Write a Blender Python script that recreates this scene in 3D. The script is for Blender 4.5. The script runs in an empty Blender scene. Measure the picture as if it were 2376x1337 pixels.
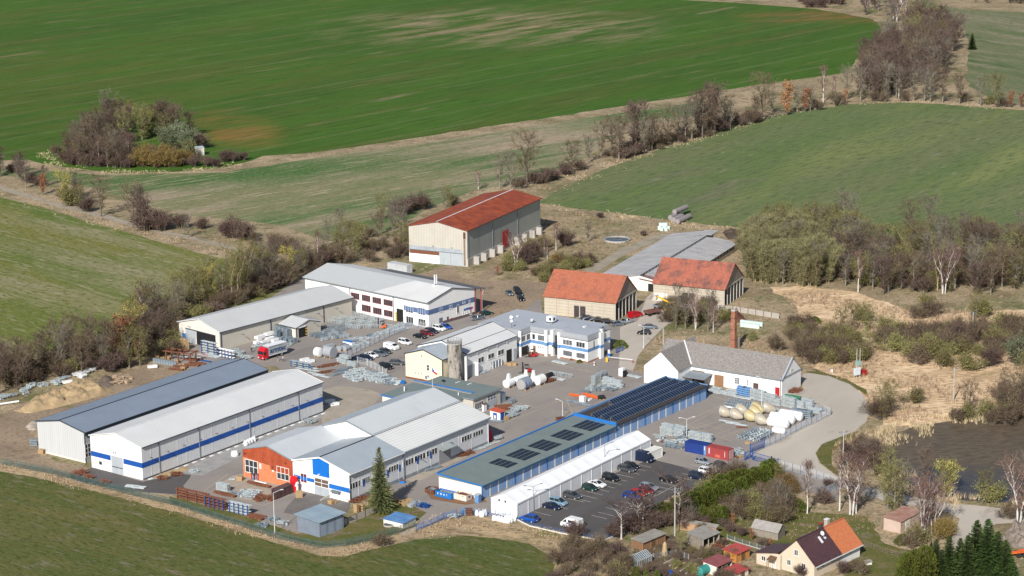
import bpy,bmesh,math,random
from math import sin,cos,pi,radians,sqrt,atan2
from mathutils import Vector,Matrix,noise
from mathutils.geometry import tessellate_polygon

# ---------------------------------------------------------------- camera, sky, sun, exposure
S = bpy.context.scene
col = S.collection
F_PX,PITCH,ROLL,CAM_H = 5127.48,radians(13.88691),radians(-.761074),168.1747
_F = Vector((0,cos(PITCH),-sin(PITCH))); _R0 = Vector((1,0,0)); _U0 = _R0.cross(_F)
_R = _R0*cos(ROLL)+_U0*sin(ROLL); _U = -_R0*sin(ROLL)+_U0*cos(ROLL)
CAM = Vector((0,0,CAM_H))
cd = bpy.data.cameras.new('camera'); cam = bpy.data.objects.new('camera',cd); col.objects.link(cam)
cam.matrix_world = Matrix(((_R.x,_U.x,-_F.x,0),(_R.y,_U.y,-_F.y,0),(_R.z,_U.z,-_F.z,CAM_H),(0,0,0,1)))
cd.sensor_width = 36; cd.lens = F_PX/2376*36; cd.clip_start = 1; cd.clip_end = 20000
S.camera = cam
SUN_AZ,SUN_EL = radians(19),radians(34)      # azimuth of the shadows (right of straight ahead), height of the sun
w = bpy.data.worlds.new('World'); S.world = w; w.use_nodes = True
nt = w.node_tree; bg = nt.nodes['Background']; sk = nt.nodes.new('ShaderNodeTexSky')
sk.sky_type = 'NISHITA'; sk.sun_disc = False; sk.sun_elevation = SUN_EL; sk.sun_rotation = pi+SUN_AZ
sk.altitude = 400; sk.air_density = 1.0; sk.dust_density = 1.2
nt.links.new(sk.outputs[0],bg.inputs[0]); bg.inputs[1].default_value = 0.068
sl = bpy.data.lights.new('sun','SUN'); sl.energy = 4.7; sl.angle = radians(.5); sl.color = (1,.955,.88)
so = bpy.data.objects.new('sun',sl); col.objects.link(so)
so.rotation_euler = Vector((sin(SUN_AZ)*cos(SUN_EL),cos(SUN_AZ)*cos(SUN_EL),-sin(SUN_EL))).to_track_quat('-Z','Y').to_euler()
S.view_settings.view_transform = 'Standard'; S.view_settings.look = 'None'
S.view_settings.exposure = 0.24; S.view_settings.gamma = 1
S.render.resolution_x = 1024; S.render.resolution_y = 576
S.render.engine = 'CYCLES'

# ---------------------------------------------------------------- measuring: photograph pixel -> point of the place
def ray(px,py): return _F*F_PX+_R*(px-1188)-_U*(py-668.5)
def G(px,py,z=0.0):
    d = ray(px,py); t = (z-CAM.z)/d.z; p = CAM+d*t
    return Vector((p.x,p.y,z))
def Zm(ox,oy,k=3.96): return lambda x,y: (ox+x/k,oy+y/k)
rnd = random.Random(7)

# ---------------------------------------------------------------- materials
MATS = {}
def _mat(name):
    m = bpy.data.materials.new(name); m.use_nodes = True; n = m.node_tree; b = n.nodes['Principled BSDF']; return m,n,b
def _noise(n,vec,scale,detail=4,rough=.6,dist=0):
    x = n.nodes.new('ShaderNodeTexNoise'); x.inputs['Scale'].default_value = scale; x.inputs['Detail'].default_value = detail
    x.inputs['Roughness'].default_value = rough; x.inputs['Distortion'].default_value = dist
    if vec: n.links.new(vec,x.inputs['Vector'])
    return x.outputs[0]
def _range(n,v,lo,hi,a=0.,b=1.):
    x = n.nodes.new('ShaderNodeMapRange'); x.inputs[1].default_value = lo; x.inputs[2].default_value = hi
    x.inputs[3].default_value = a; x.inputs[4].default_value = b; n.links.new(v,x.inputs[0]); return x.outputs[0]
def _mix(n,f,a,b):
    x = n.nodes.new('ShaderNodeMix'); x.data_type = 'RGBA'
    if isinstance(f,float): x.inputs[0].default_value = f
    else: n.links.new(f,x.inputs[0])
    for s,v in ((6,a),(7,b)):
        if isinstance(v,tuple): x.inputs[s].default_value = (*v[:3],1)
        else: n.links.new(v,x.inputs[s])
    return x.outputs[2]
def _math(n,op,a,b):
    x = n.nodes.new('ShaderNodeMath'); x.operation = op
    for s,v in ((0,a),(1,b)):
        if isinstance(v,(int,float)): x.inputs[s].default_value = v
        else: n.links.new(v,x.inputs[s])
    return x.outputs[0]
def _map(n,vec,loc=(0,0,0),rot=0,scale=(1,1,1),kind='POINT'):
    x = n.nodes.new('ShaderNodeMapping'); x.vector_type = kind
    x.inputs['Location'].default_value = loc; x.inputs['Rotation'].default_value = (0,0,rot); x.inputs['Scale'].default_value = scale
    n.links.new(vec,x.inputs['Vector']); return x.outputs[0]

def M(name,c=(.5,.5,.5),c2=None,sc=.6,var=.12,rough=.75,metal=0.,stripe=None,amt=.06,bump=0.,dirt=None,st=(1,1,1),spec=.4,wear=None):
    """plain surface with mottling (sc = noise per metre), optional ribs ('X'|'Y'|'Z', period), optional dirt colour"""
    if name in MATS: return MATS[name]
    m,n,b = _mat(name)
    tc = n.nodes.new('ShaderNodeTexCoord').outputs['Object']
    if c2 is None: c2 = tuple(min(1,x*(1+var)) for x in c); c = tuple(x*(1-var) for x in c)
    v = _map(n,tc,scale=st)
    f = _range(n,_noise(n,v,sc,5,.65),.34,.66)
    out = _mix(n,f,c,c2)
    if dirt:
        g = _range(n,_noise(n,_map(n,tc,loc=(5,3,1),scale=(1,1,.35)),dirt[1],5,.7),dirt[2],dirt[2]+.18,0,dirt[3])
        out = _mix(n,g,out,dirt[0])
    if stripe:
        ax,per = stripe
        wv = n.nodes.new('ShaderNodeTexWave'); wv.bands_direction = ax; wv.inputs['Scale'].default_value = .31416/per
        n.links.new(tc,wv.inputs['Vector'])
        f2 = _range(n,wv.outputs['Fac'],.0,.35,amt*2,0.)
        out = _mix(n,f2,out,tuple(x*.35 for x in c))
        if bump:
            bp = n.nodes.new('ShaderNodeBump'); bp.inputs['Strength'].default_value = bump; bp.inputs['Distance'].default_value = .05
            n.links.new(wv.outputs['Fac'],bp.inputs['Height']); n.links.new(bp.outputs[0],b.inputs['Normal'])
    n.links.new(out,b.inputs['Base Color'])
    b.inputs['Roughness'].default_value = rough; b.inputs['Metallic'].default_value = metal
    b.inputs['Specular IOR Level'].default_value = spec
    MATS[name] = m; return m

def L(name,base,layers,rough=.95,spec=.15,bump=0.):
    """ground: base colour and layers (colour, scale, stretch, angle, lo, hi[, blob]) mixed by noise; blob = (px, py, rx, ry, angle) keeps a layer in one place"""
    m,n,b = _mat(name); tc = n.nodes.new('ShaderNodeTexCoord').outputs['Object']; out = base; first = None
    for i,ly in enumerate(layers):
        cc,sc,stc,ang,lo,hi = ly[:6]
        v = _map(n,tc,rot=radians(ang),kind='TEXTURE',loc=(i*37.7,i*11.3,0),scale=(stc,1,1))
        nz = _noise(n,v,sc,6,.62); f = _range(n,nz,lo,hi)
        if first is None: first = nz
        if len(ly) > 6:
            px,py,rx,ry,a = ly[6]; p = G(px,py)
            bv = _map(n,tc,loc=(p.x,p.y,0),rot=radians(a),scale=(rx,ry,1),kind='TEXTURE')
            ln = n.nodes.new('ShaderNodeVectorMath'); ln.operation = 'LENGTH'; n.links.new(bv,ln.inputs[0])
            wob = _math(n,'ADD',ln.outputs['Value'],_math(n,'MULTIPLY',_noise(n,tc,.03,5),.7))
            f = _math(n,'MULTIPLY',f,_range(n,wob,.75,1.4,1,0))
        out = _mix(n,f,out,cc)
    n.links.new(out,b.inputs['Base Color']); b.inputs['Roughness'].default_value = rough
    b.inputs['Specular IOR Level'].default_value = spec
    MATS[name] = m; return m

def leafmat(name,c,c2,sc=1.2,rough=.8):
    m,n,b = _mat(name); tc = n.nodes.new('ShaderNodeTexCoord').outputs['Object']
    oi = n.nodes.new('ShaderNodeObjectInfo').outputs['Random']
    f = _range(n,_noise(n,tc,sc,3),.35,.65)
    out = _mix(n,f,c,c2)
    hsv = n.nodes.new('ShaderNodeHueSaturation'); n.links.new(out,hsv.inputs['Color'])
    n.links.new(_range(n,oi,0,1,.75,1.3),hsv.inputs['Value']); n.links.new(_range(n,oi,0,1,.485,.515),hsv.inputs['Hue'])
    n.links.new(hsv.outputs[0],b.inputs['Base Color']); b.inputs['Roughness'].default_value = rough
    b.inputs['Specular IOR Level'].default_value = .15
    MATS[name] = m; return m

# ---------------------------------------------------------------- mesh helpers
class MB:
    def __init__(s): s.v = []; s.f = []; s.m = []
    def add(s,vs,fs,m=0):
        o = len(s.v); s.v += [tuple(v) for v in vs]; s.f += [tuple(i+o for i in f) for f in fs]; s.m += [m]*len(fs); return s
    def quad(s,*p,m=0): return s.add(p,[tuple(range(len(p)))],m)
    def box(s,x0,y0,z0,x1,y1,z1,m=0,M4=None):
        vs = [(x,y,z) for z in (z0,z1) for x,y in ((x0,y0),(x1,y0),(x1,y1),(x0,y1))]
        if M4: vs = [M4 @ Vector(v) for v in vs]
        return s.add(vs,[(3,2,1,0),(4,5,6,7),(0,1,5,4),(1,2,6,5),(2,3,7,6),(3,0,4,7)],m)
    def tube(s,p0,p1,r0,r1=None,n=6,m=0,cap=True):
        p0 = Vector(p0); p1 = Vector(p1); r1 = r0 if r1 is None else r1; d = (p1-p0)
        if d.length < 1e-6: return s
        a = d.orthogonal().normalized(); b = d.normalized().cross(a)
        vs = [p+(a*cos(2*pi*i/n)+b*sin(2*pi*i/n))*r for p,r in ((p0,r0),(p1,r1)) for i in range(n)]
        fs = [(i,(i+1) % n,n+(i+1) % n,n+i) for i in range(n)]
        if cap: fs += [tuple(range(n-1,-1,-1)),tuple(range(n,2*n))]
        return s.add(vs,fs,m)
    def path(s,pts,rs,n=5,m=0):
        for i in range(len(pts)-1): s.tube(pts[i],pts[i+1],rs[i],rs[i+1],n,m,cap=(i == len(pts)-2))
        return s
    def bar(s,p0,p1,w=.1,h=.1,m=0):
        p0 = Vector(p0); p1 = Vector(p1); d = (p1-p0); ln = d.length; x = d.normalized()
        up = Vector((0,0,1)) if abs(x.z) < .95 else Vector((0,1,0)); y = up.cross(x).normalized(); z = x.cross(y)
        M4 = Matrix(((x.x,y.x,z.x,p0.x),(x.y,y.y,z.y,p0.y),(x.z,y.z,z.z,p0.z),(0,0,0,1)))
        return s.box(0,-w/2,-h/2,ln,w/2,h/2,m,M4)
    def prism(s,poly,z0,z1,m=0,mt=None):
        n = len(poly); vs = [(x,y,z) for z in (z0,z1) for x,y in poly]
        s.add(vs,[(i,(i+1) % n,n+(i+1) % n,n+i) for i in range(n)]+[tuple(range(n-1,-1,-1))],m)
        return s.add([(x,y,z1) for x,y in poly],[tuple(range(n))],m if mt is None else mt)
    def extr(s,prof,y0,y1,m=0):
        """profile in x,z extruded along y"""
        n = len(prof); vs = [(x,y,z) for y in (y0,y1) for x,z in prof]
        return s.add(vs,[(i,(i+1) % n,n+(i+1) % n,n+i) for i in range(n)]+[tuple(range(n-1,-1,-1)),tuple(range(n,2*n))],m)
    def loft(s,rings,m=0,caps=True):
        n = len(rings[0]); vs = [p for r in rings for p in r]; fs = []
        for k in range(len(rings)-1):
            for i in range(n): fs.append((k*n+i,k*n+(i+1) % n,(k+1)*n+(i+1) % n,(k+1)*n+i))
        if caps: fs += [tuple(range(n-1,-1,-1)),tuple(range((len(rings)-1)*n,len(rings)*n))]
        return s.add(vs,fs,m)
    def mesh(s,name,mats,smooth=False):
        me = bpy.data.meshes.new(name); me.from_pydata(s.v,[],s.f)
        for x in (mats if isinstance(mats,(list,tuple)) else [mats]): me.materials.append(x)
        me.polygons.foreach_set('material_index',s.m)
        if smooth: me.polygons.foreach_set('use_smooth',[True]*len(s.f))
        me.update(); return me
    def build(s,name,mats,parent=None,smooth=False,**t):
        o = bpy.data.objects.new(name,s.mesh(name,mats,smooth)); col.objects.link(o)
        if parent: o.parent = parent
        tag(o,**t); return o
def tag(o,label=None,cat=None,group=None,kind=None):
    if label: o['label'] = label
    if cat: o['category'] = cat
    if group: o['group'] = group
    if kind: o['kind'] = kind
    return o
def thing(name,label,cat,loc=(0,0,0),rz=0,group=None,sc=1):
    o = bpy.data.objects.new(name,None); o.empty_display_size = .5; col.objects.link(o)
    o.location = loc; o.rotation_euler = (0,0,rz); o.scale = (sc,sc,sc)
    return tag(o,label,cat,group)
def copy_tree(o,parent=None):
    c = o.copy(); col.objects.link(c); c.parent = parent
    for ch in KIDS.get(o.name,()): copy_tree(ch,c)
    return c
KIDS = {}
def index_kids():
    KIDS.clear()
    for o in bpy.data.objects:
        if o.parent: KIDS.setdefault(o.parent.name,[]).append(o)
def text_mesh(s,size,mat,name='lettering',parent=None,shear=0,depth=.02,space=1.0):
    cu = bpy.data.curves.new('t','FONT'); cu.body = s; cu.size = size; cu.extrude = depth; cu.shear = shear; cu.space_character = space
    cu.offset = size*.02; cu.align_x = 'CENTER'; cu.align_y = 'CENTER'; cu.resolution_u = 3
    t = bpy.data.objects.new('t',cu); col.objects.link(t)
    me = bpy.data.meshes.new_from_object(t.evaluated_get(bpy.context.evaluated_depsgraph_get()))
    bpy.data.objects.remove(t); me.materials.clear(); me.materials.append(mat)
    o = bpy.data.objects.new(name,me); col.objects.link(o); o.parent = parent; return o
# ---------------------------------------------------------------- the setting: ground, fields, roads, pond
TAN = (.42,.325,.215); STRAW = (.58,.46,.32); BROWN = (.17,.12,.075); OLIVE = (.12,.135,.05); GRN = (.045,.115,.022); MUD = (.23,.18,.135)
L('mat_ground',(.30,.235,.15),[(TAN,.05,1,0,.42,.6),(OLIVE,.035,1,0,.5,.66),(BROWN,.09,1.5,30,.54,.72),(STRAW,.6,2,60,.55,.75),((.13,.10,.055),1.1,1,0,.5,.66),((.45,.35,.23),2.3,1,0,.57,.7),((.10,.12,.04),.25,1,0,.56,.68)])
L('mat_crop_field',(0.050,0.108,0.016),[((0.066,0.141,0.018),.012,4,49,.35,.65),((0.101,0.105,0.025),.03,7,49,.5,.75),
   ((0.312,0.237,0.147),.07,4,49,.43,.60,(1150,62,105,120,60)),((0.261,0.201,0.126),.06,6,49,.62,.76),((0.112,0.119,0.026),.05,9,50,.4,.7,(120,200,150,200,10)),
   ((0.230,0.137,0.037),.04,3,20,.33,.6,(545,300,24,62,15)),((0.208,0.119,0.042),.05,3,20,.36,.6,(1900,40,65,40,-20)),((0.271,0.201,0.137),.25,22,49,.62,.78),((0.028,0.073,0.009),.5,14,49,.48,.7),((0.083,0.155,0.023),1.1,9,49,.56,.72),((0.024,0.055,0.007),1.7,3,49,.55,.72)])
L('mat_stubble_field',(.20,.20,.10),[((.055,.14,.032),.02,6,40,.45,.56),((.33,.265,.185),.035,6,38,.48,.6),((.34,.27,.19),.015,4,40,.40,.56,(1180,355,110,110,40)),((.055,.135,.03),.025,5,40,.36,.52,(330,410,190,40,10)),((.06,.13,.035),.05,10,40,.54,.62),((.40,.33,.24),.4,9,40,.54,.68),((.12,.13,.06),.9,4,40,.5,.66),((.40,.35,.25),1.6,3,40,.56,.7)])
L('mat_meadow',(0.173,0.172,0.046),[((0.112,0.151,0.030),.03,6,-47,.42,.6),((0.245,0.229,0.125),.05,8,-44,.46,.64),((0.083,0.140,0.027),.02,5,-55,.54,.62),((0.312,0.281,0.175),.5,7,-45,.52,.68),((0.083,0.104,0.021),.9,3,-45,.5,.66),((0.293,0.281,0.163),1.6,4,-45,.56,.7)])
L('mat_pasture',(.11,.165,.052),[((.15,.172,.075),.02,5,55,.4,.6),((.17,.205,.068),.03,7,55,.52,.68),((.19,.155,.12),.03,5,55,.5,.68,(1510,430,75,70,40)),((.22,.24,.085),.03,8,55,.50,.68,(2290,380,70,110,30)),((.28,.26,.19),.35,6,55,.60,.74),((.07,.10,.045),.7,6,50,.48,.68),((.21,.205,.13),1.5,4,50,.56,.7)])
L('mat_far_pasture',(.14,.165,.08),[((.22,.20,.13),.02,5,120,.42,.62),((.075,.125,.045),.03,4,100,.5,.68),((.26,.23,.16),.1,8,120,.5,.7),((.09,.11,.05),.6,4,110,.5,.68)])
L('mat_near_meadow',(0.113,0.118,0.035),[((0.074,0.101,0.024),.08,5,-35,.42,.62),((0.147,0.130,0.043),.12,6,-35,.48,.68),((0.227,0.188,0.143),.5,4,-38,.55,.72),((0.051,0.067,0.014),1.2,3,-38,.48,.66),((0.203,0.188,0.122),2.4,3,-38,.56,.7)])
L('mat_dry_grass',(0.345,0.258,0.160),[((0.483,0.358,0.220),.12,3,-30,.4,.65),((0.184,0.140,0.077),.3,2,-30,.5,.7),((0.149,0.157,0.055),.07,2,0,.56,.7),((0.127,0.095,0.055),1.2,2,0,.5,.66),((0.575,0.448,0.297),2.2,2,0,.56,.7)])
L('mat_reed_bed',(0.580,0.416,0.250),[((0.800,0.598,0.388),.1,3,10,.4,.6),((0.304,0.208,0.125),.25,4,10,.54,.72),((0.193,0.182,0.075),.06,2,0,.6,.75),((0.276,0.182,0.112),1.1,3,5,.48,.64),((0.911,0.676,0.438),1.9,3,5,.56,.7)])
L('mat_lawn',(0.108,0.119,0.034),[((0.175,0.140,0.055),.2,2,0,.42,.65),((0.234,0.178,0.144),.35,2,0,.52,.68),((0.072,0.085,0.018),1.4,1,0,.5,.66)])
L('mat_yard',(0.263,0.237,0.220),[((0.302,0.269,0.243),.06,1,0,.4,.62),((0.196,0.179,0.175),.1,3,55,.55,.72),((0.157,0.146,0.147),.5,1.5,20,.62,.8),((0.336,0.291,0.254),.9,1,0,.62,.8)],rough=.9)
L('mat_asphalt',(.092,.086,.088),[((.115,.108,.108),.08,3,55,.4,.65),((.065,.062,.066),.25,2,55,.58,.75),((.14,.13,.125),1.2,1,0,.6,.85)],rough=.9)
L('mat_old_asphalt',(.15,.138,.132),[((.19,.172,.16),.12,1,0,.4,.62),((.11,.1,.1),.4,1,0,.6,.8)],rough=.9)
L('mat_road',(.43,.385,.335),[((.50,.45,.39),.06,3,60,.4,.62),((.26,.225,.19),.15,3,60,.58,.75),((.45,.4,.35),1.0,1,0,.6,.85)],rough=.95)
L('mat_dirt',(.27,.205,.145),[((.34,.26,.185),.08,1,0,.42,.62),((.15,.11,.08),.14,1,0,.56,.7),((.13,.14,.055),.1,1,0,.62,.74),((.17,.125,.085),1.0,1,0,.5,.68),((.42,.33,.24),1.8,1,0,.58,.72)])
L('mat_lane',(.36,.31,.25),[((.30,.26,.2),.2,1,0,.4,.6),((.15,.15,.07),.2,6,-50,.58,.7)])
L('mat_concrete_yard',(.33,.29,.24),[((.38,.335,.28),.2,1,0,.4,.6),((.22,.19,.15),.5,1,0,.58,.75)])
L('mat_paving',(.34,.335,.33),[((.28,.275,.27),.4,1,0,.4,.6)])
L('mat_rust_ground',(.24,.12,.06),[((.19,.15,.12),.5,1,0,.45,.65)])
L('mat_garden_soil',(.10,.07,.05),[((.17,.13,.09),.5,1,0,.45,.65)])
def water_mat():
    m,n,b = _mat('mat_water'); tc = n.nodes.new('ShaderNodeTexCoord').outputs['Object']
    v = _map(n,tc,rot=radians(12),scale=(4,1,1),kind='TEXTURE')
    f = _range(n,_noise(n,v,.035,5),.42,.58); p = G(2330,1010)
    bv = _map(n,tc,loc=(p.x-2,p.y+8,0),scale=(46,44,1),kind='TEXTURE'); ln = n.nodes.new('ShaderNodeVectorMath'); ln.operation = 'LENGTH'
    n.links.new(bv,ln.inputs[0]); g = _range(n,_math(n,'ADD',ln.outputs['Value'],_math(n,'MULTIPLY',_noise(n,tc,.08,5),.6)),1.0,1.35,1,0)
    sp = _range(n,_noise(n,v,1.2,4,.7),.4,.62)
    mud = _mix(n,sp,(.085,.066,.046),(.15,.115,.078))
    n.links.new(_mix(n,g,_mix(n,f,(.055,.045,.036),(.085,.068,.05)),mud),b.inputs['Base Color'])
    n.links.new(_range(n,g,0,1,.12,.55),b.inputs['Roughness'])
    bp = n.nodes.new('ShaderNodeBump'); bp.inputs['Strength'].default_value = .25; bp.inputs['Distance'].default_value = .06
    n.links.new(_noise(n,_map(n,tc,scale=(1,2.5,1)),2.2,3),bp.inputs['Height']); n.links.new(bp.outputs[0],b.inputs['Normal'])
    b.inputs['Specular IOR Level'].default_value = .25
    MATS['mat_water'] = m
water_mat()

def poly(name,pts,z,mat,jag=.5,step=2.5,px=True,hole=None):
    P = [(G(*p) if px else Vector((p[0],p[1],0))) for p in pts]; out = []
    for i in range(len(P)):
        a,b = P[i],P[(i+1) % len(P)]; d = b-a; k = max(1,int(d.length/step)) if jag else 1; nrm = Vector((-d.y,d.x,0)).normalized()
        for j in range(k):
            q = a+d*(j/k); 
            if jag: q = q+nrm*(noise.noise(q*.35)*1.6+noise.noise(q*.08)*2.2)*jag
            out.append(Vector((q.x,q.y,0)))
    tris = tessellate_polygon([out]); mb = MB()
    mb.v = [(q.x,q.y,z) for q in out]; mb.f = [tuple(t) for t in tris]; mb.m = [0]*len(tris)
    me = mb.mesh(name,MATS[mat])
    bm = bmesh.new(); bm.from_mesh(me)
    for f in bm.faces:
        f.normal_update()
        if f.normal.z < 0: f.normal_flip()
    bm.to_mesh(me); bm.free()
    o = bpy.data.objects.new(name,me); col.objects.link(o); tag(o,kind='structure'); return o

g = MB(); g.quad((-6000,-300,0),(6000,-300,0),(6000,12000,0),(-6000,12000,0)).build('ground',MATS['mat_ground'],kind='structure')
poly('crop_field',[(-300,400),(-60,372),(60,372),(150,388),(260,402),(400,400),(520,390),(585,372),(610,362),(700,357),(900,330),(1100,299),(1250,277),(1400,253),(1600,222),(1760,197),(1900,178),(1962,168),(2000,128),(2040,85),(2047,62),(2020,43),(1900,22),(1700,6),(1500,-4),(1300,-12),(600,-30),(-300,-40)],.02,'mat_crop_field',.8,6)
poly('stubble_field',[(-250,402),(60,392),(260,408),(520,400),(700,372),(900,345),(1100,314),(1400,268),(1640,236),(1640,262),(1500,292),(1400,330),(1380,360),(1330,372),(1240,420),(1100,440),(1000,480),(880,545),(760,560),(640,520),(520,508),(430,500),(330,470),(230,440),(120,420),(0,408),(-250,430)],.02,'mat_stubble_field',.9,5)
poly('meadow',[(-260,395),(0,458),(100,482),(230,520),(350,556),(470,590),(600,615),(700,645),(640,700),(560,720),(440,740),(330,760),(280,770),(180,800),(60,830),(-60,860),(-260,880)],.02,'mat_meadow',.7,4)
poly('pasture',[(1245,470),(1300,440),(1370,408),(1430,382),(1520,350),(1620,322),(1720,290),(1800,268),(1900,250),(2000,240),(2100,238),(2200,243),(2376,256),(2600,268),(2600,600),(2376,560),(2200,570),(1950,545),(1800,535),(1720,528),(1640,521),(1560,513),(1480,500),(1400,490),(1320,482)],.02,'mat_pasture',.8,4)
poly('far_pasture',[(2120,-40),(2160,8),(2240,24),(2376,28),(2600,30),(2600,262),(2376,246),(2300,232),(2240,190),(2250,110),(2235,60),(2180,30),(2150,20),(2080,-40)],.015,'mat_far_pasture',.9,5)
poly('near_meadow',[(-250,1030),(0,1092),(100,1108),(180,1130),(300,1160),(420,1190),(520,1222),(620,1254),(700,1276),(745,1290),(800,1290),(900,1266),(960,1252),(1060,1242),(1150,1246),(1230,1262),(1285,1290),(1290,1340),(1290,1700),(-250,1700)],.02,'mat_near_meadow',.6,2)
poly('dry_bank',[(-250,1010),(0,1072),(150,1105),(300,1146),(450,1182),(600,1228),(700,1255),(760,1268),(850,1262),(960,1224),(1040,1196),(1120,1200),(1200,1218),(1310,1245),(1420,1262),(1500,1350),(1500,1500),(1280,1500),(1290,1300),(1230,1262),(1150,1246),(1060,1242),(960,1252),(900,1266),(800,1290),(745,1290),(600,1247),(420,1190),(180,1130),(0,1092),(-250,1030)],.024,'mat_dry_grass',.4,1.5)
poly('reed_bed',[(1790,668),(1860,660),(1960,676),(2060,700),(2120,730),(2376,720),(2560,760),(2560,960),(2376,962),(2200,978),(2060,985),(2015,960),(1990,905),(1930,872),(1880,850),(1900,812),(1860,760),(1840,700)],.012,'mat_reed_bed',1.2,3)
poly('pond',[(2022,1028),(2070,1006),(2130,990),(2230,975),(2376,958),(2560,950),(2560,1180),(2376,1172),(2300,1166),(2210,1160),(2130,1130),(2060,1090),(2030,1060)],.02,'mat_water',.5,2)
poly('factory_yard',[(210,1088),(360,1040),(430,1010),(700,900),(640,850),(560,850),(520,870),(390,850),(400,800),(560,740),(700,640),(900,620),(960,640),(1120,655),(1250,668),(1260,728),(1300,745),(1440,756),(1560,640),(1640,700),(1540,760),(1500,800),(1470,835),(1460,860),(1560,880),(1700,910),(1870,925),(1929,953),(1830,1010),(1745,1055),(1760,1075),(1850,1095),(1950,1120),(1950,1150),(1940,1160),(1800,1120),(1600,1130),(1500,1160),(1430,1250),(1395,1252),(1210,1212),(1120,1195),(1060,1190),(1030,1200),(980,1215),(900,1130),(800,1180),(690,1235),(640,1220),(560,1195),(420,1150),(300,1140),(180,1118),(155,1110)],.03,'mat_yard',.06,4)
poly('asphalt_apron',[(158,1108),(215,1084),(332,1118),(420,1100),(450,1086),(440,1110),(425,1128),(440,1146),(420,1148),(300,1140),(200,1122)],.036,'mat_asphalt',.05,3)
poly('car_park',[(1200,1200),(1335,1134),(1510,1066),(1560,1078),(1640,1098),(1680,1124),(1640,1140),(1560,1150),(1500,1190),(1455,1240),(1397,1253),(1300,1232),(1212,1212)],.036,'mat_asphalt',.05,3)
poly('delivery_apron',[(668,1172),(690,1150),(760,1135),(815,1170),(800,1195),(760,1180),(690,1196),(658,1190)],.036,'mat_old_asphalt',.05,3)
poly('concrete_yard',[(500,1128),(540,1104),(560,1100),(680,1130),(672,1150),(600,1168),(520,1150)],.036,'mat_concrete_yard',.1,3)
poly('gravel_yard',[(750,1000),(745,965),(750,905),(790,895),(860,905),(885,915),(860,950),(800,975)],.033,'mat_concrete_yard',.15,3)
poly('paved_strip',[(420,1100),(455,1075),(560,1030),(700,975),(748,958),(752,966),(640,1020),(560,1060),(470,1104)],.038,'mat_paving',.03,3)
poly('loading_bay',[(1010,1075),(1062,1052),(1085,1060),(1030,1085),(990,1110),(960,1120),(940,1112)],.034,'mat_concrete_yard',.05,3)
poly('road',[(1862,868),(1880,866),(1925,874),(1972,892),(2004,918),(2018,950),(2010,978),(1985,1000),(1945,1018),(1906,1032),(1892,1052),(1900,1075),(1935,1100),(2000,1126),(2080,1146),(2190,1168),(2260,1172),(2376,1186),(2560,1200),(2560,1228),(2376,1212),(2310,1216),(2275,1232),(2252,1262),(2240,1330),(2225,1500),(2150,1500),(2190,1330),(2202,1270),(2228,1205),(2190,1186),(2060,1164),(1990,1146),(1948,1128),(1860,1092),(1762,1074),(1746,1055),(1830,1012),(1931,955),(1900,938),(1870,928),(1800,918),(1862,905)],.034,'mat_road',.12,3)
poly('road_spur',[(1470,862),(1478,830),(1500,800),(1525,775),(1560,740),(1600,700),(1600,664),(1540,660),(1500,690),(1480,745),(1440,760),(1440,800),(1436,850)],.034,'mat_road',.15,3)
poly('access_road',[(900,655),(930,640),(990,632),(1030,617),(1062,616),(1058,632),(1075,645),(1130,652),(1190,650),(1270,658),(1262,690),(1210,720),(1140,745),(1110,700),(1000,668)],.036,'mat_dirt',.3,3)
poly('dirt_track',[(1100,645),(1160,612),(1200,590),(1212,596),(1176,620),(1130,650)],.037,'mat_dirt',.25,2.5)
poly('dirt_track',[(1350,632),(1440,578),(1520,545),(1575,540),(1576,548),(1530,556),(1452,590),(1380,634)],.037,'mat_lane',.25,3)
poly('farm_lane',[(-60,420),(0,432),(60,448),(110,466),(180,480),(260,502),(330,524),(400,540),(480,556),(560,578),(640,598),(720,618),(716,624),(640,606),(560,587),(480,564),(400,547),(330,532),(255,511),(170,490),(90,468),(0,440),(-60,430)],.03,'mat_lane',.2,3)
poly('dirt_yard',[(-60,960),(0,962),(60,936),(140,905),(240,880),(340,850),(420,840),(420,862),(330,900),(200,950),(90,985),(75,1010),(90,1045),(130,1075),(200,1085),(212,1092),(158,1110),(90,1092),(40,1075),(0,1060),(-60,1040)],.033,'mat_dirt',.8,2)
poly('lawn',[(690,1240),(760,1225),(800,1205),(860,1175),(905,1158),(960,1175),(990,1190),(960,1215),(900,1242),(800,1262),(745,1268),(680,1252),(560,1215),(470,1190),(400,1168),(390,1152),(470,1172),(560,1196),(640,1222)],.038,'mat_lawn',.2,2)
poly('concrete_path',[(925,1240),(1010,1194),(1032,1200),(960,1236),(944,1244)],.042,'mat_concrete_yard',.1,3)
poly('rust_stained_ground',[(985,1140),(1010,1128),(1110,1150),(1130,1165),(1080,1172),(1000,1158)],.04,'mat_rust_ground',.3,1.5)
poly('garden_lawn',[(1690,1180),(1780,1170),(1870,1190),(2010,1200),(2060,1260),(2240,1330),(2240,1500),(1990,1500),(1960,1300),(1780,1290),(1700,1260),(1660,1230)],.03,'mat_lawn',.6,2)
poly('garden_bed',[(1470,1262),(1560,1240),(1640,1290),(1640,1370),(1540,1370),(1470,1300)],.034,'mat_garden_soil',.4,1.5)
poly('verge',[(1905,1075),(1893,1052),(1908,1030),(1950,1014),(1990,1000),(2005,1008),(1955,1030),(1930,1050),(1930,1080),(1960,1106),(1940,1102)],.038,'mat_lawn',.1,1.5)
poly('verge',[(1868,862),(1900,862),(1960,878),(2010,905),(2014,920),(1970,890),(1925,872),(1880,866)],.038,'mat_lawn',.1,1.5)

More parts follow.
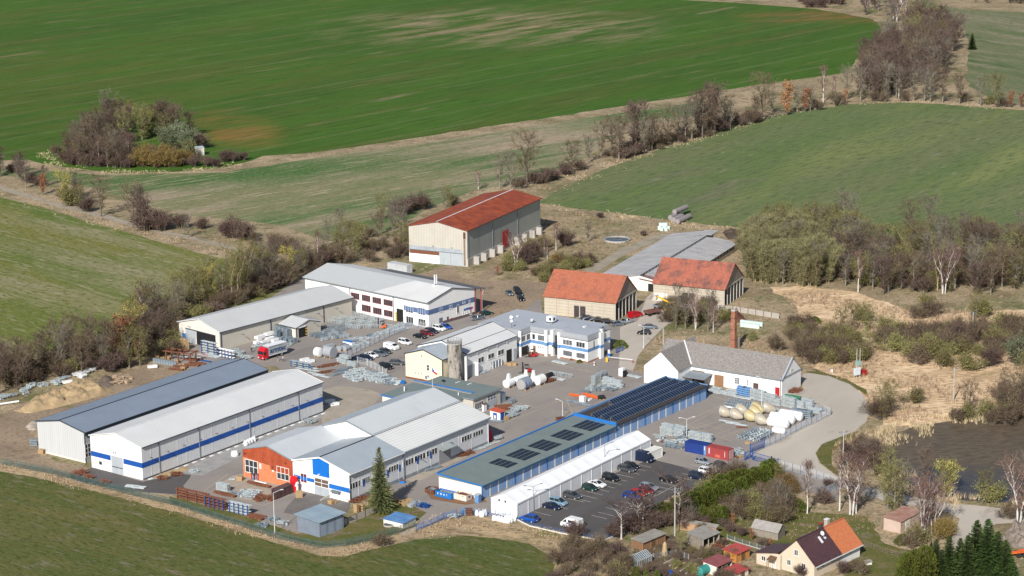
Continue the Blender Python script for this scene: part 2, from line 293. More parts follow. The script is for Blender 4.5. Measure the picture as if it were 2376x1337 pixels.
# painted lines on the yard and car park
def line(name,pts,wd=.12,mat='mat_paint',z=.045):
    mb = MB()
    for a,b in pts:
        a,b = G(*a),G(*b); d = (b-a); nr = Vector((-d.y,d.x,0)).normalized()*wd/2
        mb.quad((a+nr).to_tuple()[:2]+(z,),(b+nr).to_tuple()[:2]+(z,),(b-nr).to_tuple()[:2]+(z,),(a-nr).to_tuple()[:2]+(z,))
    return mb.build(name,MATS[mat],kind='structure')
L('mat_paint',(.55,.53,.49),[((.36,.34,.31),.8,1,0,.5,.7)])
L('mat_paint_warm',(.52,.42,.28),[((.38,.33,.27),.8,1,0,.5,.7)])
z8 = Zm(1300,1000); rows = []
# bays: start near the tent wall, marching down-left
def bays(p0,p1,n,dpx,ln=(0,)):
    for i in range(n):
        t = i/(n-1); a = G(p0[0]+(p1[0]-p0[0])*t,p0[1]+(p1[1]-p0[1])*t); d = Vector((cos(radians(-37)),sin(radians(-37)),0))
        yield a,a+d*dpx
mb = MB()
def addline(a,b,wd=.12,z=.046):
    d = b-a; nr = Vector((-d.y,d.x,0)).normalized()*wd/2
    mb.quad((a.x+nr.x,a.y+nr.y,z),(b.x+nr.x,b.y+nr.y,z),(b.x-nr.x,b.y-nr.y,z),(a.x-nr.x,a.y-nr.y,z))
for a,b in bays(z8(190*1.0-60,545+75),z8(690,305),11,4.6): addline(a,b)
for a,b in bays((1240,1188),(1318,1157),3,4.6): addline(a,b)
for a,b in bays((1405,1178),(1600,1092),13,4.6): addline(a,b)
for a,b in bays((1372,1196),(1388,1189),2,4.2): addline(a,b)
addline(G(*z8(500,800)),G(*z8(1180,435)))
for a,b in bays(z8(1190,310),z8(1130,345),2,4.6): addline(a,b)
mb.build('bay_markings',MATS['mat_paint'],kind='structure')
mb = MB(); z7 = Zm(1400,850)
for a,b in (((430,655),(1165,325)),((500,680),(1165,345)),((1165,325),(950,260)),((800,585),(1040,515)),((900,610),(1150,525)),((1000,640),(1210,560)),((1080,655),(1290,580)),((760,540),(1180,690)),((880,520),(1250,640)),((985,770),(930,830)),((870,810),(820,830)),((790,790),(750,815)),((610,760),(570,780)),((740,760),(660,795)),((1060,850),(1010,870)),((1290,870),(1210,890))):
    addline(G(*z7(*a)),G(*z7(*b)),.13)
z6b = Zm(1100,820,7.425)
for a,b in (((400,655),(800,735)),((820,735),(1690,375)),((690,840),(1060,940)),((1060,940),(2376,490)),((520,1205),(1700,740)),((230,450),(860,190)),((860,190),(1280,110)),((1280,150),(2376,420)),((1590,795),(1690,1040)),((1230,170),(2376,380)),((2100,510),(2376,440))):
    addline(G(*z6b(*a)),G(*z6b(*b)),.13)
z5 = Zm(400,950); z10 = Zm(400,1100,7.425)
for a,b in (((545,300),(960,0)),((1030,415),(1570,548)),((1570,548),(1800,440))): addline(G(*z10(*a)),G(*z10(*b)),.14)
mb.build('yard_markings',MATS['mat_paint_warm'],kind='structure')
# ---------------------------------------------------------------- building materials
WHITE = M('mat_white_panel',(.80,.80,.79),var=.03,dirt=((.62,.61,.58),.5,.58,.4),stripe=('X',1.1),amt=.025)
WHITEF = M('mat_white_cladding',(.80,.80,.78),var=.03,dirt=((.60,.58,.54),.45,.56,.5),stripe=('Z',.35),amt=.03)
WHITESH = M('mat_white_panel_shaded',(.66,.67,.69),var=.04,stripe=('X',1.1),amt=.04,dirt=((.46,.47,.48),.4,.55,.5))  # white panelling of the warehouse's long side, greyed to paint in its grazing sunlight
BLUE = M('mat_blue_band',(.012,.085,.36),var=.08,rough=.5)
BLUE2 = M('mat_blue_trim',(.02,.16,.48),var=.08,rough=.5)
STEEL = M('mat_steel_blue_band',(.10,.155,.29),var=.06)
OFBAND = M('mat_light_blue_band',(.13,.27,.50),var=.06)
DARK = M('mat_dark_trim',(.045,.055,.07),var=.1,rough=.5)
GUT = M('mat_gutter',(.22,.25,.28),var=.1,rough=.45)
LTRIM = M('mat_light_trim',(.66,.67,.69),var=.05)
GLASS = M('mat_window_glass',(.02,.025,.03),c2=(.06,.07,.08),sc=.5,rough=.12,spec=.6)
BLIND = M('mat_window_blind',(.13,.135,.15),var=.2,stripe=('Z',.25),amt=.2,rough=.5)
FRAME = M('mat_white_frame',(.75,.75,.75),var=.03)
REDF = M('mat_red_frame',(.38,.07,.07),var=.1)
ROOFW = M('mat_roof_pale',(.54,.55,.555),var=.04,sc=.15,stripe=('X',1.0),amt=.11,dirt=((.40,.41,.42),.12,.55,.45),rough=.55)
ROOFW2 = M('mat_roof_white',(.66,.665,.665),var=.035,sc=.15,stripe=('X',1.0),amt=.09,dirt=((.52,.52,.52),.12,.58,.45),rough=.55)
ROOFY = M('mat_roof_white_long_ribs',(.68,.685,.68),var=.03,sc=.15,stripe=('Y',.9),amt=.12,dirt=((.50,.50,.49),.15,.56,.5),rough=.55)
ROOFG = M('mat_roof_blue_grey',(.22,.265,.335),var=.05,sc=.2,stripe=('X',.9),amt=.06,rough=.5)
ROOFS = M('mat_roof_old_sheet',(.40,.45,.50),var=.06,sc=.2,stripe=('X',.8),amt=.10,dirt=((.3,.32,.34),.2,.5,.6),rough=.6)
ROOFM = M('mat_roof_membrane',(.38,.41,.46),var=.05,sc=.12,dirt=((.22,.23,.25),.25,.58,.7),rough=.7)
ROOFGR = M('mat_roof_green_grey',(.18,.22,.215),var=.06,sc=.3,stripe=('Y',.55),amt=.07,dirt=((.20,.23,.21),.3,.6,.6),rough=.7)
ROOFDK = M('mat_roof_dark_felt',(.055,.045,.042),var=.15,sc=.5)
TILE = M('mat_clay_tile',(.31,.092,.052),c2=(.42,.145,.085),sc=1.6,stripe=('Z',.3),amt=.08,dirt=((.17,.08,.065),.35,.52,.85),rough=.85)
TILE2 = M('mat_clay_tile_weathered',(.28,.085,.06),c2=(.44,.15,.095),sc=1.5,stripe=('Z',.3),amt=.08,dirt=((.12,.07,.065),.3,.46,.85),rough=.85)
RUST = M('mat_rust_roof',(.22,.04,.018),c2=(.38,.085,.032),sc=.35,stripe=('X',1.0),amt=.12,dirt=((.20,.045,.03),.12,.48,.7),rough=.8)
CREAM = M('mat_cream_sheet',(.50,.475,.42),var=.05,sc=.3,stripe=('Y',1.0),amt=.07,dirt=((.46,.40,.33),.3,.55,.5))
CREAMX = M('mat_grey_cream_sheet',(.40,.41,.37),var=.07,sc=.3,stripe=('X',1.0),amt=.09,dirt=((.27,.30,.30),.25,.5,.6))
CREAM2 = M('mat_cream_render',(.78,.70,.52),var=.03,sc=.3,dirt=((.66,.56,.42),.6,.62,.4))
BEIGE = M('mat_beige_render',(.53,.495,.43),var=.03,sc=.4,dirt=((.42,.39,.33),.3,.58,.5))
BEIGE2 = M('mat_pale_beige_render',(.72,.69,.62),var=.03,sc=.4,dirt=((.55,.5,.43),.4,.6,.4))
LIME = M('mat_whitewash',(.84,.84,.83),var=.03,sc=.5,dirt=((.62,.60,.56),.5,.64,.4))
PANELC = M('mat_cream_concrete_panel',(.50,.445,.36),var=.06,sc=.5,stripe=('Z',.95),amt=.12,dirt=((.45,.36,.26),.5,.56,.5))
CONC = M('mat_concrete',(.42,.40,.37),var=.08,sc=.8,dirt=((.22,.2,.19),.4,.55,.6))
CONCS = M('mat_stained_concrete',(.38,.35,.31),var=.08,sc=1.0,st=(1,1,.2),dirt=((.05,.04,.035),.9,.44,.95))
CONCW = M('mat_white_stained_concrete',(.76,.75,.71),var=.04,sc=.5,dirt=((.52,.52,.47),.5,.55,.6))
ORANGE = M('mat_orange_brick',(.56,.17,.075),c2=(.68,.26,.13),sc=1.5,stripe=('Z',.22),amt=.05,dirt=((.75,.5,.36),1.2,.62,.6))
REDCL = M('mat_red_cladding',(.30,.055,.022),c2=(.42,.09,.035),sc=.6,stripe=('Y',.6),amt=.07)
BRICK = M('mat_chimney_brick',(.26,.095,.06),c2=(.40,.18,.11),sc=1.5,stripe=('Z',.25),amt=.1,dirt=((.45,.36,.3),.8,.58,.7))
ASB = M('mat_asbestos_slate',(.155,.14,.135),c2=(.31,.285,.27),sc=2.6,stripe=('Z',.3),amt=.05,dirt=((.16,.15,.14),1.0,.55,.5),rough=.9)
ASB2 = M('mat_old_cement_roof',(.47,.462,.47),c2=(.34,.335,.34),sc=.5,st=(1,.25,1),stripe=('Y',1.1),amt=.05,dirt=((.19,.18,.18),.25,.55,.6),rough=.9)
WOOD = M('mat_dark_planks',(.12,.07,.04),c2=(.18,.11,.065),sc=2,stripe=('X',.25),amt=.2)
WOODL = M('mat_brown_planks',(.34,.19,.10),c2=(.26,.14,.08),sc=2,stripe=('X',.25),amt=.2)
TIMB = M('mat_timber',(.50,.34,.18),c2=(.38,.26,.14),sc=2)
GALV = M('mat_galvanised',(.33,.39,.42),c2=(.60,.65,.67),sc=1.6,rough=.5,metal=.15)
GALV2 = M('mat_galvanised_dark',(.21,.26,.31),c2=(.33,.39,.44),sc=1.2,rough=.5,metal=.2)
RUSTM = M('mat_rust',(.125,.048,.03),c2=(.24,.095,.05),sc=2)
RUSTD = M('mat_rust_dark',(.10,.045,.03),c2=(.17,.07,.04),sc=2)
BLUEM = M('mat_blue_steel',(.015,.075,.28),var=.15,rough=.5)
WFOIL = M('mat_white_wrap',(.82,.83,.84),var=.03,sc=.8,rough=.35,bump=0)
PV = M('mat_solar_cell',(.008,.014,.035),c2=(.012,.03,.075),sc=.4,rough=.12,spec=.7)
PVK = M('mat_black_solar_cell',(.008,.010,.018),c2=(.012,.015,.025),sc=.4,rough=.2)
GARD = M('mat_garage_door_blue',(.20,.33,.58),c2=(.27,.41,.64),sc=.8,st=(1,1,.3),stripe=('X',.9),amt=.10,dirt=((.06,.12,.32),.8,.64,.8))
REDP = M('mat_red_paint',(.42,.02,.022),var=.12,rough=.5)
RUBBER = M('mat_rubber',(.02,.02,.02),var=.2)
BLACK = M('mat_black',(.015,.015,.017),var=.2)
ORP = M('mat_orange_paint',(.75,.14,.03),var=.08)
YEL = M('mat_yellow_paint',(.75,.45,.03),var=.08)
ROLL = M('mat_roller_door',(.30,.32,.34),var=.05,stripe=('Z',.3),amt=.12)
GREYD = M('mat_pale_grey_door',(.42,.46,.50),var=.05,stripe=('X',.9),amt=.06,dirt=((.3,.33,.36),.4,.55,.5))

# ---------------------------------------------------------------- building kit
class Bld:
    """local frame: x along the building, y across; s=+1 body lies at y>0, s=-1 at y<0; face F is y=0, K the far long side, G x=0, E x=L"""
    def __init__(b,name,label,cat,x,y,th,L=0,W=0,h=0,hr=0,s=1,group=None):
        b.o = thing(name,label,cat,(x,y,0),radians(th),group); b.x,b.y,b.th,b.L,b.W,b.h,b.hr,b.s = x,y,radians(th),L,W,h,hr,s
        b.c = cos(b.th); b.sn = sin(b.th)
    def loc(b,P): d = (P.x-b.x,P.y-b.y); return Vector((d[0]*b.c+d[1]*b.sn,-d[0]*b.sn+d[1]*b.c,P.z))
    def at(b,px,z=0): return b.loc(G(px[0],px[1],z))
    def plane(b,f):
        return {'F': (1,0),'K': (1,b.s*b.W),'G': (0,0),'E': (0,b.L)}[f] if isinstance(f,str) else f
    def hit(b,f,p):
        ax,val = b.plane(f); o = b.loc(CAM); d = ray(*p); d = Vector((d.x*b.c+d.y*b.sn,-d.x*b.sn+d.y*b.c,d.z)); t = (val-o[ax])/d[ax]; q = o+d*t
        return (q.y if ax == 0 else q.x),q.z
    def outw(b,f):
        ax,val = b.plane(f)
        if isinstance(f,str): return {'F': -b.s,'K': b.s,'G': -1,'E': 1}[f]
        return -b.s if ax == 1 else -1
    def boxf(b,mb,f,a0,a1,z0,z1,d0,d1,m=0):
        ax,val = b.plane(f); o = b.outw(f); p,q = val+o*d0,val+o*d1; a0,a1 = min(a0,a1),max(a0,a1); p,q = min(p,q),max(p,q)
        return mb.box(p,a0,z0,q,a1,z1,m) if ax == 0 else mb.box(a0,p,z0,a1,q,z1,m)
    def panel(b,name,f,a0,a1,z0,z1,mat,d0=-.05,d1=.05,parent=None,label=None):
        return b.boxf(MB(),f,a0,a1,z0,z1,d0,d1).build(name,mat,parent or b.o,label=label)
    def ppanel(b,name,f,p,q,mat,d1=.05,z0=None,z1=None,parent=None,label=None,d0=-.05):
        a,za = b.hit(f,p); c,zc = b.hit(f,q)
        return b.panel(name,f,a,c,min(za,zc) if z0 is None else z0,max(za,zc) if z1 is None else z1,mat,d0,d1,parent,label)
    def win(b,f,a0,a1,z0,z1,nx=2,nz=1,fm=None,gm=None,fw=.09,sill=True,rev=.0):
        fm = fm or FRAME; gm = gm or GLASS; a0,a1 = min(a0,a1),max(a0,a1); mb = MB()
        for i in range(nx+1):
            a = a0+(a1-a0-fw)*i/nx; b.boxf(mb,f,a,a+fw,z0,z1,-.03,.07)
        for i in range(nz+1):
            z = z0+(z1-z0-fw)*i/nz; b.boxf(mb,f,a0+.003,a1-.003,z,z+fw,-.028,.067)
        w = mb.build('window',fm,b.o)
        b.boxf(MB(),f,a0+.01,a1-.01,z0+.01,z1-.01,-.02,.03).build('pane',gm,w)
        if sill: b.boxf(MB(),f,a0-.1,a1+.1,z0-.09,z0-.005,-.02,.14).build('sill',LTRIM,w)
        return w
    def pwin(b,f,p,q,nx=2,nz=1,**k):
        a,za = b.hit(f,p); c,zc = b.hit(f,q); return b.win(f,a,c,min(za,zc),max(za,zc),nx,nz,**k)
    def mesh(b,name,mb,mat,parent=None,**k): return mb.build(name,mat,parent or b.o,**k)
    # gabled body
    def gable_walls(b,mat,mg=None,z0=0,open_faces=''):
        L_,W_,h,hr,s = b.L,b.W*b.s,b.h,b.hr,b.s; mb = MB()
        if 'F' not in open_faces: mb.quad((0,0,z0),(L_,0,z0),(L_,0,h),(0,0,h))
        if 'K' not in open_faces: mb.quad((0,W_,z0),(L_,W_,z0),(L_,W_,h),(0,W_,h))
        for x,k in ((0,'G'),(L_,'E')):
            if k not in open_faces: mb.quad((x,0,z0),(x,W_,z0),(x,W_,h),(x,W_/2,hr),(x,0,h),m=1)
        return mb.build('wall',[mat,mg or mat],b.o)
    def gable_roof(b,mat,og=.4,oe=.4,t=.14,ridge=None,gutter=GUT,verge=None,x0=0,x1=None,up=.06):
        L_,W_,h,hr,s = b.L,b.W*b.s,b.h,b.hr,b.s; x1 = L_ if x1 is None else x1; k = (hr-h)/(b.W/2); mb = MB(); xs,xe = x0-og,x1+og
        for y_e,y_r in ((-oe*s,W_/2),(W_+oe*s,W_/2)):
            ze = h-oe*k+up; zr = hr+up
            A = [(xs,y_e,ze),(xe,y_e,ze),(xe,y_r,zr),(xs,y_r,zr)]; Bq = [(x,y,z-t) for x,y,z in A]
            mb.add(A+Bq,[(0,1,2,3),(7,6,5,4),(0,4,5,1),(1,5,6,2),(3,7,4,0)])
        r = mb.build('roof',mat,b.o)
        if ridge:
            MB().box(xs-.02,W_/2-.22,hr+up-.02,xe+.02,W_/2+.22,hr+up+.05).build('ridge_cap',ridge,r)
        if gutter:
            for y in (-oe*s-.09*s,W_+oe*s+.09*s):
                MB().box(xs,y-.09,h-oe*k+up-.2,xe,y+.09,h-oe*k+up-.03).build('gutter',gutter,r)
        if verge:
            for x in (xs-.05,xe+.05):
                m2 = MB()
                for ye,yr in ((-oe*s,W_/2),(W_+oe*s,W_/2)): m2.bar((x,ye,h-oe*k+up-.06),(x,yr,hr+up-.06),.1,.24)
                m2.build('verge_trim',verge,r)
        return r
    def pipe(b,f,a,z1,mat=GUT,w=.16):
        return b.panel('downpipe',f,a-w/2,a+w/2,0.05,z1,mat,.02,.14)
    def wall_lamp(b,f,a,z,mat=DARK,ln=1.0):
        ax,val = b.plane(f); o = b.outw(f); mb = MB()
        P = (lambda d,zz: (val+o*d,a,zz)) if ax == 0 else (lambda d,zz: (a,val+o*d,zz))
        mb.bar(P(0,z),P(ln*.6,z+.25),.06,.06); mb.bar(P(ln*.6,z+.25),P(ln,z+.15),.22,.1); return mb.build('wall_lamp',mat,b.o)

# ---------------------------------------------------------------- white warehouse with blue band
z1 = Zm(0,800)
b = Bld('warehouse','long white warehouse with a continuous blue band along its side and front','warehouse',-87.7,495.9,54.0,65.2,17.2,8.2,10.2)
b.gable_walls(WHITESH,WHITE); b.gable_roof(ROOFW2,.15,.3,ridge=LTRIM,gutter=DARK,verge=LTRIM)
b.panel('blue_band','F',-.04,65.24,3.0,4.25,BLUE,.01,.05)
a0,_ = b.hit('G',z1(840,1020)); d0,_ = b.hit('G',z1(1025,1100)); d1,_ = b.hit('G',z1(1140,1130))
b.panel('blue_band','G',0,d1,3.0,4.25,BLUE,.01,.05); b.panel('blue_band','G',d0,17.2,3.0,4.25,BLUE,.01,.05)
b.panel('roller_door','G',d1+.2,d0-.2,.02,4.3,GREYD,.0,.06)
mb = MB(); b.boxf(mb,'G',d1-.05,d1+.2,0,4.6,0,.14); b.boxf(mb,'G',d0-.2,d0+.05,0,4.6,0,.14); b.boxf(mb,'G',d1+.2,d0-.2,4.3,4.6,0,.14); b.mesh('door_frame',mb,LTRIM)
b.panel('door_rail','G',d1+.25,d0-.25,1.55,1.75,DARK,.05,.09)
a,z = b.hit('G',z1(925,1090)); b.win('G',a-.45,a+.45,1.3,2.1,1,1,fm=DARK,sill=False); b.panel('door','G',a-.75,a+.75,0,1.1,WHITEF,0,.06)
b.wall_lamp('G',8.6,5.4)
for i in range(1,22):
    if i % 3: b.panel('seam','F',i*2.98-.05,i*2.98+.05,.35,7.9,LTRIM,.012,.045)
for x in (366,461,580,695): b.pipe('F',b.hit('F',(x,1000))[0],8.0,GUT,.26)
for i in range(12): b.wall_lamp('F',2.5+5.6*i,4.9,ln=1.0)
b.panel('plinth','F',0,65.2,0,.32,DARK,.0,.04)
for i in range(22): MB().box(2.98*i+1,-1.3,.04,2.98*i+2.2,-.6,.16).build('drain_cover',LTRIM,b.o)

# grey hall behind it
b = Bld('storage_hall','grey corrugated storage hall with a blue-grey metal roof behind the white warehouse','storage hall',-103.6,509.3,54.0,65.4,16.6,7.9,9.5)
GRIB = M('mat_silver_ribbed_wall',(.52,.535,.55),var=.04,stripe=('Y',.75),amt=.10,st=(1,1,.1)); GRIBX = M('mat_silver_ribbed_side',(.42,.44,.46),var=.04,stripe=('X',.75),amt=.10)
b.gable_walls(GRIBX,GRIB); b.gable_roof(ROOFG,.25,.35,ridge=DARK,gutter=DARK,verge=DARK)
b.panel('eaves_board','F',-.2,65.6,6.9,7.75,DARK,.25,.4); b.pwin('F',z1(785,1040),z1(830,900),2,3,sill=False)
b.panel('plinth','G',0,16.6,0,.35,BEIGE2,0,.05); b.panel('corner_post','G',-.08,.12,0,7.7,DARK,0,.08)

# beige hall and its annex
z2 = Zm(400,600)
b = Bld('beige_hall','long beige rendered hall with pale roof beside the lorry','storage hall',-83.81,610.36,47.55,52.2,18.1,5.6,7.9)
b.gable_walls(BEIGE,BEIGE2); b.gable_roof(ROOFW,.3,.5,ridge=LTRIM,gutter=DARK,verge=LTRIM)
for px in (443,905,1395): b.pipe('F',max(.3,b.hit('F',z2(px,650))[0]),5.3,DARK,.25)
for p in ((630,695),(935,605),(1325,505),(1490,458)): a,z = b.hit('F',z2(*p)); b.wall_lamp('F',a,min(z,4.6),ln=1.5)
a,_ = b.hit('G',z2(220,800)); c_,_ = b.hit('G',z2(130,780)); b.panel('sliding_door','G',a,c_,0,4.0,GREYD,0,.12)
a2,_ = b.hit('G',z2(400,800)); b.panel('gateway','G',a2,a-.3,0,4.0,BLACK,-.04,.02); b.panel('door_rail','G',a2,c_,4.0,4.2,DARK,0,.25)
b.ppanel('vent_grille','G',z2(95,755),z2(125,690),BLUE2)
b.wall_lamp('G',(a+c_)/2,4.9)
b = Bld('hall_annex','small gabled beige annex with an open gateway on the side of the long beige hall','annex',-63.19,621.81,138.45,6.6,10.13,3.5,4.9,s=-1)
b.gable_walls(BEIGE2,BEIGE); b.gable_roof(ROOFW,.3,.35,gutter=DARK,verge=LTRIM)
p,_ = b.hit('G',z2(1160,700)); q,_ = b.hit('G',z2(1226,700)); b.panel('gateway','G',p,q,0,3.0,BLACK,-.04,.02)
b.panel('door_lintel','G',p,q,3.0,3.35,LTRIM,0,.3)
mb = MB(); mk = MB()
for i in range(7): b.boxf(mb if i % 2 else mk,'G',q+.05*(1 if q < p else -1),q+.45*(-1 if q < p else 1),.43*i,.43*i+.42,0,.08)
jb = mb.build('hazard_post',YEL,b.o); mk.build('hazard_stripe',BLACK,jb)
b.wall_lamp('G',-7.2,3.3); b.pipe('G',-.3,3.3,DARK,.14)

# office hall with company sign
z3 = Zm(900,600)
b = Bld('office_hall','large white two-storey hall with steel-blue band, company sign and white twin masts on its roof','office building',-24.77,632.11,139.0,52.2,20.4,8.0,10.3,s=-1)
b.gable_walls(LIME,WHITE); b.gable_roof(ROOFW2,.3,.7,ridge=None,gutter=GUT,verge=DARK)
mb = MB(); W_ = -20.4; k = 2.3/10.2
mb.add([(15,W_/2,10.42),(52.5,W_/2,10.42),(52.5,.7,8-.7*k+.12),(22,.7,8-.7*k+.12)],[(0,1,2,3)]); mb.build('older_roofing',M('mat_roof_grey_older',(.47,.49,.50),var=.03,stripe=('X',1.),amt=.05,rough=.6),b.o)
af,_ = b.hit('F',z3(150,500)); zb0 = 4.0; zb1 = 5.5
b.panel('steel_blue_band','F',-.05,af,zb0,zb1,STEEL,.01,.06); b.panel('steel_blue_band','G',-20.35,.06,zb0,zb1,STEEL,.01,.06)
for (p,q,n) in (((165,490),(232,445),3),((278,510),(343,460),3),((170,590),(235,540),3),((282,612),(348,563),3)): b.pwin('F',z3(*p),z3(*q),n)
for (p,q,n) in (((1643,365),(1718,325),4),((1742,385),(1818,345),4),((1840,405),(1918,367),4),((1942,425),(2022,388),4),((1742,480),(1822,437),4),((1845,503),(1922,462),4),((1945,525),(2023,485),4)): b.pwin('F',z2(*p),z2(*q),n,fm=REDF)
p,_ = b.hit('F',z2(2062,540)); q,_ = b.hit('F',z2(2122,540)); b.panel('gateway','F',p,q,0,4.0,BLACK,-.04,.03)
b.panel('hazard_post','F',p+.05,p+.5,0,2.9,M('mat_hazard',(.75,.5,.03),var=.02,stripe=('Z',.8),amt=.5),0,.1)
for px in (1635,2030): b.pipe('F',b.hit('F',z2(px,400))[0],7.6,DARK,.2)
zz = Zm(980,640,11.14)
for p,q,n in (((430,950),(512,815),2),((690,860),(770,745),2),((890,980),(945,735),1),((1030,720),(1052,655),1),((1085,705),(1105,645),1),((1190,725),(1240,615),2),((1038,1015),(1060,935),1),((1092,1000),(1112,920),1),((1148,985),(1168,905),1),((1218,1005),(1270,880),2)): b.pwin('G',zz(*p),zz(*q),n)
b.ppanel('window_shutter','G',zz(435,1225),zz(520,1075),M('mat_shutter_grey',(.14,.16,.21),var=.1,stripe=('Z',.3),amt=.2))
b.ppanel('door','G',zz(638,1240),zz(675,1050),DARK,z0=0); b.ppanel('round_sign','G',zz(735,1135),zz(765,1090),REDP,.1)
b.panel('plinth','G',-20.4,-6,0,.9,M('mat_brown_plinth',(.13,.10,.10),var=.1),0,.06)
a,z = b.hit('G',zz(1165,845)); t = text_mesh('armtec',1.25,BLUE,'company_lettering',b.o,shear=.3); t.matrix_local = Matrix.Translation((-.08,a,z)) @ Matrix(((0,0,-1,0),(-1,0,0,0),(0,1,0,0),(0,0,0,1)))
a,z = b.hit('G',zz(1255,850)); mb = MB()
for i in range(5): mb.bar((-.1,a+.7-.28*i,z-.5+.18*i),(-.1,a+.7-.28*(i+1),z-.5+.18*(i+1)),.06,.12+.05*i)
mb.build('sign_swoosh',M('mat_magenta',(.55,.02,.12),var=.05),b.o)
# twin mobile masts
mb = MB(); q = b.at(z3(440,255),9.9); mb.tube((q.x,q.y,9.4),(q.x,q.y,13.6),.07); mb.bar((q.x-.8,q.y,9.9),(q.x,q.y,10.4),.08,.08)
ms = mb.build('mast',DARK,b.o)
for dy in (-.35,.38): MB().box(q.x-.16,q.y+dy-.16,10.7,q.x+.16,q.y+dy+.16,13.5).build('antenna',WFOIL,ms)
MB().tube((q.x,q.y+.8,10.3),(q.x+.15,q.y+.8,10.3),.42,.42,12).build('dish',WFOIL,ms)
# loading canopy behind the gable
mb = MB(); yk = -20.4
mb.add([(-.3,yk-.3,8.0),(40,yk-.3,8.0),(40,yk-5.0,7.35),(-.3,yk-5.0,7.35)]+[(-.3,yk-.3,7.8),(40,yk-.3,7.8),(40,yk-5.0,7.15),(-.3,yk-5.0,7.15)],[(0,1,2,3),(4,5,6,7),(0,4,7,3),(0,1,5,4),(3,2,6,7),(1,2,6,5)])
cn = mb.build('canopy',M('mat_canopy_roof',(.12,.12,.13),var=.1),b.o)
for x in (.2,8,16,24): MB().box(x-.12,yk-3.3,0,x+.12,yk-3.06,7.3).build('canopy_post',REDF,cn); 
MB().box(.08,yk-.75,0,.32,yk-.5,7.7).build('canopy_post',REDF,cn)
mb = MB(); mb.bar((.2,yk-3.6,5.4),(.2,yk-4.9,7.1),.1,.1); mb.bar((.2,yk-3.6,0),(.2,yk-3.6,5.4),.12,.12); mb.build('canopy_brace',LTRIM,cn)

# flat-roofed office block
zo = Zm(1160,700,7.425)
b = Bld('office_block','two-storey white office block with flat grey roof, slanted fascias and a light blue band','office building',20.84,591.98,54,14,35,6.5,7.9)
H0,H1 = 6.3,7.7
FP = [(0,0),(5.6,0),(5.6,-.5),(7.0,-.5),(7.0,0),(9.5,2.2),(14.6,2.2),(14.6,34.8),(-5.2,34.8),(-5.2,19.3),(-.2,19.3),(-.2,14.0),(1.6,12.6),(1.6,9.6),(0,9.6)]
def shrink(P,d,s=1):
    out = []; n = len(P)
    for i in range(n):
        a,c,e = Vector(P[i-1]),Vector(P[i]),Vector(P[(i+1) % n]); u = (c-a).normalized(); v = (e-c).normalized(); n1 = Vector((-u.y,u.x)); n2 = Vector((-v.y,v.x)); m_ = (n1+n2); m_ = m_/max(.35,m_.length_squared)*2
        out.append((c.x+m_.x*d*s*.5*1.0,c.y+m_.y*d*s*.5*1.0))
    return out
MB().prism(FP,0,H0,0).build('wall',LIME,b.o)
IN = shrink(FP,.9); n = len(FP); OUT = shrink(FP,-.12); mb = MB(); mb.add([(x,y,H0-.02) for x,y in OUT]+[(x,y,H1) for x,y in IN],[(i,(i+1) % n,n+(i+1) % n,n+i) for i in range(n)])
mb.build('slanted_fascia',M('mat_standing_seam',(.30,.315,.34),var=.04,stripe=('X',.6),amt=.06,rough=.6),b.o)
r = MB().add([(x,y,H1+.002) for x,y in IN],[tuple(range(n))]).build('roof',ROOFM,b.o)
mb = MB(); mb.add([(x,y,H0-.16) for x,y in OUT]+[(x,y,H0-.02) for x,y in OUT],[(i,(i+1) % n,n+(i+1) % n,n+i) for i in range(n)]); mb.build('eaves_trim',DARK,r)
O2 = shrink(FP,-.05); mb = MB(); mb.add([(x,y,3.05) for x,y in O2]+[(x,y,3.95) for x,y in O2],[(i,(i+1) % n,n+(i+1) % n,n+i) for i in range(n)]); mb.build('light_blue_band',OFBAND,b.o)
O3 = shrink(FP,-.06); mb = MB(); mb.add([(x,y,0) for x,y in O3]+[(x,y,.45) for x,y in O3],[(i,(i+1) % n,n+(i+1) % n,n+i) for i in range(n)]); mb.build('plinth',M('mat_brown_stone',(.35,.17,.11),var=.2,sc=3),b.o)
for y0,y1 in ((5.2,8.4),(.9,3.9)):
    b.win((0,0),y0,y1,4.15,5.75,3,1,gm=BLIND if y0 > 5 else GLASS); b.win((0,0),y0,y1,.95,2.6,1,1,gm=BLIND)
b.win((0,-.2),14.6,16.8,4.15,5.8,3,1); b.win((0,-.2),17.7,18.8,4.15,5.8,1,1)
for y in (14.8,15.6,16.4): b.win((0,-.2),y,y+.5,1.9,2.5,1,1)
b.panel('door',(0,-.2),17.6,18.5,0,2.4,WOODL,-.02,.05)
for x in (-4.8,-2.4): b.win((1,19.3),x,x+2.0,4.15,5.9,1,1,gm=BLIND)
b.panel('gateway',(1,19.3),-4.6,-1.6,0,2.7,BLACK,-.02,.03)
b.panel('entrance_glazing',(0,1.6),10.0,12.2,.2,6.0,GLASS,-.02,.04); b.panel('entrance_canopy',(0,1.6),9.7,12.5,2.8,3.1,DARK,0,1.2)
b.win('F',2.9,3.2,3.4,5.7,1,1,fm=DARK,sill=False); b.win((1,2.2),10.2,10.5,4.0,5.9,1,1,fm=DARK,sill=False)
b.win((0,7.1),.1,1.9,3.9,5.9,1,1,gm=BLIND); b.panel('door',(0,7.1),.1,1.8,0,2.6,GLASS,-.02,.05)
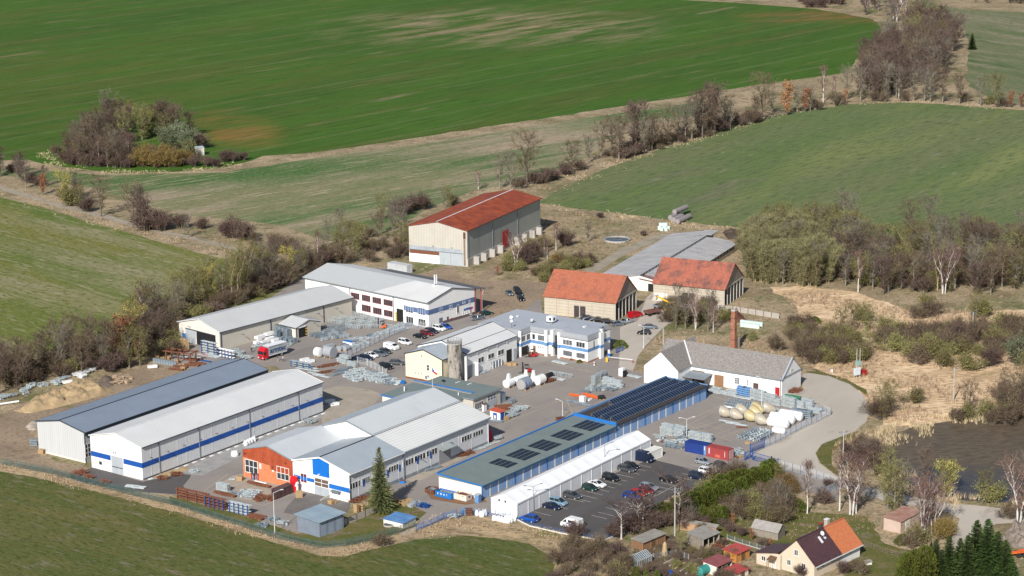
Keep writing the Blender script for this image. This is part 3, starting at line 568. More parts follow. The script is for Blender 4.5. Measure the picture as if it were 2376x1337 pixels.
for x0,y0,x1,y1 in ((-.45,9.3,.25,9.95),(-.75,13.4,-.1,14.2),(.6,12.2,1.5,13.0),(5.5,-.65,7.1,-.1),(8.9,1.2,9.5,2.3),(-5.35,19.1,-4.95,19.9)):
    MB().box(x0,y0,0,x1,y1,7.5).build('pilaster',LIME,b.o)
    MB().box(x0-.02,y0-.02,3.04,x1+.02,y1+.02,3.96).build('pilaster_band',OFBAND,b.o)
# things on the office roof
q = zo(885,350); p = b.at(q,7.8); wp = G(*q,7.8)
def roofunit(name,label,cat,px,base,sx,sy,sz,rz=54,mat=WFOIL,legs=True):
    p = G(px[0],px[1],base); t = thing(name,label,cat,p,radians(rz)); e = .5 if legs else 0
    MB().box(-sx/2,-sy/2,e,sx/2,sy/2,e+sz).build('casing',mat,t)
    MB().box(-sx/2-.03,-sy*.35,e+sz*.25,-sx/2,sy*.05,e+sz*.8).build('grille',DARK,t); MB().tube((0,-sy/2-.04,e+sz*.5),(0,-sy/2,e+sz*.5),min(sx,sz)*.32,None,12).build('fan',DARK,t)
    if legs:
        for x in (-sx/2+.1,sx/2-.1):
            for y in (-sy/2+.1,sy/2-.1): MB().box(x-.05,y-.05,0,x+.05,y+.05,.5).build('leg',DARK,t)
    return t
roofunit('ventilation_unit','big white ventilation unit standing on the flat grey office roof','ventilation unit',zo(885,365),7.71,1.9,2.0,1.5)
roofunit('roof_vent','low white box vent near the front edge of the flat grey office roof','vent',zo(1460,440),7.71,1.0,.7,.3,legs=False)
roofunit('roof_vent','small white cluster vent above the slanted fascia corner of the office block','vent',zo(560,365),7.71,.8,.6,.6)
roofunit('roof_vent','small white box vent farthest back on the flat grey office roof','vent',zo(310,260),7.71,.7,.5,.4,legs=False)
roofunit('roof_vent','small dark vent at the right end of the office block roof','vent',zo(1775,450),7.71,.5,.4,.25,legs=False,mat=DARK)
def dish(label,px,base,r=.45,h=1.4):
    p = G(px[0],px[1],base); t = thing('satellite_dish',label,'satellite dish',p); MB().tube((0,0,0),(0,0,h),.05).build('pole',DARK,t)
    MB().loft([[(r*q*cos(a*pi/6),-.25+.15*q*q,h+r*q*sin(a*pi/6)) for a in range(12)] for q in (.15,.6,1)],caps=True).build('bowl',WFOIL,t)
dish('white satellite dish on a pole at the left front of the office roof',zo(200,450),7.71,.4,1.9); dish('white satellite dish lying low beside the roof seam of the office block',zo(195,300),7.71,.5,.5)
mb = MB(); p = G(*zo(1310,290),7.71); t = thing('solar_rack','small leaning panel rack at the back edge of the office roof','rack',p,radians(54))
for i in range(3): MB().add([(0,-i*2.2,.1),(1.5,-i*2.2,.1),(1.5,-i*2.2-1.4,.8),(0,-i*2.2-1.4,.8),(0,-i*2.2,.04),(1.5,-i*2.2,.04),(1.5,-i*2.2-1.4,.74),(0,-i*2.2-1.4,.74)],[(0,1,2,3),(4,5,6,7),(0,1,5,4),(2,3,7,6),(1,2,6,5),(0,3,7,4)]).build('panel',LTRIM,t)

# white workshop with cream gable front, and silo
zs = Zm(920,740,7.425)
b = Bld('workshop','white workshop with pale roof between the cream gable house and the office block','workshop',-12.61,578.3,54,23.4,16.8,6.9,9.5)
b.gable_walls(LIME,LIME); b.gable_roof(ROOFW2,.1,.3,ridge=None,gutter=DARK,verge=DARK)
MB().box(-.1,4.5,0,0,4.6,0.01).build('seam',DARK,b.o)
MB().bar((-.1,3.4,6.9+3.4*.31+.13),(23.5,3.4,6.9+3.4*.31+.13),.12,.06).build('roof_seam',DARK,b.o)
MB().box(-.1,8.25,9.52,23.5,8.55,9.62).build('ridge_cap',DARK,b.o)
for p,q in (((1405,775),(1505,640)),((1575,705),(1680,575)),((1745,640),(1850,510))): b.pwin('F',zs(*p),zs(*q),2)
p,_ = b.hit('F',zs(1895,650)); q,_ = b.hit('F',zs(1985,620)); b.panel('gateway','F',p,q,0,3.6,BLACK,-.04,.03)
b.panel('sliding_door','F',q+.6,q+1.9,0,3.3,GREYD,.1,.2)
p,_ = b.hit('F',zs(1230,900)); q,_ = b.hit('F',zs(1350,880)); b.panel('roller_door','F',p,q,0,3.4,ROLL,0,.06); b.panel('door_cheek','F',q,q+.5,0,3.7,LIME,0,1.0)
for x in (1380,1545,1720,1890): a,z = b.hit('F',zs(x,560)); b.panel('roof_vent','F',a-.2,a+.2,6.0,6.35,LTRIM,0,.35)
b = Bld('cream_gable_house','cream two-storey gable house with small windows at the head of the white workshop','workshop',-19.17,572.75,55.5,9.8,12.28,7.0,8.9)
b.gable_walls(CREAM2,CREAM2); b.gable_roof(ROOFS,.15,.3,ridge=None,gutter=DARK,verge=DARK)
for p,q in (((312,730),(330,690)),((365,738),(382,698)),((415,745),(433,705)),((322,948),(340,908)),((372,958),(390,918)),((425,965),(442,925)),((522,890),(566,795)),((495,1045),(527,975))): b.pwin('G',zs(*p),zs(*q),1,2 if p[0] == 522 else 1)
b.panel('plinth','G',0,12.28,0,.5,RUSTM,0,.05); b.wall_lamp('G',6.5,7.0,ln=.6); b.panel('corner_pipe','F',0,.15,0,6.6,DARK,0,.15)
b.ppanel('notice_board','G',zs(535,1010),zs(555,975),BLUE)
b = Bld('silo','tall round-cornered concrete silo with black stains beside the cream gable house','silo',-15.7,574.8,54,0,0)
p = [(cos(a*pi/8)*2.1*(1 if abs(cos(a*pi/8)) < .5 else .97),sin(a*pi/8)*2.0) for a in range(16)]
MB().prism([(x,y) for x,y in p],0,10.9).build('tower',CONCS,b.o,smooth=False)
MB().prism([(x*1.04,y*1.04) for x,y in p],10.9,11.15).build('cap',CONC,b.o)
mb = MB()
for i in range(16):
    a = i*pi/8; mb.tube((2*cos(a),1.95*sin(a),11.1),(2*cos(a),1.95*sin(a),12.1),.03,None,4); c_ = a+pi/8
    for z in (11.6,12.1): mb.tube((2*cos(a),1.95*sin(a),z),(2*cos(c_),1.95*sin(c_),z),.025,None,4)
mb.build('railing',DARK,b.o)
p = G(*zs(900,1085)); t = thing('silo_hut','small white stained block hut at the foot of the silo','hut',(p.x+.3,p.y+1.4,0),radians(54)); MB().box(-1.2,-1.9,0,1.6,1.4,4.9).build('wall',CONCW,t); MB().box(-1.3,-2.0,4.9,1.7,1.5,5.1).build('roof',ROOFDK,t)
b = Bld('side_tower','narrow white drainpipe-like flue standing between the silo and the white workshop','flue',-12.6,576.3,54)
MB().tube((0,.3,0),(0,.3,6.6),.42,.42,10).build('shaft',LIME,b.o); MB().tube((0,.3,6.6),(0,.3,6.75),.5,.5,10).build('cap',LTRIM,b.o)
# ---------------------------------------------------------------- twin-front production hall
z4 = Zm(540,940,7.425); z7b = Zm(660,1040,7.425); z6 = Zm(900,900); z3b = Zm(860,860,7.425)
b = Bld('production_hall','long production hall with a blue-panelled white front and strip windows','production hall',-37.64,478.03,53.14,52.4,17.27,7.14,9.36)
GP = M('mat_grey_side_panel',(.60,.615,.64),var=.04,stripe=('Z',1.1),amt=.03)
mb = MB()
mb.quad((0,0,0),(52.4,0,0),(52.4,0,7.1),(0,0,7.1),m=1)
mb.quad((0,0,0),(0,17.27,0),(0,17.27,7.14),(0,8.63,9.3),(0,0,7.1))
mb.quad((52.4,0,0),(52.4,26,0),(52.4,26,8.6),(52.4,17.3,11.5),(52.4,8.7,9.3),(52.4,0,7.1))
mb.quad((19.4,17.3,11.5),(19.4,26,8.6),(19.4,26,0),(19.4,8.7,0),(19.4,8.7,9.2)); mb.quad((19.4,26,0),(52.4,26,0),(52.4,26,8.6),(19.4,26,8.6),m=1)
b.mesh('wall',mb,[WHITEF,GP])
def slab(P,t=.14):
    return MB().add(P+[(x,y,z-t) for x,y,z in P],[(0,1,2,3),(7,6,5,4),(0,4,5,1),(1,5,6,2),(2,6,7,3),(3,7,4,0)])
ROOFS2 = M('mat_roof_front_sheet',(.36,.41,.46),var=.05,sc=.15,stripe=('X',.8),amt=.09,dirt=((.3,.33,.36),.2,.55,.5),rough=.6)
r = b.mesh('roof',slab([(-.2,-.5,7.08),(19.2,-.5,7.08),(19.2,8.63,9.42),(-.2,8.63,9.42)]),ROOFS2)
slab([(-.2,17.27,7.2),(19.2,17.27,7.2),(19.2,8.63,9.42),(-.2,8.63,9.42)]).build('roof_slope',ROOFS2,r)
r2 = b.mesh('roof',slab([(19.25,-.45,7.1),(52.8,-.45,7.1),(52.8,8.7,9.44),(19.25,8.7,9.44)]),ROOFY)
r3 = b.mesh('roof',slab([(19.2,8.72,9.5),(52.7,8.72,9.5),(52.7,17.3,11.68),(19.2,17.3,11.68)]),M('mat_roof_hall_sheet',(.56,.59,.615),var=.03,sc=.15,stripe=('X',.9),amt=.09,dirt=((.45,.47,.49),.15,.55,.5),rough=.6))
slab([(19.2,26.4,8.7),(52.7,26.4,8.7),(52.7,17.3,11.68),(19.2,17.3,11.68)]).build('roof_slope',ROOFS,r3)
MB().bar((-.2,8.63,9.46),(19.2,8.63,9.46),.3,.1).build('ridge_cap',BLACK,r); MB().bar((19.2,8.6,9.46),(52.8,8.6,9.46),.12,.09).build('roof_joint',DARK,r2)
mb = MB()
for i in range(56): mb.box(19.6+.6*i,8.9,9.55,19.7+.6*i,9.15,9.72)
mb.build('snow_guard',DARK,r3)
mb = MB(); mb.bar((19.05,17.3,11.62),(19.05,8.7,9.4),.12,.3); mb.bar((19.05,17.3,11.62),(19.05,26.4,8.65),.12,.3); mb.build('verge_trim',GUT,r3)
mb = MB(); mb.bar((-.3,-.5,6.95),(-.3,8.63,9.3),.16,.34); mb.bar((-.3,17.27,7.05),(-.3,8.63,9.3),.16,.34); mb.build('verge_trim',WHITE,r)
MB().box(-.3,-.7,6.75,19.2,-.48,6.98).build('gutter',LTRIM,r); MB().box(19.2,-.66,6.7,52.8,-.44,6.98).build('gutter',GUT,r2)
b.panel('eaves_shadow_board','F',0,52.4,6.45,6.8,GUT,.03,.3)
b.panel('seam','F',19.15,19.45,0,6.9,GUT,.02,.25)
# blue panel on the front
p1,t1 = b.hit('G',z7b(490,400)); p2,t2 = b.hit('G',z7b(775,460)); mb = MB(); ya,yb = max(p1,p2),min(p1,p2); kk = 2.16/8.63
mb.v = []; zl = 4.75; mb.add([(-.07,ya,zl),(-.07,ya,9.26-(ya-8.63)*.25),(-.07,8.63,9.26),(-.07,yb,9.26-(8.63-yb)*kk),(-.07,yb,zl)]+[(-.01,ya,zl),(-.01,ya,9.26-(ya-8.63)*.25),(-.01,8.63,9.26),(-.01,yb,9.26-(8.63-yb)*kk),(-.01,yb,zl)],[(0,1,2,3,4),(0,5,6,1),(3,8,9,4),(4,9,5,0)])
b.mesh('blue_panel',mb,M('mat_blue_gable_panel',(.006,.15,.56),var=.05,rough=.5))
gd0,_ = b.hit('G',z7b(525,700)); gd1,_ = b.hit('G',z7b(768,720))
BB = M('mat_blue_gable_band',(.008,.14,.5),var=.06)
b.panel('blue_band','G',gd1-.1,-.02,2.35,3.45,BB,.01,.05); b.panel('blue_band','G',gd0+.1,17.0,2.75,3.6,BB,.01,.048)
gt = b.panel('sliding_gate','G',gd0,gd1,0,2.1,GREYD,0,.08); b.win('G',gd0,gd1,2.1,4.1,2,2,gm=M('mat_brown_glass',(.13,.095,.075),var=.1,rough=.3),fw=.14,sill=False)
MB().box(-.3,gd1-.3,4.15,-.05,gd0+.4,4.5).build('gate_track',LTRIM,gt)
b.pwin('G',z7b(283,580),z7b(385,450),2,1,gm=M('mat_red_blind',(.12,.02,.03),var=.2)); b.panel('gate_lamp','G',8.8,9.3,5.0,5.2,LTRIM,.06,.4)
for p,q,n in (((1122,730),(1310,540),4),((1335,645),(1470,470),4),((1790,440),(1965,260),4)): b.pwin('F',z7b(*p),z7b(*q),n,sill=False)
zw = Zm(960,1000,5.144)
for p,q,n in (((8,380),(140,250),4),((150,320),(280,190),4),((568,145),(700,20),4),((706,85),(828,-30),4)): b.pwin('F',zw(*p),zw(*q),n,sill=False)
for p,q,n in (((2035,340),(2225,150),4),((2240,250),(2376,80),3)): b.pwin('F',z7b(*p),z7b(*q),n,sill=False)
for x in (3.2,8,12.8,17.6,24.6,29.6,34.2,40.5,45.4): b.panel('wall_rib','F',x-.08,x+.08,.3,6.4,LTRIM,.01,.05)
for x in (4.9,13.6,17.9,24.6,29.6): b.panel('blue_mullion','F',x-.3,x+.3,2.6,4.2,BLUE,.052,.09)
g0,_ = b.hit('F',zw(300,370)); g1,_ = b.hit('F',zw(440,320)); sh = b.panel('shutter_door','F',g0,g1,0,3.7,M('mat_shutter',(.30,.31,.33),var=.05,stripe=('Z',.28),amt=.3),0,.1)
mb = MB(); mb.add([(g0-.4,-.02,4.7),(g1+.8,-.02,4.7),(g1+.8,-1.7,4.0),(g0-.4,-1.7,4.0),(g0-.4,-.02,4.55),(g1+.8,-.02,4.55),(g1+.8,-1.7,3.85),(g0-.4,-1.7,3.85)],[(0,1,2,3),(7,6,5,4),(2,6,7,3),(0,3,7,4),(1,5,6,2)]); mb.build('door_hood',M('mat_door_hood',(.30,.34,.33),var=.08),sh)
b.panel('plinth','F',.02,52.38,0,.9,GUT,0,.04); b.pipe('F',.2,6.6,DARK,.18); b.pipe('F',52.1,6.8,LTRIM,.2)
for x in (24,36.5): b.wall_lamp('F',x,4.6,ln=1.3)
# red-brick front bay of the same block
c = Bld('brick_hall','front bay hall with orange brick and rust red cladding and two big lattice windows','production hall',-51.46,488.39,53.14,19.3,15.9,6.85,8.95)
ws = c.gable_walls(M('mat_brick_side',(.55,.45,.36),var=.1),ORANGE); c.gable_roof(ROOFS if 0 else M('mat_roof_brick_hall',(.55,.58,.61),var=.04,sc=.15,stripe=('X',.7),amt=.12,dirt=((.42,.44,.46),.15,.55,.5),rough=.6),.12,.2,gutter=None,verge=GUT)
mb = MB(); mb.add([(-.05,-.0,2.9),(-.05,7.2,3.4),(-.05,7.2,4.3),(-.05,15.9,4.9),(-.05,15.9,6.8),(-.05,7.95,8.85),(-.05,0,6.8)],[tuple(range(7))]); mb.add([(-.01,15.9,4.9),(-.05,15.9,4.9),(-.05,7.2,4.3),(-.01,7.2,4.3)],[(0,1,2,3)]); c.mesh('rust_red_cladding',mb,REDCL)
c.pwin('G',z4(220,1150),z4(430,975),3,2,fw=.14,sill=False); c.pwin('G',z4(765,1265),z4(970,1095),3,2,fw=.14,sill=False)
c.ppanel('white_plate','G',z4(465,1095),z4(490,1010),WFOIL); c.ppanel('white_plate','G',z4(680,1145),z4(706,1055),WFOIL)
c.wall_lamp('G',14.9,5.9,ln=.8); c.wall_lamp('G',1.9,5.9,ln=.8)
mb = MB()
for i in range(30): mb.box(.6+.62*i,.15,6.95,.7+.62*i,.4,7.15)
c.mesh('snow_guard',mb,DARK)
# low flat annexes behind
d = Bld('flat_annex','low green-grey flat-roofed annex behind the long hall, with window and grey gate facing the yard','annex',-37.64,478.03,53.14)
A1 = [(69.6,18.1),(81.2,18.1),(81.2,38),(74.2,38),(74.2,21.4),(69.6,21.4)]
MB().prism(A1,0,4.1).build('wall',BEIGE,d.o); A1o = [(69.3,17.7),(81.5,17.7),(81.5,38.2),(74,38.2),(74,21.2),(69.3,21.2)]
rr = MB().prism(A1o,4.1,4.35).build('roof',ROOFGR,d.o); mb = MB()
for i in range(5): mb.bar(A1o[i]+(4.2,),A1o[i+1]+(4.2,),.12,.3)
mb.bar(A1o[5]+(4.2,),A1o[0]+(4.2,),.12,.34); mb.build('roof_edge',GUT,rr)
MB().box(73.75,21.2,4.36,73.95,41.2,4.6).build('blue_edging',BLUE2,rr)
d.win((1,18.1),70.2,73.8,1.0,2.9,4,1); gg = d.panel('gate',(1,18.1),75.5,79.3,0,2.1,GREYD,0,.07); d.win((1,18.1),75.5,79.3,2.1,3.6,3,2,fm=LTRIM,gm=M('mat_purple_glass',(.13,.14,.19),var=.1,rough=.3),sill=False)
for x,y in ((79,27),(78.4,30.5)): MB().box(x,y,4.36,x+1.6,y+.3,4.46).build('roof_plank',LTRIM,rr)
d2 = Bld('low_annex','lower green-grey flat-roofed annex tucked behind the pale ridge of the long hall','annex',-37.64,478.03,53.14)
MB().box(60.6,21.5,0,73.6,41,3.7).build('wall',BEIGE2,d2.o); rr = MB().box(60.2,21.2,3.7,73.7,41.3,3.95).build('roof',ROOFGR,d2.o)
d2.win((1,21.5),68.3,69.4,1.4,2.8,2,1); d2.win((1,21.5),71,72.2,1.4,2.8,2,1)
MB().tube((66,38,3.95),(66,38,5.2),.16).build('flue',WFOIL,rr); MB().tube((71,24,3.95),(71,24,4.7),.12).build('flue',WFOIL,rr)
MB().box(60.1,21.1,3.72,60.2,41.4,4.0).build('blue_edging',BLUE2,rr)
# flag
p = G(1003.5,899,4.4); t = thing('flagpole','white flagpole with a white, red and blue flag above the green-grey flat roof','flagpole',p); MB().tube((0,0,0),(0,0,5.6),.05,.03).build('pole',WFOIL,t)
FR = M('mat_flag_red',(.6,.02,.03),var=.05)
def flagpt(u,v): return (.02+u*1.75*.75,.25*sin(u*5),5.4-v*1.15-u*1.0-.12*sin(u*4))
fl = MB()
for i in range(8):
    for j in range(4):
        u0,u1,v0,v1 = i/8,(i+1)/8,j/4,(j+1)/4; mm = 2 if (u0+u1)/2 < .45 and abs((v0+v1)/2-.5) < .5*(1-(u0+u1)/.95) else (0 if j < 2 else 1)
        fl.add([flagpt(u0,v0),flagpt(u1,v0),flagpt(u1,v1),flagpt(u0,v1)],[(0,1,2,3)],mm)
fl.build('flag',[WFOIL,FR,BLUE],t)

# ---------------------------------------------------------------- garages with solar panels
zg = Zm(900,900); zv = Zm(1270,860,7.425)
b = Bld('garage_row','long low garage row with green-grey roof, five black solar arrays and blue doors','garage',-7.6,479.0,53.3,54.6,12.4,3.35,0)
mb = MB().prism([(0,0),(54.6,0),(54.6,12.4),(0,12.4)],0,3.4); b.mesh('wall',mb,CONCW)
RT = lambda y: 3.5+.035*y
mb = MB(); mb.add([(-.2,-.55,RT(-.55)),(54.5,-.55,RT(-.55)),(54.5,12.6,RT(12.6)),(-.2,12.6,RT(12.6)),(-.2,-.55,3.2),(54.5,-.55,3.2),(54.5,12.6,3.3),(-.2,12.6,3.3)],[(0,1,2,3),(7,6,5,4),(0,4,5,1),(2,6,7,3),(3,7,4,0),(1,5,6,2)]); r = b.mesh('roof',mb,ROOFGR)
MB().box(-.3,12.45,3.7,54.6,12.7,4.25).build('blue_edging',BLUE2,r); MB().bar((-.27,-.6,3.42),(-.27,12.6,3.95),.12,.3).build('blue_edging',BLUE2,r)
MB().box(-.3,-.68,3.15,54.5,-.56,3.5).build('eaves_board',M('mat_eaves_blue',(.03,.10,.17),var=.1),r); MB().bar((54.7,-.4,3.9),(54.7,12.6,4.3),.3,.75).build('blue_edging',BLUE2,r)
nd = 17; st = 54.6/nd
for i in range(nd):
    b.panel('garage_door','F',i*st+.22,(i+1)*st-.22,.06,3.1,GARD,.0,.07)
    if i: b.panel('pier','F',i*st-.2,i*st+.2,0,3.15,LTRIM if i % 4 else BLUE2,.0,.12)
b.panel('pier','F',0,.2,0,3.15,BLUE2,0,.12)
def on_roof(bb,q,zf=3.75):
    p = bb.loc(G(q[0],q[1],zf)); z = RT(p.y); p = bb.loc(G(q[0],q[1],z)); return p
arr = (((915,690),(1010,648),(1200,692),(1105,740),3,4),((1070,622),(1225,556),(1412,602),(1255,670),5,4),((1272,535),(1418,472),(1605,520),(1455,583),5,4),((1478,440),(1625,382),(1808,425),(1660,490),5,4),((1682,352),(1825,294),(2005,338),(1860,402),5,4))
for k,(p0,p1,p2,p3,nu,nv) in enumerate(arr):
    P = [on_roof(b,zg(*p)) for p in (p0,p1,p2,p3)]; x0 = (P[0].x+P[3].x)/2; x1 = (P[1].x+P[2].x)/2; y1 = (P[0].y+P[1].y)/2; y0 = (P[2].y+P[3].y)/2
    t = thing('solar_array','black flat solar array on the green-grey garage roof, '+['nearest the whitewashed end wall','second from the whitewashed end wall','the middle one of five','second from the tilted solar rows','nearest the tilted solar rows'][k],'solar panels',(0,0,0),0,'flat solar arrays on the garage roof')
    t.matrix_world = b.o.matrix_basis @ Matrix.Translation((x0,y0,0))
    for i in range(nu):
        for j in range(nv):
            off = .5*(nv-1-j)*0; xa = (x1-x0)*i/nu; ya = (y1-y0)*j/nv; xb = xa+(x1-x0)/nu-.16; yb = ya+(y1-y0)/nv-.3
            m4 = MB(); m4.add([(x,y,RT(y+y0)+dz) for dz in (.04,.1) for x,y in ((xa,ya),(xb,ya),(xb,yb),(xa,yb))],[(3,2,1,0),(4,5,6,7),(0,1,5,4),(1,2,6,5),(2,3,7,6),(3,0,4,7)]); m4.build('panel',PVK,t)
b = Bld('solar_garage_row','garage row with dark felt roof under four long rows of tilted blue solar panels','garage',25.3,523.2,52.6,41.6,12.6,3.5,0)
b.mesh('wall',MB().prism([(0.05,0),(41.6,0),(41.6,12.6),(0.05,12.6)],0,3.6),CONCW)
r = b.mesh('roof',MB().box(.05,-.5,3.6,41.7,12.6,3.75),ROOFDK); MB().box(.05,12.4,3.75,41.8,12.75,4.2).build('blue_edging',M('mat_edging_pale_blue',(.12,.24,.47),var=.1),r); MB().box(41.5,-.5,3.75,41.8,12.4,3.95).build('blue_edging',OFBAND,r); MB().box(0,-.62,3.3,41.8,-.52,3.72).build('eaves_board',M('mat_eaves_dark',(.04,.05,.07),var=.1),r)
nd = 13; st = 41.6/nd
for i in range(nd):
    b.panel('garage_door','F',i*st+.22,(i+1)*st-.22,.06,3.25,GARD,.0,.07)
    b.panel('pier','F',i*st-.2 if i else .06,i*st+.2,0,3.3,LTRIM if i % 4 else BLUE2,.0,.12)
b.panel('pier','F',41.45,41.62,0,3.3,BLUE2,0,.12)
PVROW = [(1.2,40.6,1.7),(1.0,40.3,4.5),(.8,40.0,7.3),(12.8,39.7,10.2)]
PVL = M('mat_solar_edge',(.30,.34,.38),var=.05)
for k,(xa,xb,y) in enumerate(PVROW):
    t = thing('solar_row',['tilted solar row along the garage roof nearest the blue doors','tilted solar row second from the blue garage doors','tilted solar row third from the blue garage doors','shorter tilted solar row farthest back on the garage roof'][k],'solar panels',(0,0,0),0,'tilted solar rows on the garage roof')
    t.matrix_world = b.o.matrix_basis @ Matrix.Translation((0,y-1.0,3.76)); n_ = int((xb-xa)/1.06); base = None
    fr = MB()
    for i in range(n_+1): x = xa+i*1.06; fr.add([(x-.03,0,.16),(x+.03,0,.16),(x+.03,1.75,1.06),(x-.03,1.75,1.06)],[(0,1,2,3)]) if i % 1 == 0 else 0; fr.bar((x,1.75,0),(x,1.75,1.05),.04,.04); fr.bar((x,1.75,.03),(x,0.05,.03),.04,.04)
    fr.bar((xa,0,.15),(xa+n_*1.06,0,.15),.05,.05); fr.bar((xa,1.75,1.05),(xa+n_*1.06,1.75,1.05),.05,.05); fr.build('rack',PVL,t)
    for i in range(n_):
        x = xa+i*1.06+.035; m4 = MB(); m4.add([(x,.0,.12),(x+.99,.0,.12),(x+.99,1.75,1.02),(x,1.75,1.02),(x,0,.155),(x+.99,0,.155),(x+.99,1.75,1.055),(x,1.75,1.055)],[(3,2,1,0),(4,5,6,7),(0,1,5,4),(1,2,6,5),(2,3,7,6),(3,0,4,7)])
        if base is None: base = m4.build('panel',PV,t); bx = x
        else: c = base.copy(); col.objects.link(c); c.parent = t; c.location = (x-bx,0,0)

# ---------------------------------------------------------------- white tent
b = Bld('storage_tent','long white storage tent of thirteen bays beside the car park','tent',.5,465.8,54.3,55.8,7.2,3.55,5.15)
FAB = M('mat_tent_fabric',(.80,.81,.83),var=.02,sc=.3); FABW = M('mat_tent_wall',(.66,.67,.70),c2=(.74,.75,.78),sc=.9,st=(1,1,.25))
b.gable_walls(FABW,FAB); nb = 13; st = 55.8/nb
for i in range(nb):
    x0,x1 = i*st,(i+1)*st-.06; rings = []
    mb = MB(); N = 5
    for y_e,y_r in ((-.08,3.6),(7.28,3.6)):
        vs = []; 
        for a in range(N+1):
            for c_ in range(N+1):
                u,v = a/N,c_/N; sag = -.10*(1-(2*u-1)**2)*(1-(2*v-1)**2)
                vs.append((x0+(x1-x0)*u,y_e+(y_r-y_e)*v,3.55+.06+(5.15-3.55)*v+sag))
        fs = [(a*(N+1)+c_,(a+1)*(N+1)+c_,(a+1)*(N+1)+c_+1,a*(N+1)+c_+1) for a in range(N) for c_ in range(N)]; mb.add(vs,fs)
    b.mesh('roof_bay',mb,FAB)
mb = MB()
for i in range(nb+1):
    x = i*st-.03; mb.bar((x,-.1,3.58),(x,3.6,5.19),.1,.07); mb.bar((x,7.3,3.58),(x,3.6,5.19),.1,.07); mb.bar((x,-.05,0),(x,-.05,3.55),.09,.09)
b.mesh('frame',mb,LTRIM); mb = MB(); mb.box(0,-.12,3.3,55.8,-.04,3.56); b.mesh('valance',mb,LTRIM)
for y in (3.2,4.9): b.win('G',y-.32,y+.32,3.1,3.8,1,1,fm=LTRIM,gm=DARK,sill=False)

# ---------------------------------------------------------------- whitewashed farm building
zf = Zm(1400,600)
b = Bld('farm_building','long whitewashed farm building with speckled grey slate roof and a cross wing','farm building',70.6,557.4,146.6,37.5,11.3,4.85,9.4,s=-1)
b.gable_walls(LIME,LIME); b.gable_roof(ASB,.25,.35,t=.12,gutter=GUT,verge=None); 
mb = MB(); mb.bar((-.15,.2,4.8),(-.15,-5.65,9.4),.35,.1); b.mesh('verge_trim',mb,M('mat_zinc_flashing',(.34,.40,.46),var=.05))
# cross wing
W0 = b.at(zf(575,1085)); 
mb = MB(); xw0,xw1,yw = 27.2,37.6,7.2
mb.quad((xw0,0,0),(xw0,yw,0),(xw0,yw,4.85),(xw0,0,4.85)); mb.quad((xw1,-11.3,0),(xw1,yw,0),(xw1,yw,4.85),(xw1,-11.3,4.85)); mb.quad((xw0,yw,0),(xw1,yw,0),(xw1,yw,4.85),((xw0+xw1)/2,yw,9.3),(xw0,yw,4.85)); b.mesh('wing_wall',mb,LIME)
xm = (xw0+xw1)/2; mb = MB()
for xe in (xw0-.3,xw1+.3):
    P = [(xe,yw+.25,4.72),(xm,yw+.25,9.42),(xm,-12.0,9.42),(xe,-3.0 if xe < xm else -11.6,4.72)]; mb.add(P+[(x,y,z-.12) for x,y,z in P],[(0,1,2,3),(7,6,5,4),(0,4,5,1),(0,3,7,4),(1,5,6,2)])
rw = b.mesh('wing_roof',mb,ASB); MB().bar((xw0-.2,.1,4.95),(xm,-5.6,9.52),.35,.1).build('valley_flashing',LTRIM,rw)
for (p,q,nx,nz) in (((968,1088),(990,1052),2,2),((1208,1150),(1252,1098),3,3),((1315,1165),(1335,1112),2,3)): b.pwin('F',zf(*p),zf(*q),nx,nz)
for nm,x0,x1,zt,mt in (('barn_door',818,928,3.4,WOOD),('barn_door',1020,1105,3.1,WOODL),('door',1378,1425,2.5,M('mat_brown_door',(.10,.06,.05),var=.2)),('red_door',1580,1620,2.3,REDP)):
    p,_ = b.hit('F',zf(x0,1150)); q,_ = b.hit('F',zf(x1,1150)); b.panel(nm,'F',p,q,0,zt,mt,0,.08)
b.pwin('G',zf(1718,1045),zf(1745,1005),3,1,sill=False); b.panel('ledge','G',-11.3,0,4.75,4.95,GUT,0,.2); b.pipe('F',.4,4.6,DARK,.14)
mb = MB(); mb.add([(27.2,.1,3.2),(20.5,.1,3.2),(20.5,5,2.7),(27.2,5,2.7),(27.2,.1,3.1),(20.5,.1,3.1),(20.5,5,2.6),(27.2,5,2.6)],[(0,1,2,3),(7,6,5,4),(2,6,7,3),(1,5,6,2)]); b.mesh('lean_to_roof',mb,GUT)
# brick chimney
p = G(1702,812); t = thing('brick_chimney','tall square brick chimney stack behind the slate roof of the farm building','chimney',(p.x,p.y,0),radians(54))
mb = MB(); mb.loft([[(-.75,-.75,0),(.75,-.75,0),(.75,.75,0),(-.75,.75,0)],[(-.55,-.55,11.4),(.55,-.55,11.4),(.55,.55,11.4),(-.55,.55,11.4)]]); mb.build('stack',BRICK,t)
mb = MB(); mb.loft([[(-.66,-.66,11.4),(.66,-.66,11.4),(.66,.66,11.4),(-.66,.66,11.4)],[(-.55,-.55,11.8),(.55,-.55,11.8),(.55,.55,11.8),(-.55,.55,11.8)]]); mb.build('cap',CONC,t)
mb = MB()
for z,r_ in ((3,.74),(6,.68),(9.3,.62)): mb.box(-r_,-r_,z,r_,r_,z+.12)
mb.build('iron_band',DARK,t); MB().box(1.6,-.5,0,2.6,.5,3.2).build('stub',CONC,t)

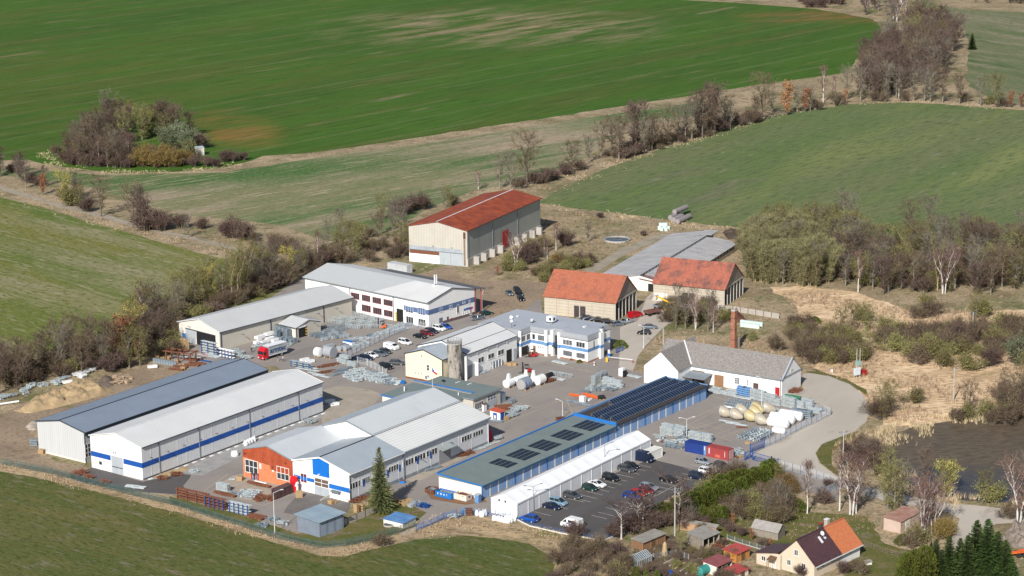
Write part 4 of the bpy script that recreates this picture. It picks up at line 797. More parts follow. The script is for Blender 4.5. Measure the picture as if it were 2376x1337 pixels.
# ---------------------------------------------------------------- two barns
def barn(label,x,y,th,L_,W_,h,hr,tile,doors,group=None):
    b = Bld('brick_barn',label,'barn',x,y,th,L_,W_,h,hr,s=-1); b.gable_walls(PANELC,M('mat_weathered_boards',(.35,.31,.25),var=.1,stripe=('Y',.5),amt=.1),open_faces='G'); b.gable_roof(tile,.35,.5,t=.18,gutter=None)
    b.mesh('upper_gable',MB().quad((0.05,0,h-.1),(.05,-W_,h-.1),(.05,-W_/2,hr)),M('mat_gable_boards',(.30,.27,.235),var=.12,stripe=('Y',.4),amt=.1))
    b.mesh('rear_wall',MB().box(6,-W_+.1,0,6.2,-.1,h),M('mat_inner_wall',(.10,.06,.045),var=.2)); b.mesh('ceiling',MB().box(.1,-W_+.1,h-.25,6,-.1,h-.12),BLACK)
    mb = MB(); n = 7
    for i in range(n): y0 = -W_*i/(n-1); mb = MB(); mb.box(-.05,y0-(.02 if i == 0 else .2),0,.35,y0+(.2 if i < n-1 else .02)-.0,h-.05); b.mesh('post',mb,CONC)
    b.mesh('beam',MB().box(-.04,-W_,h-.5,.3,0,h-.1),BEIGE)
    for i in range(1,6): b.panel('pilaster','F',L_*i/6-.15,L_*i/6+.15,0,h-.2,PANELC,0,.15)
    for p0,p1,zt,mt in doors: b.panel('door','F',L_*p0,L_*p1,0,zt,mt,.0,.09)
    return b
DD = M('mat_dark_barn_door',(.06,.05,.055),var=.2,stripe=('X',.4),amt=.2)
b1 = barn('barn with bright orange clay tile roof and dark double door beside the office block',30.8,637.1,154.9,23.3,16.4,6.0,12.2,TILE,[(.42,.58,3.6,DD)])
b2 = barn('barn with weathered darker red tile roof in front of the wood',64.7,652.13,155.19,23.24,17.24,5.93,11.9,TILE2,[(.42,.58,3.4,DD),(.8,.98,2.6,BEIGE2)])
# ---------------------------------------------------------------- cowshed
b = Bld('cowshed','long low grey cement-roofed cowshed with a clerestory strip behind the two tiled barns','cowshed',40.0,674.84,65.3,70,24,2.6,0)
mb = MB(); mb.quad((0,-10.2,0),(0,15,0),(0,15,2.4),(0,0,4.8),(0,-10.2,2.6)); mb.quad((0,-10.2,0),(64.8,-10.2,0),(64.8,-10.2,2.6),(0,-10.2,2.6)); mb.quad((0,15,0),(70,15,0),(70,15,2.4),(0,15,2.4)); mb.quad((70,0,0),(70,15,0),(70,15,2.4),(70,0,4.8)); mb.quad((64.8,-10.2,0),(64.8,0,0),(64.8,0,4),(64.8,-10.2,2.5)); mb.quad((64.8,0,0),(70,0,0),(70,0,4.7),(64.8,0,4.7)); b.mesh('wall',mb,CONCW)
r = b.mesh('roof',slab([(-.4,0.25,5.0),(71,.25,5.0),(71,15.8,2.35),(-.4,15.8,2.35)],.12),ASB2); slab([(5,-10.7,2.55),(65,-10.7,2.55),(65,-.1,4.1),(5,-.1,4.1)],.12).build('lower_slope',ASB2,r)
b.mesh('porch_roof',slab([(-.5,-10.4,2.7),(4.9,-10.4,2.7),(4.9,-.1,4.0),(-.5,-.1,4.0)],.12),M('mat_dark_red_sheet',(.16,.06,.055),c2=(.28,.2,.19),sc=.8))
mb = MB()
for i in range(54): mb.box(.4+1.3*i,-.02,4.12,.65+1.3*i,.12,4.85)
mb.box(-.3,-.05,4.8,70.6,.18,4.95); r2 = mb.build('clerestory_frame',LTRIM,r); MB().box(0,.15,4.0,70,.22,4.85).build('clerestory_glass',DARK,r2)
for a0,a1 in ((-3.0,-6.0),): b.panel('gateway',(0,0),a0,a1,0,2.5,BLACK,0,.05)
mb = MB()
for i in range(40): b.boxf(mb,(1,-10.2),6+1.5*i,6.3+1.5*i,0,2.5,0,.12)
b.mesh('pier',mb,LTRIM)
b.mesh('side_opening',MB().box(6,-10.24,1.0,66,-10.21,2.3),BLACK)
slab([(62,-2,5.2),(70,-2,5.2),(70,3,5.0),(62,3,5.0)],.1).build('raised_hatch',ASB2,b.o)

# ---------------------------------------------------------------- rust-roofed hangar
zh = Zm(800,400)
b = Bld('rusty_hangar','tall hangar with rust-red sheet roof and cream sheet walls at the field edge','hangar',-14.6,710.1,64.2,57.3,21.7,12.3,14.5)
b.gable_walls(CREAMX,CREAM); b.gable_roof(RUST,.5,.5,ridge=LTRIM,gutter=M('mat_rust_gutter',(.10,.04,.03),var=.1))
b.panel('plinth_wall','F',0,57.3,0,2.6,CONC,0,.25)
b.panel('white_plinth','G',9.0,21.7,0,2.9,LIME,0,.06); b.panel('rusty_sheets','G',9.2,21.5,2.9,4.2,RUSTM,0,.05); b.panel('pale_sheets','G',2,21.6,4.25,5.6,M('mat_blue_grey_sheet',(.42,.46,.50),c2=(.3,.33,.37),sc=.5,stripe=('Y',.9),amt=.1),0,.07)
b.panel('sliding_door','G',1.6,6.1,.02,4.2,GREYD,0,.1); b.panel('sliding_door','G',6.15,10.4,.02,4.2,GREYD,0,.13); b.panel('door_rail','G',1.5,21.5,4.2,4.4,GUT,.05,.25)
mb = MB()
for y in (.7,1.15): b.boxf(mb,'G',y-.04,y+.04,.3,11.2,.15,.22)
for i in range(36): b.boxf(mb,'G',.7,1.15,.5+.3*i,.56+.3*i,.16,.21)
b.mesh('ladder',mb,RUSTM); b.panel('loft_hatch','G',.5,1.4,9.4,11.6,RUSTD,0,.05)
for y in (5.5,12.5): b.wall_lamp('G',y,5.9,ln=.7)
for x in (.5,19,38.5): b.pipe('F',x,12,GUT,.3)
p,_ = b.hit('F',zh(1443,690)); q,_ = b.hit('F',zh(1498,680)); b.panel('red_door','F',p,q,.8,6.6,REDP,.26,.36)
for px,py in ((1188,855),(1255,825),(1333,790),(1407,752),(1560,675),(1630,645),(1700,615),(1762,590)):
    a,_ = b.hit('F',zh(px,py)); MB().box(a-.7,-2.2,0,a+.5,-.26,2.6).build('buttress',CONC,b.o); 
# small field hut, grey container
def box_hut(name,label,cat,p,th,sx,sy,sz,wall,roof,tilt=.3,over=.2,door=None,face=-1):
    t = thing(name,label,cat,(p.x,p.y,0),radians(th)); mb = MB(); mb.loft([[(0,0,0),(sx,0,0),(sx,sy,0),(0,sy,0)],[(0,0,sz),(sx,0,sz),(sx,sy,sz+tilt),(0,sy,sz+tilt)]]); mb.build('wall',wall,t)
    slab([(-over,-over,sz+.06),(sx+over,-over,sz+.06),(sx+over,sy+over,sz+tilt+.08),(-over,sy+over,sz+tilt+.08)],.08).build('roof',roof,t)
    if door: 
        if face == -1: MB().box(-.05,sy*.3,0,.0,sy*.3+.9,min(2,sz-.2)).build('door',door,t)
        else: MB().box(sx*.3,-.05,0,sx*.3+.9,.0,min(2,sz-.2)).build('door',door,t)
    return t
box_hut('field_hut','small white hut half hidden in the grove in the green field','hut',G(456,362),20,3.4,3,3.2,BEIGE2,GALV,.3,.2,GREYD,0)
# ---------------------------------------------------------------- trees and bushes
leafmat('mat_twig_brown',(.105,.078,.055),(.17,.125,.085)); leafmat('mat_twig_purple',(.095,.068,.058),(.16,.11,.092)); leafmat('mat_twig_grey',(.125,.108,.085),(.20,.175,.14))
leafmat('mat_twig_olive',(.125,.115,.045),(.225,.205,.085)); leafmat('mat_twig_ochre',(.15,.10,.038),(.24,.165,.06)); leafmat('mat_twig_yellow',(.30,.27,.08),(.42,.36,.12))
leafmat('mat_leaf_russet',(.22,.085,.045),(.34,.15,.08)); leafmat('mat_conifer',(.035,.06,.018),(.075,.12,.03)); leafmat('mat_thuja',(.055,.078,.014),(.125,.145,.028)); leafmat('mat_spruce_olive',(.08,.10,.035),(.17,.185,.075))
leafmat('mat_twig_stand',(.15,.14,.07),(.27,.245,.13)); leafmat('mat_twig_red',(.14,.08,.07),(.22,.14,.12)); leafmat('mat_sage_leaf',(.12,.145,.085),(.21,.235,.14)); leafmat('mat_straw_blade',(.42,.33,.21),(.58,.46,.31)); leafmat('mat_brown_blade',(.24,.17,.11),(.38,.28,.19)); leafmat('mat_green_blade',(.07,.11,.03),(.15,.17,.06))
BARK = M('mat_bark',(.17,.145,.115),c2=(.29,.25,.20),sc=2); BARKD = M('mat_bark_dark',(.10,.08,.065),c2=(.17,.14,.11),sc=2); BIRCH = M('mat_birch_bark',(.62,.59,.55),c2=(.75,.72,.68),sc=2,dirt=((.1,.09,.08),3,.66,.7)); POPB = M('mat_poplar_bark',(.46,.36,.20),c2=(.36,.30,.19),sc=2)
def rv(r): 
    while True:
        v = Vector((r.uniform(-1,1),r.uniform(-1,1),r.uniform(-1,1)))
        if .05 < v.length < 1: return v.normalized()
def twig(mb,p,d,l,w,r,m=0):
    s = d.cross(rv(r)); 
    if s.length < 1e-3: return
    s = s.normalized()*w/2; mb.add([p-s,p+s,p+d*l],[(0,1,2)],m)
def leaf(mb,p,s,r,m=0):
    a = rv(r)*s; c = rv(r).cross(a).normalized()*s*.7; mb.add([p-a,p-c,p+a,p+c],[(0,1,2,3)],m)
def bare_tree(seed,H,R,t0=.25,nl=16,nsub=6,ntw=12,up=.6,tr=.22,tw=.055,stems=1,leaves=0,leafs=.12,lean=0,crownpow=1.,lm=1):
    r = random.Random(seed); T = MB(); C = MB()
    for st in range(stems):
        a0 = r.uniform(0,2*pi); base = Vector((cos(a0),sin(a0),0))*(.35*R*.25 if stems > 1 else 0); ln = Vector((cos(a0),sin(a0),0))*(r.uniform(.12,.38)*(stems > 1)+lean); hh = H*r.uniform(.78,1)
        pts = []; n = 7
        for i in range(n+1):
            f = i/n; pts.append(base+Vector((0,0,hh*.93*f))+ln*hh*f*f+Vector((noise.noise((seed,f*3,st))*.5,noise.noise((seed+9,f*3,st))*.5,0))*f*2)
        r0 = tr/(1 if stems == 1 else 1.6); T.path(pts,[r0*(1-.86*i/n) for i in range(n+1)],5)
        for k in range(nl):
            f = t0+(1-t0)*((k+r.random()*.8)/nl); i = min(n-1,int(f*n)); p = pts[i].lerp(pts[i+1],f*n-i); a = k*2.4+r.uniform(-.5,.5); prof = max(.12,sin(pi*min(1,((1-f)/(1-t0))**.62*.86+.10)))**crownpow
            l = R*prof*r.uniform(.75,1.15)/(1 if stems == 1 else 1.3); el = up*r.uniform(.7,1.3)+.25*f; d = Vector((cos(a)*cos(el),sin(a)*cos(el),sin(el))); q1 = p+d*l*.5; d2 = (d+Vector((0,0,.35))+rv(r)*.2).normalized(); q2 = q1+d2*l*.5
            rr = max(.025,r0*.42*(1-.6*f)); T.path([p,q1,q2],[rr,rr*.6,rr*.25],3)
            for s_ in range(nsub):
                g_ = r.uniform(.25,1); b0 = p.lerp(q1,g_*2) if g_ < .5 else q1.lerp(q2,g_*2-1); ds = (d2*.7+rv(r)*.9+Vector((0,0,.25))).normalized(); sl_ = l*r.uniform(.22,.48)+.5; C.tube(b0,b0+ds*sl_,.035,.012,3,0,cap=False)
                for t_ in range(ntw):
                    u = r.uniform(.15,1); dt = (ds*.6+rv(r)*.8+Vector((0,0,.2))).normalized(); twig(C,b0+ds*sl_*u,dt,r.uniform(.5,1.25),tw,r)
                for t_ in range(leaves): leaf(C,b0+ds*sl_*r.random()+rv(r)*.5,leafs*r.uniform(.6,1.2),r,lm if r.random() < .7 else 0)
        for t_ in range(ntw*2): twig(C,pts[-1]-Vector((0,0,r.random()*1.5)),(rv(r)*.5+Vector((0,0,1))).normalized(),r.uniform(.5,1.3),tw,r)
    return T,C
def bush(seed,H,R,ns=26,ntw=34,tw=.06,leaves=0,leafs=.13,flat=1.):
    r = random.Random(seed); T = MB(); C = MB()
    lob = [(Vector((cos(a)*R*.5*r.random(),sin(a)*R*.5*r.random(),0)),r.uniform(.6,1)) for a in [r.uniform(0,6.28) for _ in range(5)]]
    for k in range(ns):
        lb,hs = lob[k % 5]; a = r.uniform(0,2*pi); t_ = r.random()**.7; tip = lb*1.0+Vector((cos(a)*R*.62*t_,sin(a)*R*.62*t_,H*hs*r.uniform(.8,1.0)*sqrt(max(.1,1-.75*t_*t_)))); b0 = Vector((tip.x*.25,tip.y*.25,0)); mid = b0.lerp(tip,.5)+Vector((0,0,H*.1)); T.path([b0,mid,tip],[.06,.04,.015],3)
        for t2 in range(ntw):
            u = r.uniform(.15,1)**.8; p = mid.lerp(tip,u*2-1) if u > .5 else b0.lerp(mid,u*2); d = ((tip-b0).normalized()*.5+rv(r)*.9+Vector((0,0,.3))).normalized(); twig(C,p+rv(r)*.25*R*u*.7,d,r.uniform(.4,1.1),tw,r)
        for t2 in range(leaves): u = r.uniform(.3,1.02); p = b0.lerp(tip,u); leaf(C,p+rv(r)*r.uniform(.2,.32*R),leafs*r.uniform(.6,1.3),r)
    return T,C
def spruce(seed,H=15,R=3.3,bare=1.4,nw=34,open_=0.,sz=.34):
    r = random.Random(seed); T = MB(); C = MB(); T.path([(0,0,0),(.05,0,H*.5),(0,0,H)],[.24,.14,.02],7)
    for k in range(nw):
        f = k/(nw-1); z = bare+(H-bare-.3)*f; rad = R*(1-f)**.82*r.uniform(.82,1.1)+.12; nb = max(4,int(11*(1-f)+4))
        for j in range(nb):
            a = j*2*pi/nb+k*1.3+r.uniform(-.25,.25); l = rad*r.uniform(.65,1.12); d = Vector((cos(a),sin(a),-.22+.5*f)); s = Vector((-sin(a),cos(a),0)); n = max(2,int(l/.26)); p0 = Vector((0,0,z+r.uniform(-.15,.15)))
            T.tube(p0,p0+d*l*.85,.03,.01,3,cap=False)
            for i in range(1,n+1):
                u = i/n; c = p0+d*l*u+Vector((0,0,.12*u*u)); w_ = sz*(1.15-.65*u)+.08
                for sg in (-1,1):
                    q = c+s*sg*w_*r.uniform(.7,1.25)+Vector((0,0,r.uniform(-.22,.02))); C.add([c+d*.18,q+d*r.uniform(0,.25),c-d*.12+Vector((0,0,-.06))],[(0,1,2)])
                if r.random() < .6: C.add([c+d*.2,c+Vector((0,0,.12)),c+Vector((r.uniform(-.1,.1),r.uniform(-.1,.1),-.32))],[(0,1,2)])
    for i in range(30): C.add([Vector((0,0,H-.3*r.random()*3)),Vector((r.uniform(-.3,.3),r.uniform(-.3,.3),H-.6-r.random())),Vector((r.uniform(-.15,.15),r.uniform(-.15,.15),H-.3-r.random()))],[(0,1,2)])
    return T,C
def cone_shrub(seed,H,R,n=1500,s=.16,pw=.6):
    r = random.Random(seed); T = MB(); C = MB(); T.tube((0,0,0),(0,0,H*.8),.08,.03,5)
    for i in range(n):
        f = r.random()**1.15; a = r.uniform(0,2*pi); rr = R*min(1,(1-f)**pw*1.05)*(1+.18*noise.noise((cos(a)*2,sin(a)*2,f*H*.9+seed)))*r.uniform(.72,1.03)+.04; p = Vector((cos(a)*rr,sin(a)*rr,.08+f*(H-.1)))
        d = Vector((cos(a)*.4,sin(a)*.4,1)).normalized(); sd = rv(r)*s*.6; C.add([p-sd,p+sd,p+d*s*r.uniform(1,1.9)],[(0,1,2)])
    return T,C
PROTO = {}
def reg(kind,name,cat,gens,bark,crowns,H):
    PROTO[kind] = (name,cat,[(T.mesh(kind+'_trunk',bark),C.mesh(kind+'_crown',[MATS[c] for c in crowns])) for T,C in gens],H)
reg('brown','bare_tree','tree',[bare_tree(s,12,4.7,.2,21,7,12,tr=.26,tw=.06) for s in (1,2,3)],BARK,['mat_twig_brown'],12)
reg('grey','grey_bare_tree','tree',[bare_tree(s,12,4.3,.2,20,7,11,up=.7,tr=.26,tw=.06) for s in (4,5,6)],BARK,['mat_twig_grey'],12)
reg('purple','dark_bare_tree','tree',[bare_tree(s,12,4.4,.12,23,7,14,up=.7,tr=.25,tw=.065) for s in (7,8,9)],BARKD,['mat_twig_purple'],12)
reg('alder','alder_tree','tree',[bare_tree(s,12,4.2,.22,23,7,12,up=.25,crownpow=.8,tr=.26,tw=.06) for s in (10,11)],BARKD,['mat_twig_brown'],12)
reg('birch','birch_tree','tree',[bare_tree(s,12,2.6,.3,18,6,9,up=.95,tr=.17,tw=.045) for s in (12,13)],BIRCH,['mat_twig_red'],12)
reg('birchm','birch_tree','tree',[bare_tree(s,11,3.6,.22,12,5,6,up=.8,tr=.19,tw=.045,stems=4) for s in (14,15)],BIRCH,['mat_twig_red'],11)
reg('birchgnarl','birch_tree','tree',[bare_tree(s,6,3.2,.35,12,5,14,up=.45,tr=.17,tw=.05) for s in (64,65)],BIRCH,['mat_twig_purple'],6)
reg('poplar','poplar_tree','tree',[bare_tree(s,15,2.6,.3,15,4,8,up=1.0,tr=.17,tw=.05,stems=2) for s in (16,17)],POPB,['mat_twig_olive'],15)
reg('olive','willow_tree','tree',[bare_tree(s,10,4.3,.08,19,6,9,up=.6,leaves=6,leafs=.17,lm=0) for s in (18,19,20)],BARK,['mat_twig_olive'],10)
reg('yellow','willow_tree','tree',[bare_tree(s,9,4.0,.1,17,7,9,up=.6,leaves=9,leafs=.19,lm=0) for s in (21,)],BARK,['mat_twig_yellow'],9)
reg('sage','willow_tree','tree',[bare_tree(s,7,4.2,.08,17,7,8,up=.5,leaves=12,leafs=.2,lm=0) for s in (22,)],BARK,['mat_sage_leaf'],7)
reg('ochre','willow_bush','bush',[bush(s,6,4.6,60,60,tw=.08,leaves=14,leafs=.16) for s in (23,24)],BARKD,['mat_twig_ochre'],6)
reg('thicket','brown_bush','bush',[bush(s,4,3.3,36,50,tw=.07) for s in (25,26,27)],BARK,['mat_twig_brown'],4)
reg('pthicket','dark_bare_bush','bush',[bush(s,4,3.3,36,54,tw=.075) for s in (28,29)],BARKD,['mat_twig_purple'],4)
reg('othicket','budding_bush','bush',[bush(s,4.5,3.6,34,34,tw=.07,leaves=26,leafs=.17) for s in (30,31,32)],BARK,['mat_twig_olive'],4.5)
reg('russet','russet_oak','tree',[bare_tree(s,7,2.4,.15,14,5,3,up=.7,leaves=9,leafs=.2,lm=0) for s in (33,34)],BARKD,['mat_leaf_russet'],7)
reg('spruce','spruce_tree','tree',[spruce(35,15,3.5,1.4,36,sz=.44)],BARKD,['mat_spruce_olive'],15)
reg('fir','fir_tree','tree',[spruce(s,12,4.2,.2,40,sz=.62) for s in (36,37)],BARKD,['mat_conifer'],12)
reg('thuja','thuja_shrub','bush',[cone_shrub(s,3.2,1.1,1700,.15,.35) for s in (38,39)],BARKD,['mat_thuja'],3.2)
reg('juniper','low_evergreen_bush','bush',[cone_shrub(s,1.6,1.6,1500,.13,.5) for s in (40,)],BARKD,['mat_thuja'],1.6)
reg('stand','willow_tree','tree',[bare_tree(s,10,2.8,.04,20,6,10,up=1.15,tr=.17,tw=.06,stems=4,leaves=1,leafs=.16,lm=0) for s in (41,42,43,44)],POPB,['mat_twig_stand'],10)
TR = random.Random(99); BOXES = []
DESC = {'brown': 'bare brown tree','grey': 'bare grey tree','purple': 'bare dark purplish tree','alder': 'bare tree with level branches','birch': 'white-stemmed birch','birchm': 'many-stemmed white birch','birchgnarl': 'low gnarled white birch','poplar': 'tall bare yellowish poplar','olive': 'olive-green budding willow','yellow': 'pale yellow budding willow','sage': 'round grey-green willow','ochre': 'dense ochre-brown bush','thicket': 'bare brown bush','pthicket': 'bare dark purplish bush','othicket': 'olive-green budding bush','russet': 'small oak with russet leaves','spruce': 'lone spruce','fir': 'dark green fir','thuja': 'green thuja shrub','juniper': 'low rounded evergreen','stand': 'slender olive stem of young willow'}
def tree(kind,P,h,label=None,group=None,fat=1.):
    name,cat,pr,H = PROTO[kind]; me = pr[TR.randrange(len(pr))]; s = h/H
    t = thing(name,label or DESC[kind],cat,(P.x,P.y,0),TR.uniform(0,6.28),group); t.scale = (s*fat,s*fat,s)
    for nm,m_ in (('trunk',me[0]),('crown',me[1])):
        if kind in ('thicket','pthicket','othicket','ochre','juniper','thuja'): nm = {'trunk': 'stems','crown': 'foliage'}[nm]
        o = bpy.data.objects.new(nm,m_); col.objects.link(o); o.parent = t
    return t
def inpoly(x,y,P):
    c = False; j = len(P)-1
    for i in range(len(P)):
        if (P[i].y > y) != (P[j].y > y) and x < (P[j].x-P[i].x)*(y-P[i].y)/(P[j].y-P[i].y)+P[i].x: c = not c
        j = i
    return c
def scatter(poly_px,n,kinds,hr,where,mind=2.5,fat=1.):
    P = [G(*p) for p in poly_px]; xs = [p.x for p in P]; ys = [p.y for p in P]; pts = []; tries = 0; tot = sum(k[1] for k in kinds)
    while len(pts) < n and tries < n*60:
        tries += 1; x,y = TR.uniform(min(xs),max(xs)),TR.uniform(min(ys),max(ys))
        if inpoly(x,y,P) and all((x-a)**2+(y-c)**2 > mind**2 for a,c in pts):
            pts.append((x,y)); u = TR.uniform(0,tot)
            for k,w_ in kinds:
                u -= w_
                if u <= 0: break
            lo,hi = hr if not isinstance(hr,dict) else hr.get(k,hr['*']); tree(k,Vector((x,y,0)),TR.uniform(lo,hi),DESC[k]+' '+where,DESC[k]+'s '+where,fat)
def row(pxs,kinds,hr,where):
    for i,q in enumerate(pxs):
        k = q[2] if len(q) > 2 else kinds[i % len(kinds)]; h = q[3] if len(q) > 3 else TR.uniform(*hr); tree(k,G(q[0],q[1]),h,DESC[k]+' '+where,DESC[k]+'s '+where)
H1 = {'*': (9,13),'thicket': (3,5),'pthicket': (3,5),'othicket': (3,5),'ochre': (5,6.5),'russet': (5,8),'sage': (6,7)}
# grove in the field
gw = 'in the grove in the green field'
scatter([(150,350),(160,372),(240,378),(300,385),(310,330),(240,300),(180,310)],34,[('brown',3),('purple',2),('pthicket',1),('grey',1)],{'*': (8,11.5),'pthicket': (4,6)},gw,3,1.35)
scatter([(225,290),(300,290),(390,295),(420,300),(400,330),(300,320)],18,[('purple',3),('olive',2),('brown',1)],{'*': (10,13)},gw,4,1.3)
row([(330,386,'ochre',8.5),(365,388,'ochre',9),(400,387,'ochre',8.5),(350,374,'ochre',9.5),(385,372,'ochre',9),(425,382,'ochre',7),(250,300,'grey',17),(290,330,'olive',14),(330,325,'olive',14),(350,318,'olive',13),(380,320,'purple',17),(408,324,'purple',16),(405,345,'sage',10),(435,352,'sage',9),(385,350,'sage',9),(460,345,'pthicket',8),(440,318,'purple',12),(240,320,'brown',14),(215,335,'brown',14),(180,385 - 20,'grey',15),(480,386,'pthicket',5),(500,388,'pthicket',4.5),(520,376,'pthicket',6),(545,374,'pthicket',5),(565,372,'pthicket',4),(455,386,'pthicket',5)],[],(8,9),gw)
row([(150,376,'thicket',6),(170,382,'pthicket',6),(190,384,'purple',12),(205,387,'thicket',6),(220,386,'purple',13),(235,388,'pthicket',5),(250,388,'brown',12),(268,389,'thicket',5),(280,389,'purple',12),(300,390,'pthicket',5),(130,360,'thicket',5),(270,380,'grey',13),(300,380,'birch',12),(230,378,'birch',12),(160,365,'brown',12)],[],(5,6),gw)
scatter([(118,352),(140,378),(200,388),(330,390),(450,388),(470,372),(300,368),(180,345)],26,[('thicket',2),('pthicket',1),('brown',1),('olive',.6)],{'*': (6,9),'thicket': (5,7),'pthicket': (5,7)},gw,2.5,1.25)
lw = 'in the hedgerow along the farm lane'
scatter([(-20,405),(20,415),(110,455),(200,480),(190,462),(110,432),(20,392),(-20,385)],15,[('purple',3),('pthicket',3),('grey',1)],{'*': (7,10),'pthicket': (4,6)},lw,3)
row([(150,470,'yellow',10.8),(165,478,'othicket',8.4),(185,482,'olive',8.4),(100,452,'russet',7.2),(235,503,'alder',15.6),(205,492,'pthicket',6),(310,522,'alder',15.6),(325,530,'purple',14.4),(345,535,'pthicket',9.6),(360,530,'pthicket',8.4),(380,535,'pthicket',7.2),(335,537,'purple',12),(436,552,'grey',7.2),(420,530,'pthicket',6),(470,532,'pthicket',4.8),(545,552,'pthicket',8.4),(565,556,'pthicket',8.4),(530,548,'pthicket',6),(650,585,'pthicket',7.2),(670,590,'thicket',7.2),(640,578,'thicket',6),(690,600,'thicket',6),(590,560,'thicket',3.6),(-5,412,'purple',13.2),(60,437,'grey',10.8)],[],(6,9),lw)
# copse left of the hangar
cw = 'in the copse beside the rusty hangar'
scatter([(735,612),(760,560),(830,530),(900,500),(945,520),(945,600),(900,604),(830,618)],30,[('brown',2),('grey',2),('olive',3),('thicket',2),('othicket',1)],{'*': (8,11.5),'thicket': (4,6),'othicket': (4,6)},cw,3)
row([(738,615,'birch',12),(960,490,'pthicket',7),(985,486,'pthicket',7),(935,500,'pthicket',8),(1042,486,'olive',8),(1030,484,'grey',8),(1050,478,'thicket',5)],[],(8,10),cw)
# trees behind the hangar and along the field edge
fw = 'in the tree row between the stubble and the pasture'
row([(1110,440,'birchm',7.39),(1160,438,'grey',13.5),(1185,436,'grey',13.5),(1222,430,'alder',20.9),(1240,428,'pthicket',6.16),(1260,425,'pthicket',4.93),(1205,438,'thicket',4.93),(1327,402,'alder',13.5),(1365,378,'grey',11.1),(1395,363,'brown',14.7),(1436,370,'brown',18.5),(1420,350,'alder',14.7),(1470,352,'purple',19.7),(1480,345,'purple',20.9),(1495,356,'grey',13.5),(1513,350,'alder',16.1),(1550,338,'alder',16.1),(1575,330,'grey',16.1),(1590,325,'birch',14.7),(1605,325,'grey',16.1),(1630,320,'alder',20.9),(1658,311,'purple',20.9),(1645,300,'purple',20.9),(1620,310,'purple',17.3),(1680,302,'grey',12.3),(1695,300,'grey',11.1),(1700,290,'pthicket',7.39),(1670,306,'pthicket',6.16),(1535,338,'thicket',4.93),(1448,366,'thicket',4.93),(1768,280,'alder',20.9),(1755,285,'pthicket',6.16),(1740,286,'thicket',6.16),(1790,262,'grey',9.86),(1825,268,'russet',13.5),(1868,260,'russet',9.86),(1850,262,'grey',12.3),(1910,238,'birch',17.3),(1935,236,'birch',12.3),(1965,232,'grey',16.1),(1960,242,'russet',6.16),(1880,258,'grey',11.1),(1895,255,'thicket',6.16),(1940,245,'thicket',7.39),(1350,395,'pthicket',4.93),(1290,415,'pthicket',4.93),(1310,405,'pthicket',6.16),(1270,422,'pthicket',6.16)],[],(8,10),fw)
scatter([(1400,365),(1500,340),(1600,312),(1700,285),(1760,272),(1760,282),(1700,300),(1600,330),(1500,358),(1430,376)],44,[('grey',1),('thicket',3),('pthicket',2),('brown',1)],{'*': (10,14),'thicket': (3,6),'pthicket': (3,6)},fw,2.5)
# wood at the top right
tw_ = 'in the wood between the far fields'
scatter([(1985,232),(1990,195),(2020,150),(2060,110),(2110,80),(2170,70),(2215,110),(2215,150),(2190,190),(2160,225),(2080,235)],85,[('purple',5),('brown',3),('grey',2),('olive',.6)],(14,20),tw_,5,1.05)
row([(1997,234,'grey',16),(2055,231,'grey',16),(2085,228,'birch',15),(2120,235,'grey',15),(2145,236,'grey',15),(2158,238,'grey',14),(2187,239,'brown',17),(2226,243,'brown',16),(2275,246,'grey',13),(2311,250,'olive',15),(2345,250,'russet',7),(2370,250,'russet',6),(2240,236,'thicket',5),(2295,242,'othicket',5),(2050,236,'thicket',5),(2030,236,'thicket',5),(2100,236,'thicket',5),(2330,248,'thicket',5),(2255,115,'fir',9),(2230,90,'grey',14)],[],(8,9),tw_)
scatter([(1850,14),(1900,20),(1970,24),(1960,2),(1860,-6)],14,[('pthicket',2),('purple',1)],(7,9),'on the far edge of the green field',5)
scatter([(1990,30),(2050,50),(2100,60),(2150,30),(2120,0),(2000,-5)],26,[('grey',3),('purple',2),('birchm',1)],(11,15),tw_,6)
scatter([(2150,-5),(2376,18),(2420,20),(2420,-10),(2200,-20)],26,[('thicket',2),('purple',2),('brown',1)],{'*': (6,9)},'on the top right horizon edge',5)
# big wood on the right: front of tight willow stems, mixed trees behind
ww = 'in the wood behind the tiled barns'
scatter([(1722,600),(1735,652),(1800,664),(1890,670),(1925,655),(1900,600),(1860,575),(1790,575)],125,[('stand',8),('grey',1)],{'*': (9.5,13)},ww,2.1,1.15)
scatter([(1760,575),(1900,590),(2010,600),(2000,560),(1940,548),(1840,545),(1780,552)],30,[('olive',4),('stand',2),('grey',1)],{'*': (9,12.5)},ww,3.2,1.15)
scatter([(1930,665),(1990,680),(2080,680),(2200,690),(2376,680),(2440,660),(2440,570),(2300,572),(2150,575),(2000,585),(1930,605)],96,[('grey',3),('brown',3),('purple',1),('olive',2),('thicket',1)],{'*': (9,13),'thicket': (4,6)},ww,3.2,1.15)
scatter([(1730,640),(1890,660),(2100,672),(2376,668),(2440,600),(2200,590),(2000,590),(1760,590)],80,[('othicket',3),('thicket',3),('pthicket',1)],(4,6.5),ww,3,1.2)
row([(1895,545,'birchm',10),(1955,545,'grey',15),(1975,548,'grey',14),(1935,545,'purple',10),(1991,678,'birch',13.5),(2050,684,'purple',13),(2025,672,'grey',11),(2120,640,'poplar',18),(2140,610,'poplar',17),(2155,560,'grey',15),(2190,682,'birchm',14),(2175,674,'poplar',17),(2215,672,'birchm',13),(2280,667,'brown',12),(2325,668,'brown',13),(2355,672,'grey',10),(2140,678,'pthicket',5),(2300,552,'ochre',6),(2110,560,'alder',14)],[],(9,12),ww)
